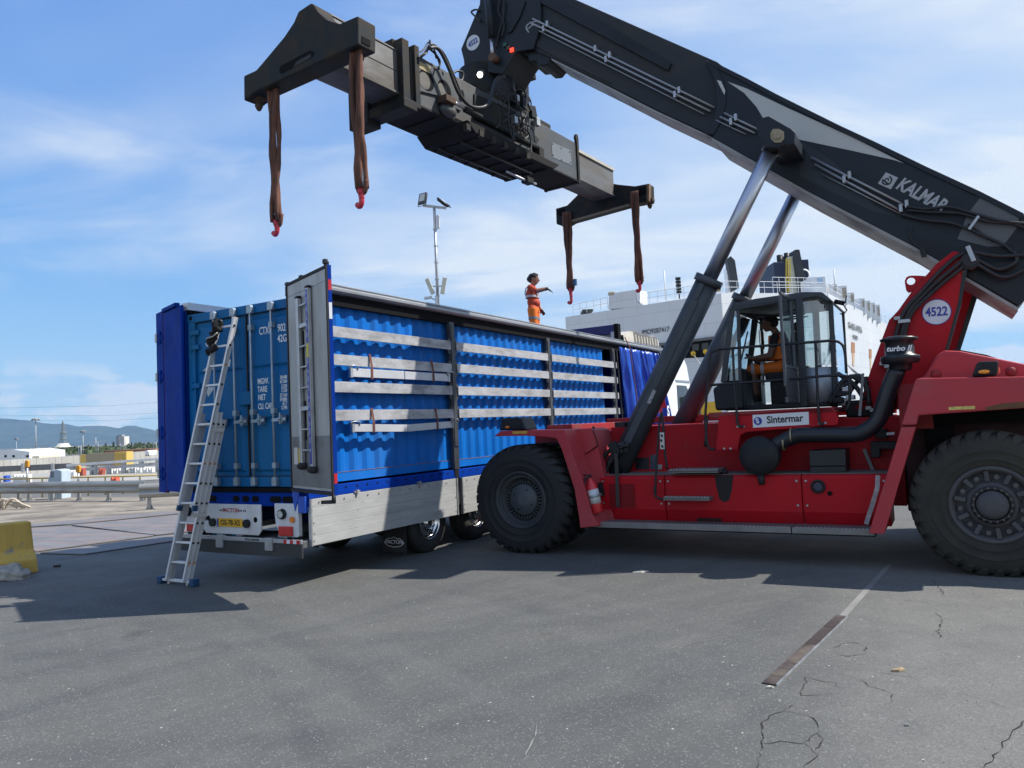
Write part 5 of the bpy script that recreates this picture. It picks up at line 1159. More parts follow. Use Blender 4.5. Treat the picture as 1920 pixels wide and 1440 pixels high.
text('turbo II', .085, m_txtw, pre, (pc.x, pc.y+.17, pc.z+.13), (-1, 0, -.02), (0, 0, 1), shear=.25, bold=.002)
plate('battery_box', [(1517, 845), (1585, 842), (1587, 886), (1519, 887)], .8505, 1.3, mat('battery_box', (.014, .018, .022), .45, var=.1), at=1.3, bevel=.008)
MB().box(*sorted((MA.side(1517, 873, 1.31)[0], MA.side(1586, 873, 1.31)[0])), 1.3005, 1.312, MA.side(1550, 874, 1.31)[1]-.006, MA.side(1550, 874, 1.31)[1]+.006).build('lid_seam', m_dark, st)
c3 = M3(1357, 889, 1.4); MB().cyl((c3[0], 1.36, 1.069), (c3[0], 1.36, 1.12), .05, .04, n=12).build('tank_cap', m_black, st)
for (x0, x1, y0, y1) in ((1640, 1662, 805, 822), (1632, 1680, 828, 842), (1632, 1650, 840, 858)):
    MB().prism(MP([(x0, y0), (x1, y0), (x1, y1), (x0, y1)], 1.1), .851, 1.1).build('valve_box', m_black, st, bevel=.01)
MB().prism(MP([(1662, 811), (1677, 810), (1677, 815), (1662, 816)], 1.11), 1.1005, 1.11).build('valve_label', m_white, st)
m_gs = mat('grey_strap', (.2, .2, .19), .8)
MB().bar(M3(1618, 700, 1.1), M3(1612, 780, 1.2), .03, .012, up=(0, 1, 0)).build('loose_strap', m_gs, st); MB().bar(M3(1620, 842, .92), M3(1638, 885, .95), .04, .01, up=(0, 1, 0)).build('loose_strap', m_gs, st)
# cab platform with company sign
plat = plate('cab_platform', [(1348, 779), (1557, 763), (1568, 772), (1573, 787), (1570, 797), (1400, 810), (1388, 816), (1384, 844), (1342, 844)], 1.205, 1.33, m_rred, at=1.32)
MB().box(1.55, 3.1, -.8, 1.33, 1.80, 1.872).build('cab_deck', m_dred, st, bevel=.008)
sg = MB().prism(MP([(1411, 778), (1516, 772), (1517, 796), (1412, 802)], 1.335), 1.331, 1.335).build('company_sign', mat('sign_white', (.68, .7, .72), .5, var=.04), plat)
a3, b3 = Vector(M3(1430, 789, 1.3355)), Vector(M3(1514, 784, 1.3355))
text('Sintermar', .128, m_txtk, sg, ((a3.x+b3.x)/2, 1.3355, (a3.z+b3.z)/2+.004), (b3-a3), (0, 0, 1), bold=.0035, sx=.86)
cs = M3(1421, 789.5, 1.3355); b = MB(); b.cyl((cs[0], 1.3352, cs[2]), (cs[0], 1.337, cs[2]), .052, n=24); em = b.build('sign_emblem', mat('emblem_blue', (.03, .05, .3), .5), sg)
text('S', .085, m_txtw, em, (cs[0], 1.3385, cs[2]), (-1, 0, 0), (0, 0, 1), bold=.003, shear=-.2)
for (x, y) in ((1358, 841), (1370, 841), (1383, 800), (1395, 800), (1536, 794), (1548, 793)):
    c3 = M3(x, y, 1.335); MB().cyl((c3[0], 1.331, c3[2]), (c3[0], 1.345, c3[2]), .015, n=6).build('bolt', m_steel, plat)
# guard railing round the cab
RL = 1.38
for p in ([(1340, 842), (1328, 838), (1323, 800), (1323, 770), (1331, 672), (1336, 660), (1348, 655)], [(1348, 655), (1450, 647), (1530, 641), (1560, 639), (1577, 644), (1584, 660), (1587, 700)], [(1331, 722), (1400, 717), (1480, 711), (1560, 704), (1592, 706)], [(1394, 800), (1384, 796), (1381, 770), (1377, 722), (1374, 653)], [(1545, 794), (1537, 792), (1533, 740), (1529, 641)], [(1592, 706), (1593, 750), (1588, 768)], [(1322, 838), (1326, 780)]):
    rod('guard_rail_tube', p, RL, .017, m_rail3, st, 8, 4)
# valve equipment behind the cab
for p in ([(1562, 742), (1580, 715), (1600, 706), (1620, 712), (1625, 735)], [(1555, 757), (1572, 730), (1590, 718)], [(1600, 706), (1625, 725), (1630, 760)], [(1570, 700), (1600, 720), (1622, 750)]): rod('hose', p, .9, .03, m_hose, st, 8, 6)
for (x, y, r) in ((1578, 738, .06), (1588, 730, .05), (1572, 750, .06), (1595, 745, .05)):
    c3 = M3(x, y, .85); MB().box(c3[0]-r, c3[0]+r, .75, .95, c3[2]-r*.6, c3[2]+r*.6).build('valve_block', m_steel if r < .055 else m_black, st, bevel=.01)
plate('cab_tilt_frame', [(1556, 770), (1572, 726), (1592, 702), (1612, 700), (1630, 716), (1626, 722), (1608, 708), (1596, 710), (1580, 732), (1568, 768)], .6, .68, m_black, at=.68)
plate('cab_tilt_frame', [(1556, 770), (1572, 726), (1592, 702), (1612, 700), (1630, 716), (1626, 722), (1608, 708), (1596, 710), (1580, 732), (1568, 768)], -.5, -.42, m_black, at=.68)
MB().box(1.15, 1.5, -.4, .6, 1.73, 1.95).build('valve_tank', m_black, st, bevel=.02)

# ---- cab
def glassmat(name, tint, refl=.1):
    m = bpy.data.materials.new(name); m.use_nodes = True; t = m.node_tree; n = t.nodes; n.clear(); o = n.new('ShaderNodeOutputMaterial'); mx = n.new('ShaderNodeMixShader'); tr_ = n.new('ShaderNodeBsdfTransparent'); gl = n.new('ShaderNodeBsdfGlossy'); fr = n.new('ShaderNodeFresnel')
    tr_.inputs[0].default_value = (*tint, 1); gl.inputs['Roughness'].default_value = .03; gl.inputs['Color'].default_value = (.9, .95, 1, 1); fr.inputs[0].default_value = 1.5
    ml = n.new('ShaderNodeMath'); ml.operation = 'MULTIPLY_ADD'; ml.inputs[1].default_value = 1.6; ml.inputs[2].default_value = refl; ml.use_clamp = True; t.links.new(fr.outputs[0], ml.inputs[0])
    t.links.new(ml.outputs[0], mx.inputs[0]); t.links.new(tr_.outputs[0], mx.inputs[1]); t.links.new(gl.outputs[0], mx.inputs[2]); t.links.new(mx.outputs[0], o.inputs[0]); return m
m_glass = glassmat('cab_glass', (.66, .79, .81), .11)
CN, CF = .85, -.62
MB().box(1.6, 3.0, CF, CN, 1.89, 1.95).build('cab_floor', m_black, st, bevel=.01)
MB().prism([(2.72, 1.9), (3.1, 1.9), (3.12, 2.2), (3.02, 2.26), (2.72, 2.26)], .3, .98).build('cab_front_box', mat('front_box', (.016, .02, .025), .5, spec=.3), st, bevel=.03)
MB().prism([(2.74, 1.9), (3.05, 1.9), (3.06, 2.26), (2.74, 2.26)], -.62, .295).build('cab_nose', m_cab, st, bevel=.03)
roof = MB().prism([(2.86, 3.27), (2.8, 3.35), (2.5, 3.385), (1.9, 3.40), (1.66, 3.37), (1.54, 3.24), (1.6, 3.22), (1.72, 3.30), (2.78, 3.28)], CF-.03, CN+.03).build('cab_roof', m_cab, st, bevel=.025)
def pil(name, pts, w=.06, h=.06, m=m_cab):
    b = MB()
    for i in range(len(pts)-1): b.bar(pts[i], pts[i+1], w, h, up=(0, 1, 0))
    return b.build(name, m, st, bevel=.01)
for y in (CN, CF):
    pil('cab_pillar', [(2.98, y, 1.95), (3.0, y, 2.28), (2.82, y, 3.29)], .07, .05)
    pil('cab_pillar', [(1.97, y, 1.9), (1.95, y, 3.32)], .09, .06)
    pil('cab_pillar', [(1.6, y*.86, 1.9), (1.58, y*.86, 3.26)], .06, .05)
    pil('cab_pillar', [(2.78, y, 1.95), (2.74, y, 3.3)], .045, .04)
pil('door_header', [(2.8, CN, 3.28), (1.95, CN, 3.33)], .05, .05)
# glass
b = MB(); b.add([(3.0, CF, 2.28), (3.0, CN, 2.28), (2.83, CN, 3.27), (2.83, CF, 3.27), (3.06, .1, 2.28), (2.9, .1, 3.27)], [(0, 4, 5, 3), (4, 1, 2, 5)], True); b.build('windscreen', m_glass, st)
b = MB(); b.add([(2.98, CN, 2.3), (2.78, CN, 2.3), (2.74, CN, 3.27), (2.83, CN, 3.27)], [(0, 1, 2, 3)]); b.build('quarter_window', m_glass, st)
b = MB(); b.add([(2.98, CF, 2.0), (1.97, CF, 2.0), (1.95, CF, 3.3), (2.8, CF, 3.28)], [(0, 1, 2, 3)]); b.build('far_window', m_glass, st)
b = MB(); arc = [(1.93, CN), (1.8, CN+.01), (1.68, CN-.03), (1.6, CN-.14), (1.57, CN-.3)]; v = [(x, y, z) for x, y in arc for z in (2.42, 3.27)]
b.add(v, [(2*i, 2*i+1, 2*i+3, 2*i+2) for i in range(4)], True); b.build('rear_corner_window', m_glass, st)
b = MB(); v = [(x, y-.004, z) for x, y in arc for z in (1.93, 2.40)]; b.add(v, [(2*i, 2*i+1, 2*i+3, 2*i+2) for i in range(4)], True); o = b.build('rear_corner_panel', mat('cab_silver', (.3, .33, .36), .4, .3, var=.1), st); s_ = o.modifiers.new('s', 'SOLIDIFY'); s_.thickness = .02
b = MB(); b.add([(1.57, CN-.3, 2.0), (1.57, CF+.1, 2.0), (1.57, CF+.1, 3.26), (1.57, CN-.3, 3.26)], [(0, 1, 2, 3)]); b.build('rear_window', m_glass, st)
MB().box(1.575, 1.6, CF+.1, CN-.3, 1.93, 2.0).build('rear_sill', m_cab, st)
# open cab door, standing out at right angles
DL = .74; dt = .0; DH = (2.02, CN+.05, 0); CN_ = CN; CN = -.04
b = MB()
for (y0, y1, z0, z1) in ((CN+.04, CN+.08, 1.95, 3.33), (DL-.03, DL, 2.15, 3.28), (CN+.08, DL-.03, 3.29, 3.33), (CN+.08, DL-.03, 1.95, 2.02), (CN+.08, DL-.03, 2.38, 2.42)): b.box(dt, dt+.035, y0, y1, z0, z1)
b.prismx([(CN+.1, 2.02), (DL-.12, 2.02), (DL-.05, 2.15), (DL-.05, 2.38), (CN+.1, 2.38)], dt+.01, dt+.03)
cdoor = b.build('cab_door', mat('door_grey', (.07, .08, .09), .45, var=.1), st, bevel=.008); cdoor.location = DH; cdoor.rotation_euler = (0, 0, radians(-1))
b = MB(); b.add([(dt+.02, CN+.1, 2.42), (dt+.02, DL-.05, 2.42), (dt+.02, DL-.05, 3.27), (dt+.02, CN+.1, 3.27)], [(0, 1, 2, 3)]); b.build('door_glass', m_glass, cdoor)
MB().prismx([(DL-.3, 2.55), (DL-.1, 2.55), (DL-.07, 2.65), (DL-.1, 2.85), (DL-.3, 2.85)], dt+.03, dt+.06).build('door_handle', m_black, cdoor, bevel=.01)
MB().box(dt+.031, dt+.034, CN+.15, CN+.4, 2.1, 2.3).build('door_label', m_white, cdoor); CN = CN_
# roof bits, mirror, wipers
MB().prism([(2.2, 3.4), (2.25, 3.36), (1.75, 3.36), (1.8, 3.42)], -.3, .4).build('roof_cover', m_cab, roof, bevel=.02)
b = MB(); b.cyl((1.52, .75, 3.24), (1.42, .8, 3.2), .03); b.tube([(1.43, .8, 3.2), (1.38, .85, 3.1), (1.42, .9, 3.04), (1.46, .9, 3.06)], .008, 6); b.tube([(1.4, .78, 3.2), (1.38, .78, 3.3)], .008, 6); b.build('antenna', m_black, roof)
b = MB()
for k in range(4): b.tube([(2.75-.02*k, CN-.1-.3*k, 3.22), (2.3, CN-.2-.3*k, 3.16+.02*(k % 2)), (2.0, CN-.15-.3*k, 3.2)], .012, 6)
b.tube([(2.6, .6, 3.14), (2.62, -.4, 3.12)], .012, 6); b.tube([(2.9, .5, 2.35), (2.86, .1, 2.8), (2.84, -.1, 3.05)], .012, 6); b.build('roof_wiring', m_black, roof)
MB().box(2.5, 2.53, .45, .66, 2.72, 2.98).build('mirror', mat('mirror_face', (.5, .5, .48), .1, .9), roof, bevel=.02)
# seat and controls
b = MB(); b.box(2.12, 2.55, -.2, .34, 2.28, 2.4); b.prism([(2.14, 2.38), (2.25, 2.38), (2.16, 2.95), (2.05, 2.95)], -.2, .34); b.prism([(2.09, 2.97), (2.17, 2.97), (2.14, 3.1), (2.05, 3.1)], -.05, .2); seat = b.build('seat', mat('seat_fabric', (.02, .02, .022), .9), st, bevel=.04)
MB().box(2.15, 2.5, -.12, .26, 1.95, 2.28).build('seat_base', m_black, st, bevel=.02)
b = MB(); b.cyl((2.88, .08, 1.98), (2.76, .08, 2.45), .05); b.lathe([(.19+.018*cos(a), .018*sin(a)) for a in [2*pi*k/8 for k in range(9)]], (0, 0, 0), 28, axis='z'); 
k0 = len(b.v)
R3 = Matrix.Rotation(radians(-38), 4, 'Y'); nv = 28*9
for i in range(k0-nv, k0): p = R3 @ Vector(b.v[i]); b.v[i] = (p.x+2.68, p.y+.08, p.z+2.58)
b.bar((2.68-.12, .08, 2.48), (2.68+.12, .08, 2.67), .04, .02); b.build('steering_wheel', m_black, st)
MB().prism([(2.72, 1.96), (2.98, 1.96), (2.98, 2.4), (2.86, 2.5), (2.74, 2.42)], -.5, .6).build('dashboard', m_black, st, bevel=.03)
MB().box(2.05, 2.5, -.5, -.25, 2.0, 2.5).build('side_console', m_black, st, bevel=.03)
# boom head and damper
hp = [(902, -40), (899, 8), (864, 92), (869, 112), (871, 131), (942, 139), (968, 97), (1000, 92), (1015, 40), (1010, -60)]
hd_ = MB().prism(MP(hp, .40), -.40, .40).build('boom_head', m_boom, st, bevel=.015)
cc = M3(887, 80, .402); b = MB(); b.cyl((cc[0], .4005, cc[2]), (cc[0], .404, cc[2]), .135, n=32); dsc = b.build('fleet_number_disc', MATS['disc_white'], hd_)
text('4522', .13, MATS['number_blue'], dsc, (cc[0], .4055, cc[2]), (-1, 0, .3), (.3, 0, 1), bold=.004, sx=.75)
MB().tube([M3(912, -20, .52), M3(922, 70, .52)], .065, 14).build('damper_cylinder', m_boom, hd_); MB().tube([M3(921, 70, .52), M3(924, 108, .52)], .03, 10).build('damper_rod', m_chrome, hd_)
c3 = M3(924, 108, .52); MB().cyl((c3[0], .39, c3[2]), (c3[0], .56, c3[2]), .07, n=12).build('damper_eye', mat('rusty_eye', (.12, .07, .045), .8, var=.3), hd_)
b = MB(); b.prism(MP([(962, 72), (985, 78), (1030, 100), (1033, 112), (1025, 122), (1012, 123), (1005, 115), (992, 116), (988, 104), (972, 98)], .3), -.3, .3); b.build('head_roller_guard', m_boom, hd_, bevel=.02)
for (x, y, c_) in ((947, 84, (.01, .08, .05)), (954, 90, (.12, .04, .02)), (960, 94, None)):
    c3 = M3(x, y, .41); k = MB().box(c3[0]-.035, c3[0]+.035, .401, .43, c3[2]-.035, c3[2]+.035)
    k.build('signal_lamp', mat('lamp_red_lit', (.8, .03, .02), .4, emit=(1, .05, .02), es=1.6) if c_ is None else mat('lamp_off%d' % x, c_, .3), hd_, bevel=.008)
for p in ([(940, -10), (934, 20), (945, 45), (940, 70)], [(902, 40), (888, 28), (884, 22), (892, 18), (900, 20)], [(945, 0), (944, 30), (936, 60), (930, 90)]): rod('hose', p, .44, .016, m_hose, hd_, 7, 6)
b = MB(); b.prism(MP([(968, -5), (985, 2), (975, 30), (958, 60), (950, 62), (962, 25)], .43), .401, .43); b.build('head_rib', m_boom, hd_, bevel=.008)

# ================================================================== fire extinguisher on the fender
fx = Vector(M3(1112, 925, 1.62)); tb_x = MA.side(1102, 925, 1.86)[0]-.1; r_ = thing('fire_extinguisher', 'red fire extinguisher with white label strapped to the front fender', 'fire extinguisher', MA.nw(tb_x, 1.76, fx.z-.25), MA.yaw)
tl = Vector((.15, 0, 1)).normalized()
b = MB(); b.lathe([(.001, 0), (.06, .0), (.068, .015), (.068, .34), (.05, .39), (.025, .42), (.025, .45)], (0, 0, 0), 20, axis='z'); b.build('body', mat('extinguisher_red', (.6, .025, .03), .3, coat=.3), r_)
MB().lathe([(.069, .12), (.0695, .12), (.0695, .3), (.069, .3)], (0, 0, 0), 20, axis='z').build('label', mat('ext_label', (.55, .55, .53), .6, var=.3, vs=20), r_)
b = MB(); b.box(-.02, .02, -.02, .02, .44, .49); b.bar((0, 0, .48), (.11, 0, .52), .02, .015); b.bar((0, 0, .46), (.1, 0, .44), .02, .015); b.build('valve', m_black, r_)
b = MB(); b.tube(bez([(0, .02, .46), (.06, .05, .44), (.09, .05, .3), (.085, .04, .18)], 5), .013, 8); b.build('hose', m_hose, r_)
b = MB(); b.lathe([(.071, .2), (.074, .2), (.074, .23), (.071, .23)], (0, 0, 0), 20, axis='z'); b.bar((0, -.07, .215), (0, -.18, .215), .05, .03); b.build('clamp_band', m_steel, r_)
r_.rotation_euler = (0, radians(12), MA.yaw); r_.scale = (1.2, 1.2, 1.2)
# ================================================================== spreader hanging from the boom head
m_spr = mat('spreader_dark', (.014, .018, .021), .6, spec=.2, var=.25, vs=3, dirt=(.065, .047, .027), damt=.75, ds=2.2, dthr=(.44, .66))
m_sbox = mat('spreader_box', (.065, .072, .078), .5, .1, var=.18, vs=1.5, dirt=(.06, .045, .03), damt=.75, ds=1.8, dthr=(.45, .65), stretch=(.6, 1, 1), scuff=((.18, .17, .15), .6, 7, .63))
m_tele = mat('telescopic_beam', (.14, .14, .137), .5, .3, var=.15, vs=2, dirt=(.075, .06, .045), damt=.85, ds=1.5, dthr=(.42, .62), stretch=(.4, 1, 1.5), scuff=((.22, .22, .21), .6, 6, .62, (.2, 1, 1)))
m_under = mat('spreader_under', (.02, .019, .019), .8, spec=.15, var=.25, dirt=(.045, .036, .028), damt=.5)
spd = tag(empty('container_spreader', SP), 'dark telescopic container spreader hanging from the boom head, rusty end beams', 'spreader')
def SS(pts, l): return [SP.side(x, y, l) for x, y in pts]
def SE(pts, t): return [SP.end(x, y, t) for x, y in pts]
def S3(x, y, l): t, z = SP.side(x, y, l); return (t, l, z)
# end beams: outline measured on each beam's outer face
TN = -4.15
near = [(457, 189), (456.5, 142), (480, 131), (492, 117), (532, 69), (550, 42), (559, 21), (583, 5), (588, 9), (596, 22), (613, 37), (636, 44), (671, 29), (671, 83), (640, 97), (480, 171)]
eb = MB().prismx(SE(near, TN), TN, TN+.30).build('end_beam', m_spr, spd, bevel=.02)
sl = SE([(524, 134), (524.5, 127), (530, 122), (580, 95), (586, 95), (589.5, 99), (588.5, 104), (583, 109), (533, 136), (527, 139)], TN)
MB().prismx(sl, TN-.003, TN+.002).build('beam_slot', m_dark, eb)
b = MB(); q = SE([(550, 127), (584, 108), (583, 101), (556, 116)], TN); b.prismx(q, TN-.006, TN-.0035); b.build('slot_mechanism', m_black, eb)
y_r, zr = SP.end(671, 56, TN)
for z in (zr+.12, zr-.09): MB().box(TN+.06, TN+.2, y_r-.0035, y_r+.001, z-.04, z+.04).build('dark_hole_plate', m_dark, eb)  # flat dark plates paint the shade of open holes
def twist(y, z, t, par): 
    b = MB(); b.box(t-.06, t+.06, y-.09, y+.09, z-.04, z+.02); b.cyl((t, y, z-.02), (t, y, z-.09), .035); b.lathe([(.001, -.19), (.03, -.17), (.055, -.12), (.05, -.09), (.03, -.085)], (t, y, z), 10, axis='z'); b.build('twistlock', mat('rusty_lock', (.07, .04, .025), .85, var=.3, vs=9), par)
yl, zl = SP.end(466, 186, TN); twist(yl-.02, zl+.06, TN+.15, eb)
yr2, zr2 = SP.end(668, 86, TN); twist(yr2+.1, zr2+.05, TN+.15, eb)
TFAR = SP.top(1131, 400, 6.45)[0]
farp = [(1043, 420), (1042, 391), (1063, 385), (1082, 366), (1088, 355), (1105, 338), (1135, 342), (1160, 346), (1190, 349), (1216, 344), (1217, 377), (1196, 381), (1180, 384), (1070, 415), (1055, 424)]
TFAR = 4.05
ef = MB().prismx(SE(farp, TFAR), TFAR, TFAR+.28).build('end_beam', m_spr, spd, bevel=.015)
for pq in ([(1044, 403), (1045, 394), (1058, 390), (1060, 398), (1058, 407)], [(1196, 354), (1211, 350), (1212, 364), (1198, 368)]):
    MB().prismx(SE(pq, TFAR), TFAR-.003, TFAR+.002).build('beam_pocket', m_dark, ef)
b = MB(); b.prismx(SE([(1212, 346), (1217, 344.5), (1217, 377), (1213, 378)], TFAR), TFAR-.004, TFAR+.1); b.build('rusty_end', mat('rusty_end', (.16, .1, .055), .85, var=.4, vs=8), ef)
for x, y in ((1055, 420), (1213, 377)):
    a, z = SP.end(x, y, TFAR); twist(a, z+.05, TFAR+.14, ef)
b = MB(); b.prismx(SE([(1070, 413), (1180, 382), (1180, 386), (1070, 417)], TFAR), TFAR-.012, TFAR-.001); b.build('beam_edge', mat('bare_edge', (.2, .16, .12), .7), ef)
# telescopic beams (box side on the right, facing the camera)
yn, zn = SP.end(583, 60, TN)
YB = -.32                                            # near side plane of the telescopic beam
tq = SS([(690, 68), (752, 98), (752, 182), (690, 150)], YB); z1 = max(tq[0][1], tq[1][1]); z0 = tq[3][1]
ZT_, ZB_ = SP.side(720, 83, YB)[1], SP.side(720, 160, YB)[1]
def beam(x0, x1, y0, y1, z0, z1, m, nm): return MB().box(x0, x1, y0, y1, z0, z1).build(nm, m, spd, bevel=.012)
tb = beam(TN+.3, -1.2, YB-.0, YB+.5, ZB_, ZT_, m_tele, 'telescopic_beam')
MB().box(TN+.3, -1.2, YB-.02, YB+.52, ZB_-.03, ZB_-.001).build('beam_flange', m_tele, tb); MB().box(TN+.3, -1.2, YB-.012, YB+.512, ZT_+.001, ZT_+.02).build('beam_flange', m_tele, tb)
zc_ = (ZB_+ZT_)/2; MB().box(TN+.3, -1.2, YB-.004, YB, zc_-.004, zc_+.004).build('beam_seam', m_dark, tb)
tb2 = beam(1.2, TFAR, YB+.0, YB+.5, ZB_+.02, ZT_-.02, m_tele, 'telescopic_beam')
MB().box(1.2, TFAR, YB-.02, YB+.52, ZB_-.01, ZB_+.019).build('beam_flange', m_tele, tb2); b = MB().box(1.2, TFAR+.0, YB-.03, YB+.0, ZT_-.06, ZT_-.0).build('beam_guide', mat('pale_guide', (.42, .4, .35), .6), tb2)
# main box
X0 = SP.side(775, 180, YB-.06)[0]; X1 = SP.side(1083, 310, YB-.06)[0]
YM = YB-.05
ZM1 = SP.side(1080, 268, YM)[1]; ZM0 = SP.side(1080, 337, YM)[1]
mb_ = beam(X0, X1, YM, YB+.7, ZM0, ZM1, m_sbox, 'main_box')
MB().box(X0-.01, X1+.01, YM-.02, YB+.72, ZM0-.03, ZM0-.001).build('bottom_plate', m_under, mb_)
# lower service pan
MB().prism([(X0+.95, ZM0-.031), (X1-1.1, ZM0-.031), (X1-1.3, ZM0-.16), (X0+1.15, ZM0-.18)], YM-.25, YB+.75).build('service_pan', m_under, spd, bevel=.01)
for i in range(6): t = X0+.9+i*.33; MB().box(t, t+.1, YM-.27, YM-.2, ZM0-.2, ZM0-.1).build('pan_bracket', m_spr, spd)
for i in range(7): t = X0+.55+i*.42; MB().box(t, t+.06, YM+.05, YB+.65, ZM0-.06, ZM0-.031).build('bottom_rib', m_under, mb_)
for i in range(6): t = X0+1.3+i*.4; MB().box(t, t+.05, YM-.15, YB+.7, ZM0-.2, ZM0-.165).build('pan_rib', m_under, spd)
for y in (YM+.1, YM+.55): MB().tube([(X0+1.2, y, ZM0-.215), (X1-1.5, y, ZM0-.2)], .02, 7).build('pan_pipe', m_hose, spd)
# end collar on the near side: tall frame plates
for (x0, x1, nm) in ((752, 762, 0), (775, 781, 1)):
    t0 = SP.side(x0, 140, YM-.02)[0]; t1 = SP.side(x1, 140, YM-.02)[0]
    MB().box(min(t0, t1), max(t0, t1)+.03, YM-.06, YB+.78, ZM0-.09, ZM1+.09).build('end_frame', m_spr, mb_, bevel=.008)
MB().box(X0-.30, X0-.02, YM-.1, YB+.8, ZM0-.18, ZM0-.04).build('bumper_box', m_spr, mb_, bevel=.015)
MB().box(X0-.32, X0-.05, YB+.55, YB+.95, ZM0-.26, ZM1-.15).build('side_bumper', m_spr, mb_, bevel=.015)
MB().box(X0-.28, X0-.06, YB+.05, YB+.3, ZM1-.02, ZM1+.12).build('top_bracket', m_spr, mb_, bevel=.01)
t1 = X1; lugp = [(t1-.02, ZM0-.06), (t1+.05, ZM0-.06), (t1+.06, ZM1+.1), (t1+.04, ZM1+.16), (t1-.02, ZM1+.17), (t1-.06, ZM1+.1), (t1-.02, ZM1)]
for y in (YM-.03, YB+.68): MB().prism(lugp, y, y+.05).build('lifting_lug', m_spr, mb_, bevel=.006)
MB().box(t1-.02, t1+.05, YM+.02, YB+.67, ZM0-.05, ZM1+.02).build('end_frame', m_spr, mb_)
# side plates with round openings painted as dark discs, data plate, cover plate
pp = SS([(782, 110), (865, 152), (865, 208), (838, 196), (832, 182), (785, 170)], YM-.03)
sp4 = MB().prism(pp, YM-.03, YM-.001).build('side_plate', m_sbox, mb_, bevel=.004)
for x, y in ((800, 150), (833, 170)):
    t, z = SP.side(x, y, YM-.03); b = MB(); b.cyl((t, YM-.032, z), (t, YM-.028, z), .165, n=24); k = b.build('round_opening', m_dark, sp4); MB().cyl((t-.05, YM-.0335, z-.03), (t-.05, YM-.0322, z-.03), .125, n=20).build('opening_back', m_tele, k)
MB().prism(SS([(786, 115), (807, 125), (807, 138), (786, 127)], YM-.034), YM-.034, YM-.0305).build('data_plate', mat('gold_plate', (.35, .28, .14), .5, var=.4, vs=30), sp4)
MB().prism(SS([(1034, 266), (1070, 282), (1072, 310), (1036, 295)], YM-.006), YM-.006, YM-.001).build('cover_plate', mat('cover_grey', (.15, .165, .18), .5, var=.06), mb_, bevel=.003)
b = MB()
for x, y in ((1036, 270), (1052, 278), (1068, 285), (1069, 305), (1053, 300), (1037, 291)):
    t, z = SP.side(x, y, YM-.006); b.cyl((t, YM-.012, z), (t, YM-.005, z), .014, n=6)
b.build('cover_bolt', m_dark, mb_)
# side-shift cylinder on the near side
MB().tube([S3(872, 205, YM-.14), S3(1010, 278, YM-.14)], .05, 12).build('side_shift_cylinder', m_spr, spd); MB().tube([S3(838, 184, YM-.14), S3(890, 214, YM-.14)], .024, 10).build('side_shift_rod', m_chrome, spd)
p = S3(1012, 283, YM-.14); MB().box(p[0]-.1, p[0]+.06, YM-.2, YM-.04, p[2]-.14, p[2]+.05).build('cylinder_anchor', m_spr, spd, bevel=.015)
MB().tube([S3(950, 322, YM-.1), S3(985, 338, YM-.1), S3(1005, 345, YM-.1)], .02, 8).build('guide_rod', m_steel, spd); p = S3(990, 338, YM-.1); MB().box(p[0]-.1, p[0]+.1, YM-.16, YM-.02, p[2]-.06, p[2]+.04).build('rod_block', m_spr, spd, bevel=.01)
# rotator, frame and motors under the boom head
HR = MA.w(*Vector(M3(905, 150, .0))[:2]) ; hr = SP.loc(HR)
rz_ = MA.side(905, 150, .3)[1]
rx, ry = SP.loc(MA.w(MA.side(905, 150, .1)[0], .1))[:2]
zt_head = MA.side(905, 135, .1)[1]
rt2 = MB().cyl((rx, ry, ZM1+.02), (rx, ry, zt_head+.0), .42, n=32).build('rotator', m_spr, spd)
b = MB(); b.lathe([(.43, ZM1+.12), (.46, ZM1+.12), (.46, ZM1+.2), (.43, ZM1+.2)], (rx, ry, 0), 32, axis='z')
for k in range(28): a = 2*pi*k/28; b.bar((rx+.47*cos(a), ry+.47*sin(a), ZM1+.12), (rx+.47*cos(a), ry+.47*sin(a), ZM1+.2), .03, .05, up=(cos(a), sin(a), 0))
b.build('slewing_ring', mat('rusty_ring', (.08, .045, .03), .8, var=.3, vs=10), rt2)
MB().box(rx-.55, rx+1.35, ry-.55, ry+.75, ZM1-.1, ZM1+.10).build('sliding_frame', m_spr, spd, bevel=.02)
MB().prism(SS([(890, 175), (960, 205), (1012, 262), (1003, 278), (890, 222)], ry-.6), ry-.6, ry-.5).build('frame_side', m_spr, spd, bevel=.01)
MB().prism(SS([(972, 195), (1000, 200), (1012, 262), (1005, 268), (985, 240)], ry-.3), ry-.35, ry+.6).build('motor_guard', m_spr, spd, bevel=.01)
for (x, y, l, r, h) in ((945, 175, ry-.45, .2, .42), (970, 168, ry+.1, .22, .5), (960, 150, ry-.1, .18, .3)):
    p = S3(x, y, l); MB().cyl((p[0], l, p[2]-h/2), (p[0], l, p[2]+h/2), r, n=18).build('slewing_motor', m_black, spd, bevel=.01)
p = S3(960, 145, ry); MB().box(p[0]-.25, p[0]+.3, ry-.35, ry+.45, p[2]-.05, p[2]+.05).build('motor_cover', m_spr, spd, bevel=.015)
rg = random.Random(21)
for k in range(9):
    x, y = 955+rg.random()*50, 185+rg.random()*60; p = S3(x, y, ry-.62); q = .03+.03*rg.random()
    MB().box(p[0]-q, p[0]+q, ry-.68, ry-.6, p[2]-q*1.3, p[2]+q*1.3).build('valve', m_steel if k % 3 == 0 else m_black, spd, bevel=.006)
def srod(pts, l, r=.016): return MB().tube(bez([S3(x, y, l) for x, y in pts], 7), r, 7).build('hose', m_hose, spd)
srod([(805, 90), (822, 92), (840, 125), (860, 175), (885, 200), (915, 195), (930, 150), (945, 142)], YM-.2, .028); srod([(803, 90), (815, 100), (825, 115), (822, 130)], YM-.1); srod([(808, 85), (830, 98), (850, 140), (870, 190)], YM-.15, .02)
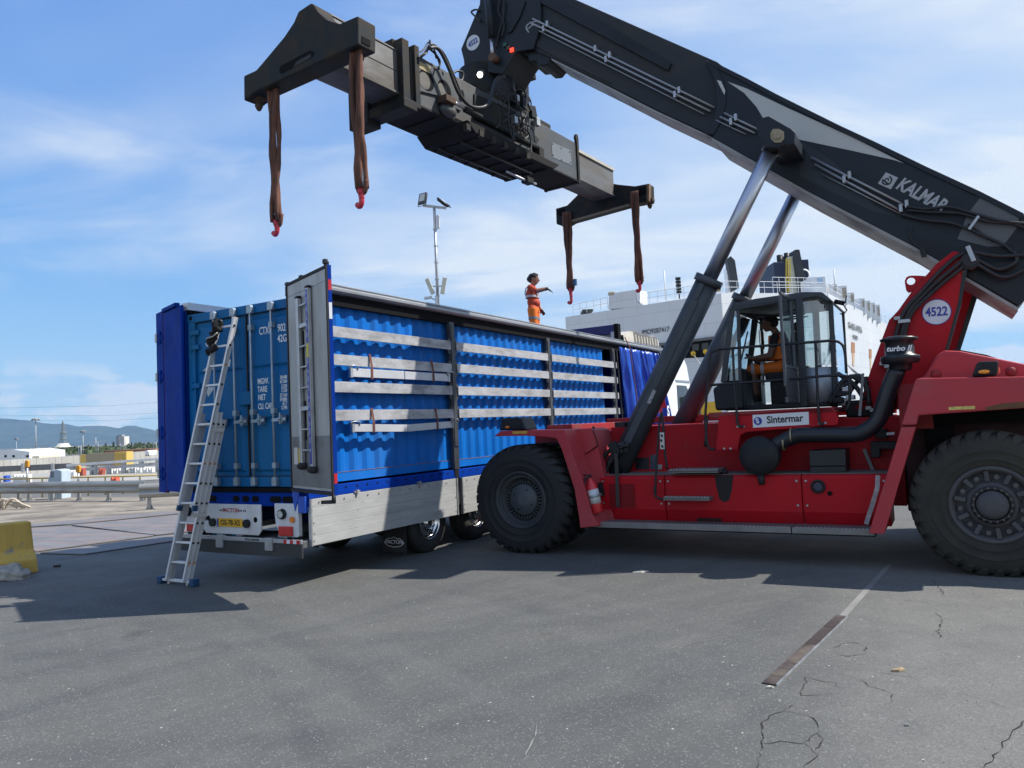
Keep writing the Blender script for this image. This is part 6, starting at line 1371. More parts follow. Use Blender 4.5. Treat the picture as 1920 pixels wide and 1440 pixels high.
srod([(780, 102), (795, 92), (803, 80), (812, 88), (818, 110)], YM-.05, .012); srod([(783, 108), (797, 97), (806, 84), (815, 95), (824, 120)], YM-.07, .012); srod([(790, 107), (800, 98), (808, 83), (820, 88), (832, 102), (840, 130)], YM-.09, .014)
srod([(848, 138), (858, 133), (868, 137), (866, 150), (855, 148)], YM+.1, .018); srod([(950, 190), (975, 160), (985, 175), (992, 200), (1000, 215)], ry-.4, .018); srod([(940, 230), (965, 215), (985, 225), (990, 255), (975, 262)], ry-.66, .014); srod([(955, 245), (975, 230), (998, 240), (1003, 268)], ry-.68, .012); srod([(978, 175), (990, 180), (996, 195), (994, 210)], ry-.3, .014); srod([(960, 262), (970, 250), (985, 262), (998, 270)], ry-.7, .012)
rg = random.Random(33)
for k in range(12):
    x, y = 930+rg.random()*60, 160+rg.random()*80; srod([(x, y), (x+rg.uniform(-10, 20), y+rg.uniform(5, 18)), (x+rg.uniform(0, 25), y+rg.uniform(20, 34)), (x+rg.uniform(-5, 22), y+rg.uniform(34, 48))], ry-.64-.02*k, .011+.006*rg.random())
MB().bar(S3(806, 75, YM-.08), S3(807, 92, YM-.08), .02, .02).build('hose_stake', m_black, spd)
p = S3(835, 190, YM-.08); MB().box(p[0]-.12, p[0]+.12, YM-.2, YM-.02, p[2]-.05, p[2]+.05).build('rusty_bracket', mat('rusty_lock', (0, 0, 0)), spd, bevel=.01)
p = S3(840, 208, YM-.06); MB().ball(p, .18, .1, .1).build('pale_cover', m_sbox, spd)
# working light
c3 = S3(899, 139, YM-.25); lmp = MB().cyl((c3[0]+.05, c3[1]+.02, c3[2]+.03), (c3[0]-.03, c3[1]-.03, c3[2]-.03), .06, n=14).build('work_light', m_black, spd)
MB().ball((c3[0]-.03, c3[1]-.03, c3[2]-.03), .045).build('work_light_lens', mat('lit_lens', (1, 1, .95), .3, emit=(1, .98, .9), es=5), lmp)

# ================================================================== lifting slings on the end beams
m_sl = mat('sling_fabric', (.17, .075, .048), .9, var=.3, vs=6, dirt=(.06, .035, .028), damt=.8, ds=7, dthr=(.42, .6), stretch=(1, 1, .25), bump=.6, bs=50)
m_hook = mat('hook_red', (.5, .015, .04), .4, var=.1, coat=.3)
def sling(label, x0, y0, x1, y1, yh, t, wpx, blue=False):
    l0, za = SP.end(x0, y0, t); _, zb = SP.end(x1, y1, t); _, zh = SP.end(x1, yh, t)
    r = thing('lifting_sling', label, 'lifting sling', SP.nw(t, l0, za), SP.yaw, 'lifting slings on the spreader'); r.scale = (KS,)*3
    H = za-zb; w = abs(SP.end(x1+wpx/2, y1, t)[0]-SP.end(x1-wpx/2, y1, t)[0]); rg = random.Random(int(x0))
    for k in range(5):
        ph = rg.uniform(0, 6.28); pts = []
        for i in range(15):
            s = i/14; e = (k-2)/2*w*.36*(1-.25*s) + .007*sin(9*s+ph); pts.append((.03*sin(5*s+ph), e, .08-(H+.08)*s + (.0 if i < 14 else .0)))
        MB().tube(pts, [w*.17*(1+.18*sin(i*1.7+ph)) for i in range(15)], 7).build('strand', m_sl, r)
    b = MB(); b.tube(bez([(.02, -w*.4, -H+.1), (.02, -w*.25, -H-.02), (.02, 0, -H-.05), (.02, w*.25, -H-.02), (.02, w*.4, -H+.1)], 5), w*.17, 7); b.build('loop_end', m_sl, r)
    hz_ = zh-za; b = MB(); b.cyl((0, 0, -H+.02), (0, 0, hz_*.45-H*.55), .045, .035, n=10); b.tube(bez([(0, 0, -H), (0, -.01, hz_*.6-H*.4), (0, .0, hz_*.3-H*.7-.0), (0, -.005, hz_+.04), (0, .03, hz_-.01), (0, .075, hz_+.02)], 6), .034, 8); b.build('hook', m_hook, r)
    if blue: MB().box(-.02, .04, -w*.75, -w*.35, -H+.05, -H+.19).build('tag', mat('blue_tag', (.02, .1, .2), .6), r)
sling('brown looped lifting sling on the far-left corner of the near end beam, hook lowest', 512, 176, 521, 415, 437, TN+.12, 17)
sling('brown looped lifting sling on the near beam end right beside the telescopic beam', 668, 96, 683, 352, 383, TN+.12, 22)
sling('brown lifting sling with blue tag on the far end beam, nearer the worker', 1063, 404, 1073, 540, 567, TFAR-.06, 15, True)
sling('brown lifting sling on the rightmost tip of the far end beam', 1190, 366, 1199, 528, 545, TFAR-.06, 15)

# ================================================================== people
def remesh(mb, name, mats, parent, vox=.011, assign=None, smooth=6):
    me = mb.mesh(name, mats); o = bpy.data.objects.new(name, me); col.objects.link(o)
    md = o.modifiers.new('r', 'REMESH'); md.mode = 'VOXEL'; md.voxel_size = vox; md.use_smooth_shade = True
    s = o.modifiers.new('s', 'SMOOTH'); s.iterations = smooth; s.factor = .5
    dg = bpy.context.evaluated_depsgraph_get(); dg.update(); m2 = bpy.data.meshes.new_from_object(o.evaluated_get(dg)); o.modifiers.clear(); o.data = m2; bpy.data.meshes.remove(me); m2.name = name
    m2.materials.clear()
    for q in mats: m2.materials.append(q)
    for p in m2.polygons:
        p.use_smooth = True
        if assign: p.material_index = assign(p.center)
    if parent is not None: o.parent = parent
    return o
def limb(b, pts, rads):
    for i in range(len(pts)-1):
        b.cyl(pts[i], pts[i+1], rads[i], rads[i+1], 12)
    for p, r in zip(pts, rads): b.ball(p, r, nu=12, nv=8)
def head(b, c, fwd, s=1.):                     # skull, face, nose, ears; fwd in x-z plane of the local frame
    F = Vector(fwd).normalized(); Uz = Vector((0, 0, 1)); Uz = (Uz-F*Uz.dot(F)).normalized(); S = F.cross(Uz); R = Matrix((F, S, Uz)).transposed(); c = Vector(c)
    b.ball(c, .098*s, .078*s, .115*s, rot=R); b.ball(c+F*.03*s-Uz*.055*s, .07*s, .06*s, .07*s, rot=R); b.ball(c+F*.055*s-Uz*.095*s, .035*s, .035*s, .028*s, rot=R)
    b.cyl(c+F*.09*s+Uz*.02*s, c+F*.118*s-Uz*.03*s, .012*s, .02*s, 8); b.ball(c+F*.112*s-Uz*.028*s, .018*s)
    b.ball(c+F*.088*s-Uz*.062*s, .02*s, .03*s, .012*s, rot=R)
    for k in (-1, 1): b.ball(c+S*k*.08*s-F*.008*s-Uz*.01*s, .028*s, .012*s, .034*s, rot=R)
    return c, F, S, Uz
def hand(b, w, d, n, L=1.):                    # wrist, pointing direction, palm normal
    d = Vector(d).normalized(); n = Vector(n); n = (n-d*n.dot(d)).normalized(); s = d.cross(n); w = Vector(w)
    b.ball(w+d*.05, .05, .042, .02, rot=Matrix((d, s, n)).transposed())
    for i, (o, l) in enumerate(((-.032, .062), (-.011, .075), (.011, .07), (.031, .055))):
        p0 = w+d*.085+s*o; p1 = p0+d*l*.55-n*.008+s*o*.1; p2 = p1+d*l*.5-n*.03; b.cyl(p0, p1, .011, .010, 7); b.cyl(p1, p2, .010, .008, 7); b.ball(p1, .010, nu=7, nv=5); b.ball(p2, .008, nu=7, nv=5)
    p0 = w+d*.03-s*.04; p1 = p0+d*.035-s*.025-n*.01; p2 = p1+d*.035-s*.002-n*.015; b.cyl(p0, p1, .015, .012, 7); b.cyl(p1, p2, .012, .009, 7); b.ball(p2, .009, nu=7, nv=5)
m_skin = mat('skin_tan', (.3, .15, .1), .55, var=.08); m_skin2 = mat('skin_dark', (.2, .1, .065), .55, var=.08); m_hair = mat('dark_hair', (.012, .01, .01), .7, var=.3, bump=.6, bs=60)
m_shirt = mat('orange_red_shirt', (.46, .055, .02), .8, var=.12, vs=6, bump=.2, bs=25); m_short = mat('hivis_orange', (.75, .16, .012), .75, var=.12, vs=6, bump=.2, bs=25); m_refl = mat('reflective_band', (.45, .46, .47), .4, var=.1); m_glove = mat('dark_glove', (.04, .025, .025), .8); m_boot = mat('dark_boot', (.02, .018, .016), .7); m_eye = mat('eye_dark', (.02, .015, .012), .2)
# worker on the container roof; local x = the way he faces (to the right in the picture), built on his feet
wp = TR.nw(9.55, 1.68, cz1-.02)
wk = thing('person', 'worker in orange-red shirt and orange trousers standing on the container roof, arm outstretched', 'person', wp, radians(-14)); wk.scale = (1.16, 1.2, 1.09)
b = MB(); H_ = 1.0
for s in (-1, 1): limb(b, [(.0, s*.1, .96), (.02, s*.115, .5), (-.01, s*.115, .1)], [.115, .08, .065]); b.ball((.05, s*.115, .05), .135, .055, .055)
b.ball((0, 0, .98), .13, .18, .13); b.ball((-.005, 0, 1.15), .125, .175, .17); b.ball((-.015, 0, 1.34), .135, .2, .17); b.ball((-.01, 0, 1.46), .1, .19, .08); b.ball((.06, 0, 1.12), .1, .14, .12)
limb(b, [(-.01, 0, 1.48), (.025, 0, 1.6)], [.065, .055])
head(b, (.045, 0, 1.7), (1, .05, -.18), 1.05)
limb(b, [(.0, -.2, 1.46), (.14, -.26, 1.36), (.36, -.2, 1.40)], [.075, .058, .042]); hand(b, (.36, -.2, 1.40), (1, .15, -.55), (.3, 0, 1))
limb(b, [(.0, .2, 1.46), (-.0, .27, 1.2), (.12, .24, 1.0)], [.075, .055, .04]); hand(b, (.12, .24, 1.0), (.5, 0, -.9), (0, 1, 0))
def wa(c):
    if c.z < .1: return 3
    if c.z < 1.0: return 2 if not (abs(c.y) > .19 and c.z > .84 and c.x > .1) else 4
    if c.x > .34 and c.z > 1.2: return 4
    if abs(c.y) > .2 and c.z < 1.12: return 0
    if c.x > .15 and c.z > 1.28 and c.z < 1.5 and c.y < -.1: return 0
    if c.z < 1.53: return 1
    return 0
body = remesh(b, 'body', [m_skin, m_shirt, m_short, m_boot, m_glove], wk, .011, wa)
b = MB(); b.ball((.03, 0, 1.745), .112, .095, .095); b.ball((-.03, 0, 1.70), .085, .088, .085); b.ball((.06, 0, 1.79), .08, .075, .045); b.v = [tuple(Vector(v)*(1+.0)+Vector((.006*sin(60*v[1]), .006*sin(70*v[0]), .007*sin(64*v[1]+50*v[0])))) for v in b.v]; b.build('hair', m_hair, wk)
b = MB()
for s in (-1, 1): b.ball((.135, s*.035, 1.715), .011, .014, .009)
b.build('eyes', m_eye, wk)
def band(b, c, rx, ry, z, h, tilt=0.):
    n = 28; v = []
    for zz in (z-h/2, z+h/2): v += [(c[0]+rx*cos(2*pi*i/n), c[1]+ry*sin(2*pi*i/n), zz+tilt*cos(2*pi*i/n)) for i in range(n)]
    b.add(v, [(i, (i+1) % n, n+(i+1) % n, n+i) for i in range(n)], True)
b = MB(); band(b, (-.012, 0), .147, .207, 1.27, .05); b.build('chest_band', m_refl, wk)
for s in (-1, 1):
    b = MB(); P = [(-.13, s*.09, 1.28), (-.152, s*.1, 1.36), (-.13, s*.1, 1.46), (-.05, s*.1, 1.545), (.05, s*.1, 1.50), (.115, s*.1, 1.40), (.13, s*.09, 1.28)]
    for i in range(6): b.bar(P[i], P[i+1], .05, .012, up=(-1 if i < 3 else 1, 0, .4))
    b.build('shoulder_band', m_refl, wk)
    b = MB(); band(b, (.008, s*.108), .104, .1, .76, .06); b.build('leg_band', mat('leg_band_grey', (.2, .2, .19), .6), wk)

# operator in the cab; local frame = stacker frame, faces forward (+x)
op = thing('person', 'cab operator in an orange vest and shorts seated at the steering wheel', 'person', MA.nw(2.36, .08, 2.0), MA.yaw); op.scale = (1.04,)*3
b = MB(); o_ = Vector((0, 0, 0))
b.ball((.0, 0, .52), .15, .18, .13); b.ball((-.02, 0, .66), .13, .175, .16); b.ball((-.01, 0, .84), .135, .2, .17); b.ball((.02, 0, .97), .1, .19, .08)
limb(b, [(.03, 0, 1.0), (.08, 0, 1.1)], [.06, .052]); head(b, (.15, .0, 1.2), (1, .25, -.2))
for s in (-1, 1):
    limb(b, [(.02, s*.1, .5), (.42, s*.13, .5), (.40, s*.13, .08)], [.11, .08, .055]); b.ball((.46, s*.13, .03), .13, .05, .05)
    limb(b, [(.03, s*.2, .95), (.1, s*.27, .68), (.36, s*.2, .66)], [.07, .052, .04]); hand(b, (.36, s*.2, .66), (1, -s*.3, .35), (0, 0, 1))
def oa(c):
    if c.z < .12: return 3
    if c.x > .33 and c.z < .42: return 0
    if c.z < .6 and c.x < .5 and not (abs(c.y) > .22): return 2
    if c.z > 1.02: return 0
    if abs(c.y) > .21 and c.z < .8: return 0
    if c.x > .15 and c.z > .58: return 0
    return 1
m_vest = mat('dark_tshirt', (.03, .02, .022), .9)
remesh(b, 'body', [m_skin2, mat('dark_shirt', (.025, .018, .02), .9), m_short, m_boot], op, .011, oa)
b = MB(); b.prismx([(.06, .62), (.2, .62), (.21, .92), (.16, 1.0), (.07, .98)], .09, .135); b.prismx([(-.2, .62), (-.06, .62), (-.07, .98), (-.16, 1.0), (-.21, .92)], .09, .135); b.prismx([(.155, .62), (.2, .62), (.215, .9), (.18, 1.0), (.15, 1.0)], -.13, .1); b.build('vest', m_short, op, bevel=.02)
b = MB(); b.ball((.12, 0, 1.25), .108, .088, .085); b.ball((.08, 0, 1.2), .08, .084, .08); b.build('hair', m_hair, op)
for s in (-1, 1):
    for x in (.22, .36):
        b = MB(); n = 20; v = []
        for xx in (x, x+.05): v += [(xx, s*.12+.108*cos(2*pi*i/n)*(1-.25*(xx-.2)), .5+.112*sin(2*pi*i/n)*(1-.25*(xx-.2))) for i in range(n)]
        b.add(v, [(i, (i+1) % n, n+(i+1) % n, n+i) for i in range(n)], True); b.build('leg_band', m_refl, op)
# ================================================================== white tractor unit in front of the trailer
tk_ = thing('truck', 'white truck cab with rounded roof deflector in front of the blue trailer', 'truck', TR.nw(0, 0), TR.yaw)
m_tw = mat('truck_white', (.78, .79, .8), .3, var=.03, coat=.4)
b = MB(); rows = []
for y, k in ((.02, 0.), (.06, .02), (2.49, .02), (2.53, 0.)):
    rows.append([(x, y, z) for x, z in ((15.0, .9), (15.0, 3.1), (15.1, 3.45+k), (15.5, 3.72+k), (16.0, 3.86+k), (16.4, 3.8+k), (16.75, 3.5+k), (16.95, 3.0), (17.1, 2.2), (17.2, 1.4), (17.2, .5), (16.9, .45), (15.2, .5))])
n = 13; b.add([p for r in rows for p in r], [(j*n+i, j*n+(i+1) % n, (j+1)*n+(i+1) % n, (j+1)*n+i) for j in range(3) for i in range(n)] + [tuple(range(n)), tuple(range(4*n-1, 3*n-1, -1))])
body = b.build('cab_body', m_tw, tk_, bevel=.05, seg=3)
MB().prism([(14.45, 1.0), (15.0, 1.0), (15.0, 3.55), (14.8, 3.45), (14.55, 3.0), (14.45, 2.4)], -.02, .03).build('side_deflector', m_tw, tk_, bevel=.01)
MB().prism([(14.45, 1.0), (15.0, 1.0), (15.0, 3.55), (14.8, 3.45), (14.55, 3.0), (14.45, 2.4)], 2.5, 2.55).build('side_deflector', m_tw, tk_, bevel=.01)
MB().prism([(15.6, 1.95), (16.75, 1.95), (16.7, 2.7), (16.5, 2.85), (15.6, 2.85)], .004, .022).build('side_window', mat('dark_glass', (.02, .025, .03), .08), tk_)
MB().box(15.5, 16.9, -.003, .02, 2.96, 3.02).build('trim_line', m_steel, tk_)
b = MB(); b.box(16.7, 16.9, -.32, -.1, 1.9, 2.5); b.bar((16.8, .05, 2.55), (16.8, -.2, 2.52), .05, .04); b.build('mirror', m_black, tk_, bevel=.03)
MB().box(12.2, 17.0, .6, 1.95, .7, .95).build('chassis', m_dark, tk_)
for x in (13.0, 16.4):
    truck_wheel(x, .1, tk_, flip=1); truck_wheel(x, 2.45, tk_, flip=-1)
MB().box(13.7, 14.9, .1, .6, .45, .95).build('fuel_tank', m_alu, tk_, bevel=.08)

# ================================================================== ro-ro ship
m_ship = mat('ship_white', (.62, .635, .65), .5, var=.04, vs=.15, dirt=(.5, .42, .33), damt=.25, ds=.12, stretch=(1, 1, .3))
def plated(m):
    t = m.node_tree; n = t.nodes; b = n['Principled BSDF']; tcx = n.new('ShaderNodeTexCoord'); sp = n.new('ShaderNodeSeparateXYZ'); cb = n.new('ShaderNodeCombineXYZ'); ad = n.new('ShaderNodeMath'); ad.operation = 'SUBTRACT'; br = n.new('ShaderNodeTexBrick'); mx = n.new('ShaderNodeMix'); mx.data_type = 'RGBA'; mx.blend_type = 'MULTIPLY'; mx.inputs[0].default_value = 1
    t.links.new(tcx.outputs['Object'], sp.inputs[0]); t.links.new(sp.outputs[0], ad.inputs[0]); t.links.new(sp.outputs[1], ad.inputs[1]); t.links.new(ad.outputs[0], cb.inputs[0]); t.links.new(sp.outputs[2], cb.inputs[1]); t.links.new(cb.outputs[0], br.inputs['Vector'])
    br.inputs['Scale'].default_value = 1; br.inputs['Brick Width'].default_value = 7.; br.inputs['Row Height'].default_value = 2.4; br.inputs['Mortar Size'].default_value = .045; br.inputs['Color1'].default_value = (1, 1, 1, 1); br.inputs['Color2'].default_value = (.955, .96, .965, 1); br.inputs['Mortar'].default_value = (.8, .8, .8, 1)
    src = b.inputs['Base Color'].links[0].from_socket; t.links.new(src, mx.inputs[6]); t.links.new(br.outputs['Color'], mx.inputs[7]); t.links.new(mx.outputs[2], b.inputs['Base Color'])
plated(m_ship)
m_ship2 = mat('ship_deck_white', (.7, .71, .72), .5, var=.05)
m_rust = mat('ship_rust', (.35, .17, .08), .8, var=.3, vs=2)
m_navy = mat('funnel_navy', (.012, .02, .05), .5, var=.1)
HS = 16.0
def deck(x, y, H): d = ray(x, y); k = H/d.z; return CAM + d*k          # point at height H above the camera
D_, A_, B_, C_ = deck(1060, 594.5, HS), deck(1352, 549.5, HS), deck(1552, 549.5, HS+1.6), deck(1690, 622, HS+1.6)  # middle hull wall angled back in shape to catch more sun
ship = thing('cargo_ship', 'huge white ro-ro cargo ship moored behind the stacker, navy funnel on top', 'ship', (A_.x, A_.y, -2.5))
so_ = Vector((A_.x, A_.y, -2.5))
plan = [D_, A_, B_, C_]; ext = C_ + (C_-B_)*1.2; back = D_ + (C_-B_)*1.6
pl = [p-so_ for p in (D_, A_, B_, C_, ext, back)]
def wallquad(b, p, q, z0p, z0q, z1p, z1q, th=.0): b.add([(p.x, p.y, z0p), (q.x, q.y, z0q), (q.x, q.y, z1q), (p.x, p.y, z1p)], [(0, 1, 2, 3)])
b = MB(); n = len(pl); low_ = [(p.x, p.y, -2) for p in pl]; top_ = [(p.x, p.y, p.z) for p in pl[:4]] + [(ext.x-so_.x, ext.y-so_.y, pl[3].z), (back.x-so_.x, back.y-so_.y, pl[0].z)]
b.add(low_+top_, [(i, (i+1) % n, n+(i+1) % n, n+i) for i in range(n)] + [(n, n+1, n+2), (n, n+2, n+3, n+4), (n, n+4, n+5)]); hull = b.build('hull', m_ship, ship)
def on(p, q, x, y, off=0.):                     # point on the vertical wall plane p-q
    d = ray(x, y); dr = (q-p); nn = Vector((dr.y, -dr.x, 0)).normalized()
    if nn.dot(CAM-p) < 0: nn = -nn
    return CAM + d*((p + nn*off - CAM).dot(nn)/d.dot(nn)) - so_
def panel(name, p, q, pts, off, m, th=.15, par=ship):
    f = [on(p, q, x, y, off) for x, y in pts]; g = [on(p, q, x, y, off) - (f[0]-f[0]) for x, y in pts]; dr = (q-p); nn = Vector((dr.y, -dr.x, 0)).normalized()
    if nn.dot(CAM-p) < 0: nn = -nn
    g = [v - nn*th for v in f]; k = len(f); return MB().add(f+g, [tuple(range(k)), tuple(range(2*k-1, k-1, -1))] + [(i, (i+1) % k, k+(i+1) % k, k+i) for i in range(k)]).build(name, m, par)
# raised bulwark on the shaded end, plus its flank, sunlight put into a paler white
panel('raised_bulwark', D_, A_, [(1141, 580), (1142, 551), (1192, 543), (1193, 562), (1197, 568), (1206, 571), (1206, 574)], .05, m_ship, 2.5)
panel('bulwark_flank', D_, A_, [(1192.3, 543), (1200, 544.5), (1200, 568), (1194, 563)], .06, mat('bulwark_sunlit_tone', (.76, .77, .78), .5), 2.0)
# dark mooring recess with yellow fairleads
rc = panel('mooring_recess', D_, A_, [(1240, 648), (1352, 632), (1352, 668), (1240, 674)], .08, m_dark, .1)
panel('recess_lip', D_, A_, [(1225, 645), (1352, 629), (1352, 634), (1225, 650)], .4, mat('lip_grey', (.12, .12, .125), .7), .6)
for i in range(5): panel('recess_frame', D_, A_, [(1262+i*18, 650-i*2), (1274+i*18, 648.5-i*2), (1274+i*18, 660-i*1.5), (1262+i*18, 661-i*1.5)], .12, mat('recess_frame', (.05, .05, .05), .6), .05, ship)
for x, y in ((1300, 663), (1323, 659.5)):
    p = on(D_, A_, x, y, .35); MB().ball(p, .35, .2, .35).build('fairlead', mat('fairlead_yellow', (.75, .45, .02), .5), ship)
panel('yellow_band', D_, A_, [(1180, 766), (1352, 752), (1352, 775), (1180, 788)], .06, mat('band_yellow', (.72, .4, .02), .5), .1)
def wtext(s, p, q, x, y, size, m, sx=1., sp=1.):
    o = on(p, q, x, y, .12); dr = (q-p).normalized(); dr.z = 0; text(s, size, m, ship, o, dr, (0, 0, 1), bold=.0, depth=.01, sx=sx, space=sp)
wtext('IMO9287417', D_, A_, 1228.5, 620.5, .98, m_txtk, .82)
wtext('GRANDE ANVERSA', B_, C_, 1604, 615, 1.5, m_txtk, .9, 1.05); wtext('PALERMO', B_, C_, 1604, 633, 1.1, m_txtk, .9)
# openings and rust on the lit side
for (x0, x1, y0, y1) in ((1558, 1574, 626, 658), (1597, 1603, 641, 661), (1630, 1634.5, 654, 671)):
    panel('hull_opening', B_, C_, [(x0, y0), (x1, y0+5*(x1-x0)/16), (x1, y1+3*(x1-x0)/16), (x0, y1)], .08, m_dark if x0 < 1590 else m_rust, .1)
    if x0 > 1590: panel('rust_streak', B_, C_, [(x0+1, y1), (x1-.5, y1+1), (x1-1.5, y1+26), (x0+2, y1+24)], .07, mat('rust_streak', (.5, .33, .2), .8), .05)
p = on(B_, C_, 1578, 671, .3); MB().ball(p, .6, .3, .8).build('fairlead', MATS['fairlead_yellow'], ship)
# mooring lines
for (x0, y0, x1, y1) in ((1565, 650, 1625, 718), (1570, 655, 1622, 712), (1578, 668, 1630, 720)):
    a = on(B_, C_, x0, y0, .4); e = far(x1, y1, 70)-so_; MB().tube([a, (a+e)/2+Vector((0, 0, -.5)), e], .07, 5).build('mooring_line', mat('rope', (.35, .34, .3), .9), ship)
for (x0, y0, x1, y1) in ((1300, 664, 1345, 730), (1323, 661, 1385, 745)):
    a = on(D_, A_, x0, y0, .4); e = far(x1, y1, 60)-so_; MB().tube([a, e], .06, 5).build('mooring_line', MATS['rope'], ship)
# deck railings
def railing(p, q, x0, y0, x1, y1, n, H=1.1):
    a = on(p, q, x0, y0, -.3); e = on(p, q, x1, y1, -.3); b = MB()
    for i in range(n+1): c0 = a+(e-a)*(i/n); b.bar(c0, c0+Vector((0, 0, H)), .07, .07)
    for h in (H*.5, H): b.bar(a+Vector((0, 0, h)), e+Vector((0, 0, h)), .06, .06)
    b.build('deck_railing', m_ship2, ship)
railing(D_, A_, 1075, 591.5, 1140, 578, 5, 1.6); railing(D_, A_, 1202, 570.5, 1352, 549.5, 9, 1.5); railing(B_, C_, 1556, 551, 1688, 620, 14, 1.6); railing(A_, B_, 1356, 549.5, 1548, 549.5, 8, 1.6)
# funnel and deck gear, built behind the edge of the deck
def dbx(name, x0, x1, y0, y1, depth, dd, m, par=ship, bev=.1):
    a = far(x0, y1, depth)-so_; c_ = far(x1, y0, depth)-so_
    return MB().box(a.x, c_.x, a.y, a.y+dd, min(a.z, c_.z), max(a.z, c_.z)).build(name, m, par, bevel=bev)
fn = dbx('funnel', 1455, 1482, 490, 560, 125, 8, m_navy); dbx('funnel_panel', 1483, 1496, 480, 560, 124.5, 8, mat('funnel_pale', (.5, .5, .42), .5), fn)
a = [far(x, y, 124)-so_ for x, y in ((1488, 484), (1491, 468), (1499, 468), (1515, 545), (1515, 560), (1500, 560))]
MB().add([(p.x, p.y, p.z) for p in a]+[(p.x, p.y+7, p.z) for p in a], [tuple(range(6)), tuple(range(11, 5, -1))]+[(i, (i+1) % 6, 6+(i+1) % 6, 6+i) for i in range(6)]).build('funnel_fin', mat('funnel_dark', (.03, .033, .036), .6), fn)
dbx('funnel_side', 1500, 1516, 486, 555, 127, 6, m_navy, fn)
c0 = far(1508, 515, 126.9)-so_; MB().lathe([(.75, 0), (1.0, 0), (1.0, .05), (.75, .05)], c0, 24).build('funnel_emblem', m_txtw, fn)
b = MB()
for x in (1474, 1478, 1482): q0, q1 = far(x, 485, 123.5)-so_, far(x, 548, 123.5)-so_; b.bar(q0, q1, .12, .12)
for i in range(16): q0, q1 = far(1474, 486+i*4, 123.5)-so_, far(1482, 486+i*4, 123.5)-so_; b.bar(q0, q1, .1, .1)
b.build('yellow_ladder', mat('ladder_yellow', (.6, .42, .03), .6), fn)
for x, y, r in ((1462, 483, .5), (1475, 479, .45), (1468, 486, .4)): q = far(x, y, 126)-so_; MB().cyl(q+Vector((0, 0, -2)), q+Vector((0, 0, .4)), r, n=10).build('exhaust_pipe', m_black, fn)
dbx('platform', 1450, 1520, 549, 553, 123, 3, m_ship2); railing(A_, B_, 1450, 549, 1520, 549, 6, 2.2)
for (x0, x1, y0, y1) in ((1525, 1548, 517, 552),): vb = dbx('vent_house', x0, x1, y0, y1, 118, 5, m_ship2); dbx('vent_window', x0+8, x0+17, y0+4, y0+14, 117.9, .2, mat('sky_toned_pane', (.35, .5, .65), .2), vb, 0)  # sky's blue put into the window pane's colour
for (x0, x1, y0, y1, dp_) in ((1556, 1570, 531, 562, 120), (1570, 1588, 534, 572, 122), (1588, 1602, 547, 580, 128), (1612, 1622, 558, 590, 135), (1622, 1632, 562, 596, 138), (1634, 1641, 566, 600, 142), (1641, 1650, 570, 606, 146)):
    vb = dbx('deck_vent', x0, x1, y0, y1, dp_, 4, m_ship2)
    dbx('vent_louvre', x0+(x1-x0)*.6, x1-1.5, y0+5, y1-14, dp_-.1, .2, mat('louvre', (.4, .34, .26), .7), vb, 0)
# small crane post, masts, boat
dbx('crane_post', 1365, 1376, 500, 548, 108, 1.5, m_ship2)
a = [far(x, y, 107)-so_ for x, y in ((1363, 486), (1370, 480), (1378, 488), (1386, 540), (1374, 546))]
MB().add([(p.x, p.y, p.z) for p in a]+[(p.x, p.y+1.2, p.z) for p in a], [tuple(range(5)), tuple(range(9, 4, -1))]+[(i, (i+1) % 5, 5+(i+1) % 5, 5+i) for i in range(5)]).build('crane_arm', mat('crane_dark', (.04, .045, .05), .6), ship)
for (x, y0, y1) in ((1245, 508, 562), (1271, 522, 560), (1563, 505, 545)):
    q0, q1 = far(x, y0, 112)-so_, far(x+3, y1, 112)-so_; b = MB(); b.cyl(q1, q0, .1, n=6)
    if x == 1271:
        for k in range(5): q = q0+(q1-q0)*(k/6); b.box(q.x-.35, q.x+.35, q.y-.2, q.y+.2, q.z-.25, q.z+.15)
    b.build('mast', m_black if x == 1271 else m_ship2, ship)
dbx('deck_boat', 1092, 1112, 579, 585, 112, 3, mat('boat_dark', (.04, .05, .04), .6)); dbx('deck_winch', 1142, 1153, 546, 551, 105, 1.5, mat('winch_beige', (.5, .45, .35), .6)); dbx('deck_winch', 1348, 1352, 537, 546, 101, 1, mat('winch_brown', (.3, .2, .12), .6))

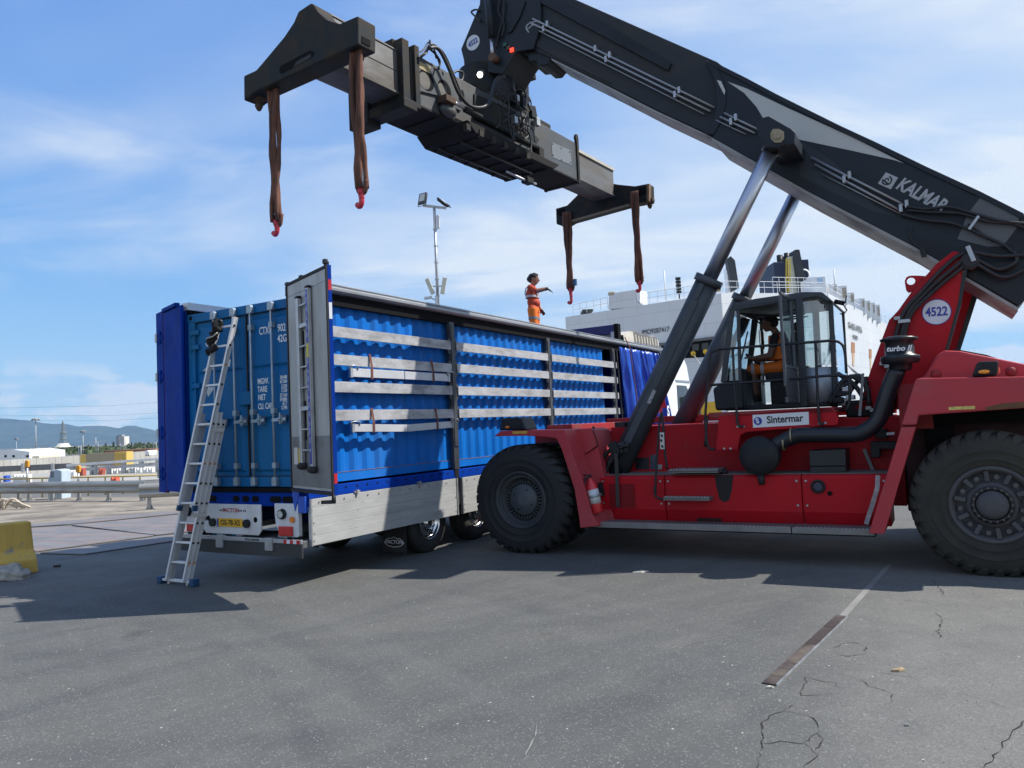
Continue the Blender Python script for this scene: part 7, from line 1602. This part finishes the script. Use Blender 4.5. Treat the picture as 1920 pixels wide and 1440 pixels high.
# ================================================================== light pole
lpq = far(822, 590, 34); lpq.z = -.2; top = far(813.5, 390, 34)
lp2 = thing('light_pole', 'tall galvanised pole with two floodlights, antennas and camera behind the trailer', 'light pole', (lpq.x, lpq.y, -.6))
o0 = Vector((lpq.x, lpq.y, -.6)); hh = top.z+.6
b = MB(); b.cyl((0, 0, 0), (0, 0, hh*.55), .11, .09, n=12); b.cyl((0, 0, hh*.55), (0, 0, hh), .075, .06, n=12); b.build('pole', m_steel, lp2)
b = MB()
for k in range(7): b.lathe([(.1, hh*(.56+.06*k)), (.1, hh*(.56+.06*k)+.05)], (0, 0, 0), 12, axis='z')
b.build('pole_clamp', m_steel, lp2)
MB().bar((-.5, -.05, hh+.12), (.55, .05, hh-.02), .1, .1).build('cross_arm', m_steel, lp2)
def flood(c, yaw, tilt):
    e = MB(); e.box(-.28, .28, -.06, .06, -.35, .35); o = e.build('floodlight', mat('flood_dark', (.04, .042, .045), .5), lp2, bevel=.02); o.location = c; o.rotation_euler = (tilt, 0, yaw); o.scale = (.78,)*3
    f = MB().box(-.2, .2, -.066, -.061, -.18, .28).build('flood_lens', mat('flood_glass', (.5, .52, .48), .15), o); g = MB()
    for i in range(7): g.box(-.24+i*.075, -.22+i*.075, .06, .12, -.3, .3)
    g.build('cooling_fin', m_dark, o); MB().tube([(-.3, 0, 0), (-.3, .02, -.45), (.3, .02, -.45), (.3, 0, 0)], .02, 6).build('yoke', m_dark, o)
flood((-.5, -.1, hh+.42), radians(-35), radians(-14)); flood((.42, .1, hh+.28), radians(65), radians(-48))
MB().box(.08, .22, -.08, .08, hh-.95, hh-.35).build('antenna_box', m_white, lp2, bevel=.02)
za = far(820, 537, 34).z+.6
for (x, t, w) in ((-.32, .35, 1), (.3, -.2, 1)):
    o = MB().box(-.1, .1, -.05, .05, -.38, .38).build('panel_antenna', mat('antenna_cream', (.6, .58, .47), .5), lp2, bevel=.02); o.location = (x, -.1, za); o.rotation_euler = (0, -t, .3*x)
MB().bar((-.3, -.05, za), (.3, -.05, za), .05, .05).build('antenna_arm', m_steel, lp2)
zc2 = far(815, 560, 34).z+.6
b = MB(); b.cyl((-.6, -.1, zc2+.02), (-.25, -.05, zc2+.06), .07, n=10); b.bar((-.25, 0, zc2), (0, 0, zc2-.1), .06, .06); b.box(-.12, .02, -.1, .1, zc2-.3, zc2+.1); b.build('camera_arm', m_white, lp2)

# ================================================================== far left: harbour yard, town and hills
m_bconc = mat('wall_concrete', (.42, .41, .38), .9, var=.12, vs=.6, dirt=(.28, .26, .23), damt=.5, ds=.4, stretch=(1, 1, .2))
def vbox(name, x0, x1, ytop, ybot, depth, dd, m, parent=None, bevel=0.):
    a = far(x0, ytop, depth); c_ = far(x1, ytop, depth); g0 = far((x0+x1)/2, ybot, depth)
    z1 = max(a.z, c_.z); return MB().box(a.x, c_.x, depth, depth+dd, min(g0.z, z1-.01), z1).build(name, m, parent, bevel=bevel)
# concrete panel wall, one panel at a time
wl = thing('panel_wall', 'long pale precast concrete panel wall across the harbour yard', 'wall', (0, 0, 0))
pA, pB = far(-60, 867, 128), far(420, 836.5, 168)
for i in range(46):
    a = pA+(pB-pA)*(i/46); c_ = pA+(pB-pA)*((i+1)/46); d = (c_-a)*.965
    b = MB(); b.bar((a.x, a.y, a.z-1.6), (a.x+d.x, a.y+d.y, a.z+d.z-1.6), .25, 3.2); b.build('panel', m_bconc, wl)
# yellow and tan containers
yc = thing('stacked_container', 'yellow-ended tan container standing in front of the panel wall', 'container', (0, 0, 0))
dY = 138
for (x0, x1, y, m) in ((150, 161, 852.5, mat('cont_yellow', (.55, .38, .1), .6, var=.1)), (161.3, 214, 851, mat('cont_tan', (.3, .25, .17), .6, var=.08)), (214.3, 237, 847.5, mat('cont_yellow', (0, 0, 0)))):
    vbox('container_side', x0, x1, y, 874, dY, 2.4, m, yc)
for i in range(9): vbox('rib', 215+i*2.5, 216+i*2.5, 848+.0*i, 873, dY-.06, .05, mat('cont_yellow', (0, 0, 0)), yc)
wb = thing('white_building', 'low white gabled shed at the left edge beyond the wall', 'building', (0, 0, 0)); dW = 175
b = MB(); q = [far(x, y, dW) for x, y in ((-70, 849), (25, 843), (55, 847), (55, 868), (-70, 872))]; b.prism([(p.x, p.z) for p in q], dW, dW+14); b.build('walls', m_white, wb)
for x in (25, 51, 10): vbox('window', x-2, x+2.2, 853.5, 857.5, dW-.1, .08, m_dark, wb)
vbox('annex', 55.5, 73, 855.5, 866, dW+1, 8, mat('annex_cream', (.6, .55, .42), .7), wb)
# dark long beam and the frames of the parking gantries
gb = thing('road_barrier', 'long grey steel barrier beam standing in front of the panel wall', 'barrier', (0, 0, 0)); vbox('beam', -60, 132, 877, 883.5, 70, .3, mat('beam_grey', (.16, .15, .15), .7), gb)
for x in (41, 97): vbox('post', x-2, x+2, 869, 886, 69.6, .3, m_steel, gb)
rk = thing('pipe_rack', 'long low galvanised steel pipe rack with white top beam beside the trailer', 'pipe rack', (0, 0, 0)); dR = 52
a, c_ = far(128, 872.5, dR), far(420, 852, dR); MB().bar(a, c_, .5, .16).build('top_beam', m_white, rk); b = a-Vector((0, 0, .35)); MB().bar(b, c_-Vector((0, 0, .3)), .25, .2).build('lower_beam', m_steel, rk)
for x in (131, 137, 173, 178, 204, 232, 265, 296, 330):
    p = a+(c_-a)*((x-128)/292); MB().box(p.x-.12, p.x+.12, p.y-.12, p.y+.12, gz(p.y)-.2, p.z-.09).build('post', m_steel, rk)
# painted pipe railing along the yard edge
pr2 = thing('pipe_railing', 'thin tan-yellow pipe railing running behind the guard rail', 'railing', (0, 0, 0)); m_py = mat('tan_yellow', (.5, .38, .16), .6)
a, c_ = far(-60, 900, 30.2), far(420, 888, 30.2)
MB().cyl(a, c_, .035, n=8).build('top_pipe', m_py, pr2)
for x in (0, 55, 79, 120, 165, 197, 230, 262, 300): p = far(x, 898-.025*x, 30.2); MB().cyl((p.x, p.y, -.1), (p.x, p.y, p.z), .03, n=8).build('post', m_py, pr2)
# small yard things
gb2 = thing('grey_cabinet', 'pale blue-grey rounded equipment cabinet behind the guard rail', 'cabinet', (0, 0, 0)); q = far(108, 893, 29)
b = MB(); b.prism([(q.x-.25, 0), (q.x+.28, 0), (q.x+.28, q.z+.22), (q.x+.1, q.z+.27), (q.x-.1, q.z+.25), (q.x-.25, q.z-.1)], 28.8, 29.4); b.build('housing', mat('cabinet_blue', (.42, .5, .55), .5, var=.05), gb2, bevel=.03)
vbox('screen', 94, 101, 884, 895, 28.78, .02, mat('cabinet_dark', (.16, .19, .23), .4), gb2)
def jersey(x, yb, w, c_, lb, h):
    q = gnd(x, yb); q.z = gz(q.y); b = MB(); b.prism([(-.5*w, 0), (.5*w, 0), (.45*w, h), (.2*w, h), (.1*w, h*.6), (-.1*w, h*.6), (-.2*w, h), (-.45*w, h)], -.2, .2); o = b.build('plastic_barrier', mat('plastic_'+str(c_), c_, .5, var=.08), None, bevel=.03); o.location = q; tag(o, lb, 'barrier', 'plastic barriers in the yard'); return o
WH = (.7, .69, .66); RD = (.38, .09, .06)
for x, w_ in ((33, 'first'), (39, 'second'), (45, 'third'), (52, 'fourth')): jersey(x, 906, .17+.12, WH, '%s from the left of the white plastic barriers in the left yard' % w_, .5)
for x, w_ in ((208, 'first'), (218, 'second'), (228, 'third'), (240, 'fourth'), (249, 'fifth'), (262, 'sixth'), (274, 'seventh'), (284, 'eighth')): jersey(x, 885, .34, WH, '%s from the left in the row of small white barriers under the pipe rack' % w_, .34)
jersey(155.5, 891, .24, RD, 'left one of two red plastic barriers under the pipe rack', .5); jersey(190, 889, .32, RD, 'tilted red plastic barrier under the pipe rack, right of the other', .42).rotation_euler = (0, .2, 0)
jersey(216, 903, .32, (.55, .1, .05), 'low orange plastic barrier just behind the guard rail', .24); jersey(13, 904, .2, (.02, .08, .4), 'small blue plastic barrier at the far left of the yard', .4)
jersey(138, 893, .3, WH, 'lone white plastic barrier beside the orange signal lamp', .4)
for (x, yt, dpt, lb) in ((50, 863, 38, 'orange signal lamp on a thin post, left of the grey cabinet'), (146, 872, 36, 'orange signal lamp on a thin post, right of the grey cabinet')):
    q = far(x+1, yt+16, dpt); t_ = thing('signal_lamp', lb, 'signal lamp', (q.x, q.y, gz(dpt))); zt = far(x, yt, dpt).z-gz(dpt); MB().cyl((0, 0, 0), (0, 0, zt-.3), .05, n=8).build('post', m_steel, t_); MB().prism([(-.1, zt-.35), (.09, zt-.35), (.11, zt-.05), (.05, zt), (-.05, zt), (-.09, zt-.1)], -.08, .08).build('lamp', mat('lamp_orange', (.65, .3, .03), .5), t_, bevel=.03)
# wooden pallets / cable drums low behind the rail at far left
for i, (x, lb) in enumerate(((8, 'leftmost heap of pale bent pipes lying behind the guard rail'), (24, 'second heap of pale bent pipes lying behind the guard rail'))):
    q = far(x, 938, 25); q.z = 0; t_ = thing('pipe_heap', lb, 'pipe heap', q); rg = random.Random(i)
    for k in range(5): MB().tube(bez([(rg.uniform(-.6, -.2), rg.uniform(-.1, .2), .05), (rg.uniform(-.2, .2), 0, rg.uniform(.2, .42)), (rg.uniform(.2, .6), rg.uniform(-.1, .2), .05)], 5), .035, 6).build('pipe', mat('pale_pipe', (.5, .42, .32), .7), t_)
# masts
def mastp(x, yt, yb, depth, lb, headw=0., r=.25):
    q = far(x, yb, depth); zt = far(x, yt, depth).z; t_ = thing('light_mast', lb, 'light mast', (q.x, q.y, q.z), 0, 'far light masts'); h = zt-q.z
    MB().cyl((0, 0, 0), (0, 0, h), r, r*.6, n=8).build('pole', mat('mast_grey', (.4, .42, .44), .6), t_)
    if headw:
        b = MB(); b.lathe([(.05, h), (headw, h), (headw, h+headw*.25), (.3, h+headw*.5)], (0, 0, 0), 10, axis='z')
        for k in range(6): a = k*pi/3; b.box(headw*cos(a)-.3, headw*cos(a)+.3, headw*sin(a)-.3, headw*sin(a)+.3, h-.5, h)
        b.build('lamp_ring', mat('mast_head', (.25, .26, .27), .6), t_)
mastp(67.5, 787, 852, 330, 'tallest light mast with a round lamp crown, left of the lattice tower', 1.5); mastp(31, 822, 860, 300, 'thin mast rising behind the white shed', .4, .15); mastp(156, 809, 850, 330, 'light mast with small crown right of the lattice tower', .9)
mastp(180, 820, 850, 300, 'left of two slim lamp posts standing before the green trees', .0, .2); mastp(184, 828, 850, 300, 'right of two slim lamp posts standing before the green trees', .0, .14); mastp(235.5, 824, 846, 280, 'slim lamp post just right of the tower block', .0, .14); mastp(226, 831, 846, 280, 'short lamp post just left below the tower block', .0, .14)
mastp(148, 836, 858, 240, 'left of a pair of short white posts by the panel wall', .0, .2); mastp(152, 836, 858, 240, 'right of a pair of short white posts by the panel wall', .0, .2); mastp(72, 838, 852, 260, 'short white post beside the tallest mast', .0, .12); mastp(288, 832, 845, 280, 'left of two posts next to the trailer door', 0, .14); mastp(293, 828, 845, 280, 'right of two posts next to the trailer door', 0, .16)
# lattice tower on its round base
dT = 900; q = far(118.5, 846, dT); tw_ = thing('lattice_tower', 'lattice radio tower rising from a tiered round base in the distance', 'tower', (q.x, q.y, q.z)); hT = far(117, 787, dT).z-q.z
b = MB(); w0, w1 = 3.4, .7; H1 = hT*.93; lv = 9
for sx in (-1, 1):
    for sy in (-1, 1): b.bar((sx*w0, sy*w0, 4), (sx*w1, sy*w1, H1), .3, .3)
for k in range(lv):
    f0, f1 = k/lv, (k+1)/lv; a0 = w0+(w1-w0)*f0; a1 = w0+(w1-w0)*f1; z0 = 4+(H1-4)*f0; z1 = 4+(H1-4)*f1
    for (ax, ay, bx_, by) in ((-1, -1, 1, -1), (1, -1, 1, 1), (1, 1, -1, 1), (-1, 1, -1, -1)):
        b.bar((ax*a0, ay*a0, z0), (bx_*a1, by*a1, z1), .15, .15); b.bar((bx_*a0, by*a0, z0), (ax*a1, ay*a1, z1), .15, .15); b.bar((ax*a1, ay*a1, z1), (bx_*a1, by*a1, z1), .2, .2)
b.cyl((0, 0, H1), (0, 0, hT), .4, .1, n=6); b.build('lattice', mat('tower_grey', (.22, .23, .2), .7), tw_)
for (z, r) in ((H1*.62, 3.2), (H1*.42, 3.6)): MB().lathe([(.1, z), (r, z), (r, z+1.2), (.1, z+1.2)], (0, 0, 0), 14, axis='z').build('platform', mat('tower_grey', (0, 0, 0)), tw_)
MB().lathe([(14, 0), (14, 2.5), (11, 3), (10, 5.5), (7, 6), (6, 9), (3, 9.5)], (0, 0, 0), 24, axis='z').build('base', mat('tower_base', (.55, .53, .47), .8), tw_)
tb_ = thing('long_building', 'low pinkish building at the foot of the lattice tower', 'building', (0, 0, 0)); vbox('walls', 92, 146, 842.5, 850, dT-15, 10, mat('brick_pink', (.42, .25, .19), .8, var=.15, vs=.1), tb_)
for i in range(9): vbox('window_bay', 95+i*5.6, 97.3+i*5.6, 843.5, 850, dT-15.3, .25, mat('bay_dark', (.09, .08, .07), .7), tb_)
ap = thing('tower_block', 'pale multi-storey apartment block rising above the far trees', 'building', (0, 0, 0)); vbox('tower_left', 217.5, 223.5, 817.5, 835, 1100, 12, mat('block_grey', (.3, .3, .31), .8), ap); vbox('tower_right', 222.6, 233, 818.5, 835, 1096, 14, mat('block_cream', (.6, .57, .5), .8), ap); vbox('roof_house', 221, 229, 815.5, 817.6, 1100, 8, mat('block_grey', (0, 0, 0)), ap)
for r in range(5):
    for k in range(3): vbox('window', 224.3+k*2.9, 225.7+k*2.9, 820.3+r*2.6, 821.8+r*2.6, 1095.6, .3, mat('block_window', (.22, .23, .24), .4), ap)
rd = thing('red_roof_building', 'long low building with a reddish roof behind the panel wall', 'building', (0, 0, 0)); vbox('walls', 196, 290, 848, 856, 215, 10, m_bconc, rd); vbox('roof', 194, 292, 845.4, 848, 214.5, 11, mat('roof_red', (.3, .13, .08), .8), rd)
bl_ = thing('white_box_truck', 'small white box truck standing before the panel wall near the trailer', 'truck', (0, 0, 0)); vbox('box', 272, 277, 844.5, 853, 120, 3, m_white, bl_); vbox('cab', 277.2, 279.5, 847.5, 853, 120, 2.4, m_white, bl_); vbox('wheel', 273, 274, 853, 855, 119.9, .3, m_dark, bl_); vbox('wheel', 277, 278, 853, 855, 119.9, .3, m_dark, bl_)
# trees of the far belt
m_leaf = [mat('leaf_%d' % i, c_, .8, var=.35, vs=.25) for i, c_ in enumerate(((.045, .075, .03), (.06, .09, .035), (.03, .05, .028)))]
m_trunk = mat('bark_brown', (.1, .075, .05), .9)
def tree(x, yt, yb, depth, wpx, kind, lb):
    q = far(x, yb, depth); h = far(x, yt, depth).z-q.z; w = wpx*depth/FPX; rg = random.Random(int(x*13)); t_ = thing('tree', lb, 'tree', (q.x, q.y, q.z), 0, 'trees of the far belt')
    MB().cyl((0, 0, 0), (0, 0, h*.55), .04*h, .02*h, n=6).build('trunk', m_trunk, t_)
    b = MB(); nq = 170
    for i in range(nq):
        th = rg.uniform(0, 6.28); zz = rg.random()
        rr = w*.5*(sin(pi*min(1, .12+zz*.88))**.6 if kind != 2 else (1.05-zz)**.8)*(.55+.5*rg.random()); z = h*(.18+.82*zz); s = w*.11*(.6+.8*rg.random()) if kind != 2 else w*.15
        c0 = Vector((rr*cos(th), rr*sin(th), z+h*.04*rg.uniform(-1, 1))); u = Vector((rg.uniform(-1, 1), rg.uniform(-1, 1), rg.uniform(-1, 1))).normalized(); v = u.orthogonal().normalized()
        b.add([c0+u*s, c0+v*s*.7, c0-u*s, c0-v*s*.8], [(0, 1, 2, 3)])
    b.build('crown', m_leaf[kind], t_)
order = ['first', 'second', 'third', 'fourth', 'fifth', 'sixth', 'seventh', 'eighth', 'ninth', 'tenth', 'eleventh', 'twelfth', 'thirteenth', 'fourteenth', 'fifteenth', 'sixteenth', 'seventeenth', 'eighteenth', 'nineteenth', 'twentieth', 'twenty-first', 'twenty-second']
trees = [(62, 841, 851, 8, 0), (72, 842, 852, 9, 1), (82, 840.5, 852, 10, 0), (90, 843, 852, 8, 1), (160, 838, 850, 9, 0), (166, 835, 850, 9, 2), (173, 839, 850, 10, 1), (187, 839, 850, 10, 0), (198.5, 831, 849, 7, 2), (206, 836, 849, 11, 1), (213, 829, 847, 8, 2), (221, 836, 847, 11, 0), (232, 838, 847, 12, 1), (241, 832, 846, 9, 0), (247, 830, 846, 6, 2), (255, 831, 845, 10, 0), (262, 829.5, 845, 11, 0), (270, 831, 844, 9, 0), (279, 829.5, 844, 10, 0), (287, 831, 844, 11, 1), (296, 830, 843, 10, 0), (12, 845, 852, 12, 1)]
for i, (x, yt, yb, w, k) in enumerate(sorted(trees)): tree(x, yt, yb, 420+30*(i % 4), w, k, '%s from the left in the far belt of trees, %s' % (order[i], ['rounded and dark green', 'spreading and mid green', 'pointed and blackish green'][k]))
# undergrowth belt below the trees
b = MB(); rg = random.Random(77)
for i in range(2600):
    x = rg.uniform(52, 330); dpt = rg.uniform(360, 560); y = rg.uniform(838.5, 851)+max(0, (150-x)*.04); c0 = far(x, y, dpt); s = rg.uniform(.5, 1.3); u = Vector((rg.uniform(-1, 1), rg.uniform(-1, 1), rg.uniform(-.6, .6))).normalized(); v = u.orthogonal().normalized(); b.add([c0+u*s, c0+v*s, c0-u*s, c0-v*s], [(0, 1, 2, 3)])
o = b.build('undergrowth', m_leaf[1]); o['kind'] = 'stuff'; tag(o, 'green shrub belt below the far trees', 'shrubs')
# hills
def ridge(name, pts, depth, m, dd):
    b = MB(); n = len(pts); fr_ = [far(x, y, depth) for x, y in pts]; v = []
    rg = random.Random(n)
    for p in fr_: v += [(p.x, p.y, p.z), (p.x*.97, p.y-dd*.45, p.z*.45+rg.uniform(-15, 15)), (p.x*.94, p.y-dd, -4), (p.x*1.05, p.y+dd, -4)]
    f = []
    for i in range(n-1):
        a = i*4; c_ = a+4; f += [(a, c_, c_+1, a+1), (a+1, c_+1, c_+2, a+2), (a, a+3, c_+3, c_)]
    b.add(v, f, True); return struct(b.build(name, m))
m_hill = mat('wooded_hill', (.03, .06, .07), .95, var=.3, vs=.004, dirt=(.1, .11, .07), damt=.4, ds=.006)
hp_ = []
kp = [(-900, 760), (-600, 800), (-300, 775), (-150, 772), (0, 784), (50, 788), (90, 794.5), (120, 795), (150, 799.5), (175, 798), (200, 799), (222, 803), (240, 798.5), (250, 798), (262, 800.5), (280, 806), (300, 810), (340, 812), (420, 800), (560, 790), (760, 780), (1100, 775)]
for i in range(len(kp)-1):
    for k in range(4): t = k/4; hp_.append((kp[i][0]+(kp[i+1][0]-kp[i][0])*t, kp[i][1]+(kp[i+1][1]-kp[i][1])*(t*t*(3-2*t)) + .4*sin(i*5+k*2)))
ridge('hills', hp_, 6500, m_hill, 1500)
# overhead wires on the left
for i, (y0, y1) in enumerate(((766, 751), (780, 773), (789, 783))):
    a, c_ = far(-40, y0, 260), far(420, y1-6, 300); b = MB(); b.tube([a, (a+c_)/2+Vector((0, 0, -1.2)), c_], .035, 4); o = b.build('overhead_wire', m_dark); tag(o, '%s of three thin overhead wires crossing the sky at the left' % ['topmost', 'middle', 'lowest'][i], 'wire', 'overhead wires')
# haze
hzm = bpy.data.materials.new('haze_air'); hzm.use_nodes = True; t = hzm.node_tree; t.nodes.clear(); ho = t.nodes.new('ShaderNodeOutputMaterial'); pv = t.nodes.new('ShaderNodeVolumePrincipled'); pv.inputs['Color'].default_value = (.42, .67, 1, 1); pv.inputs['Density'].default_value = 6e-5; pv.inputs['Anisotropy'].default_value = .1; t.links.new(pv.outputs[0], ho.inputs['Volume'])
o = MB().box(-9500, 9500, -300, 9500, -6, 760).build('haze', hzm); o['kind'] = 'stuff'; tag(o, 'thin pale blue air haze filling the whole harbour view', 'haze')
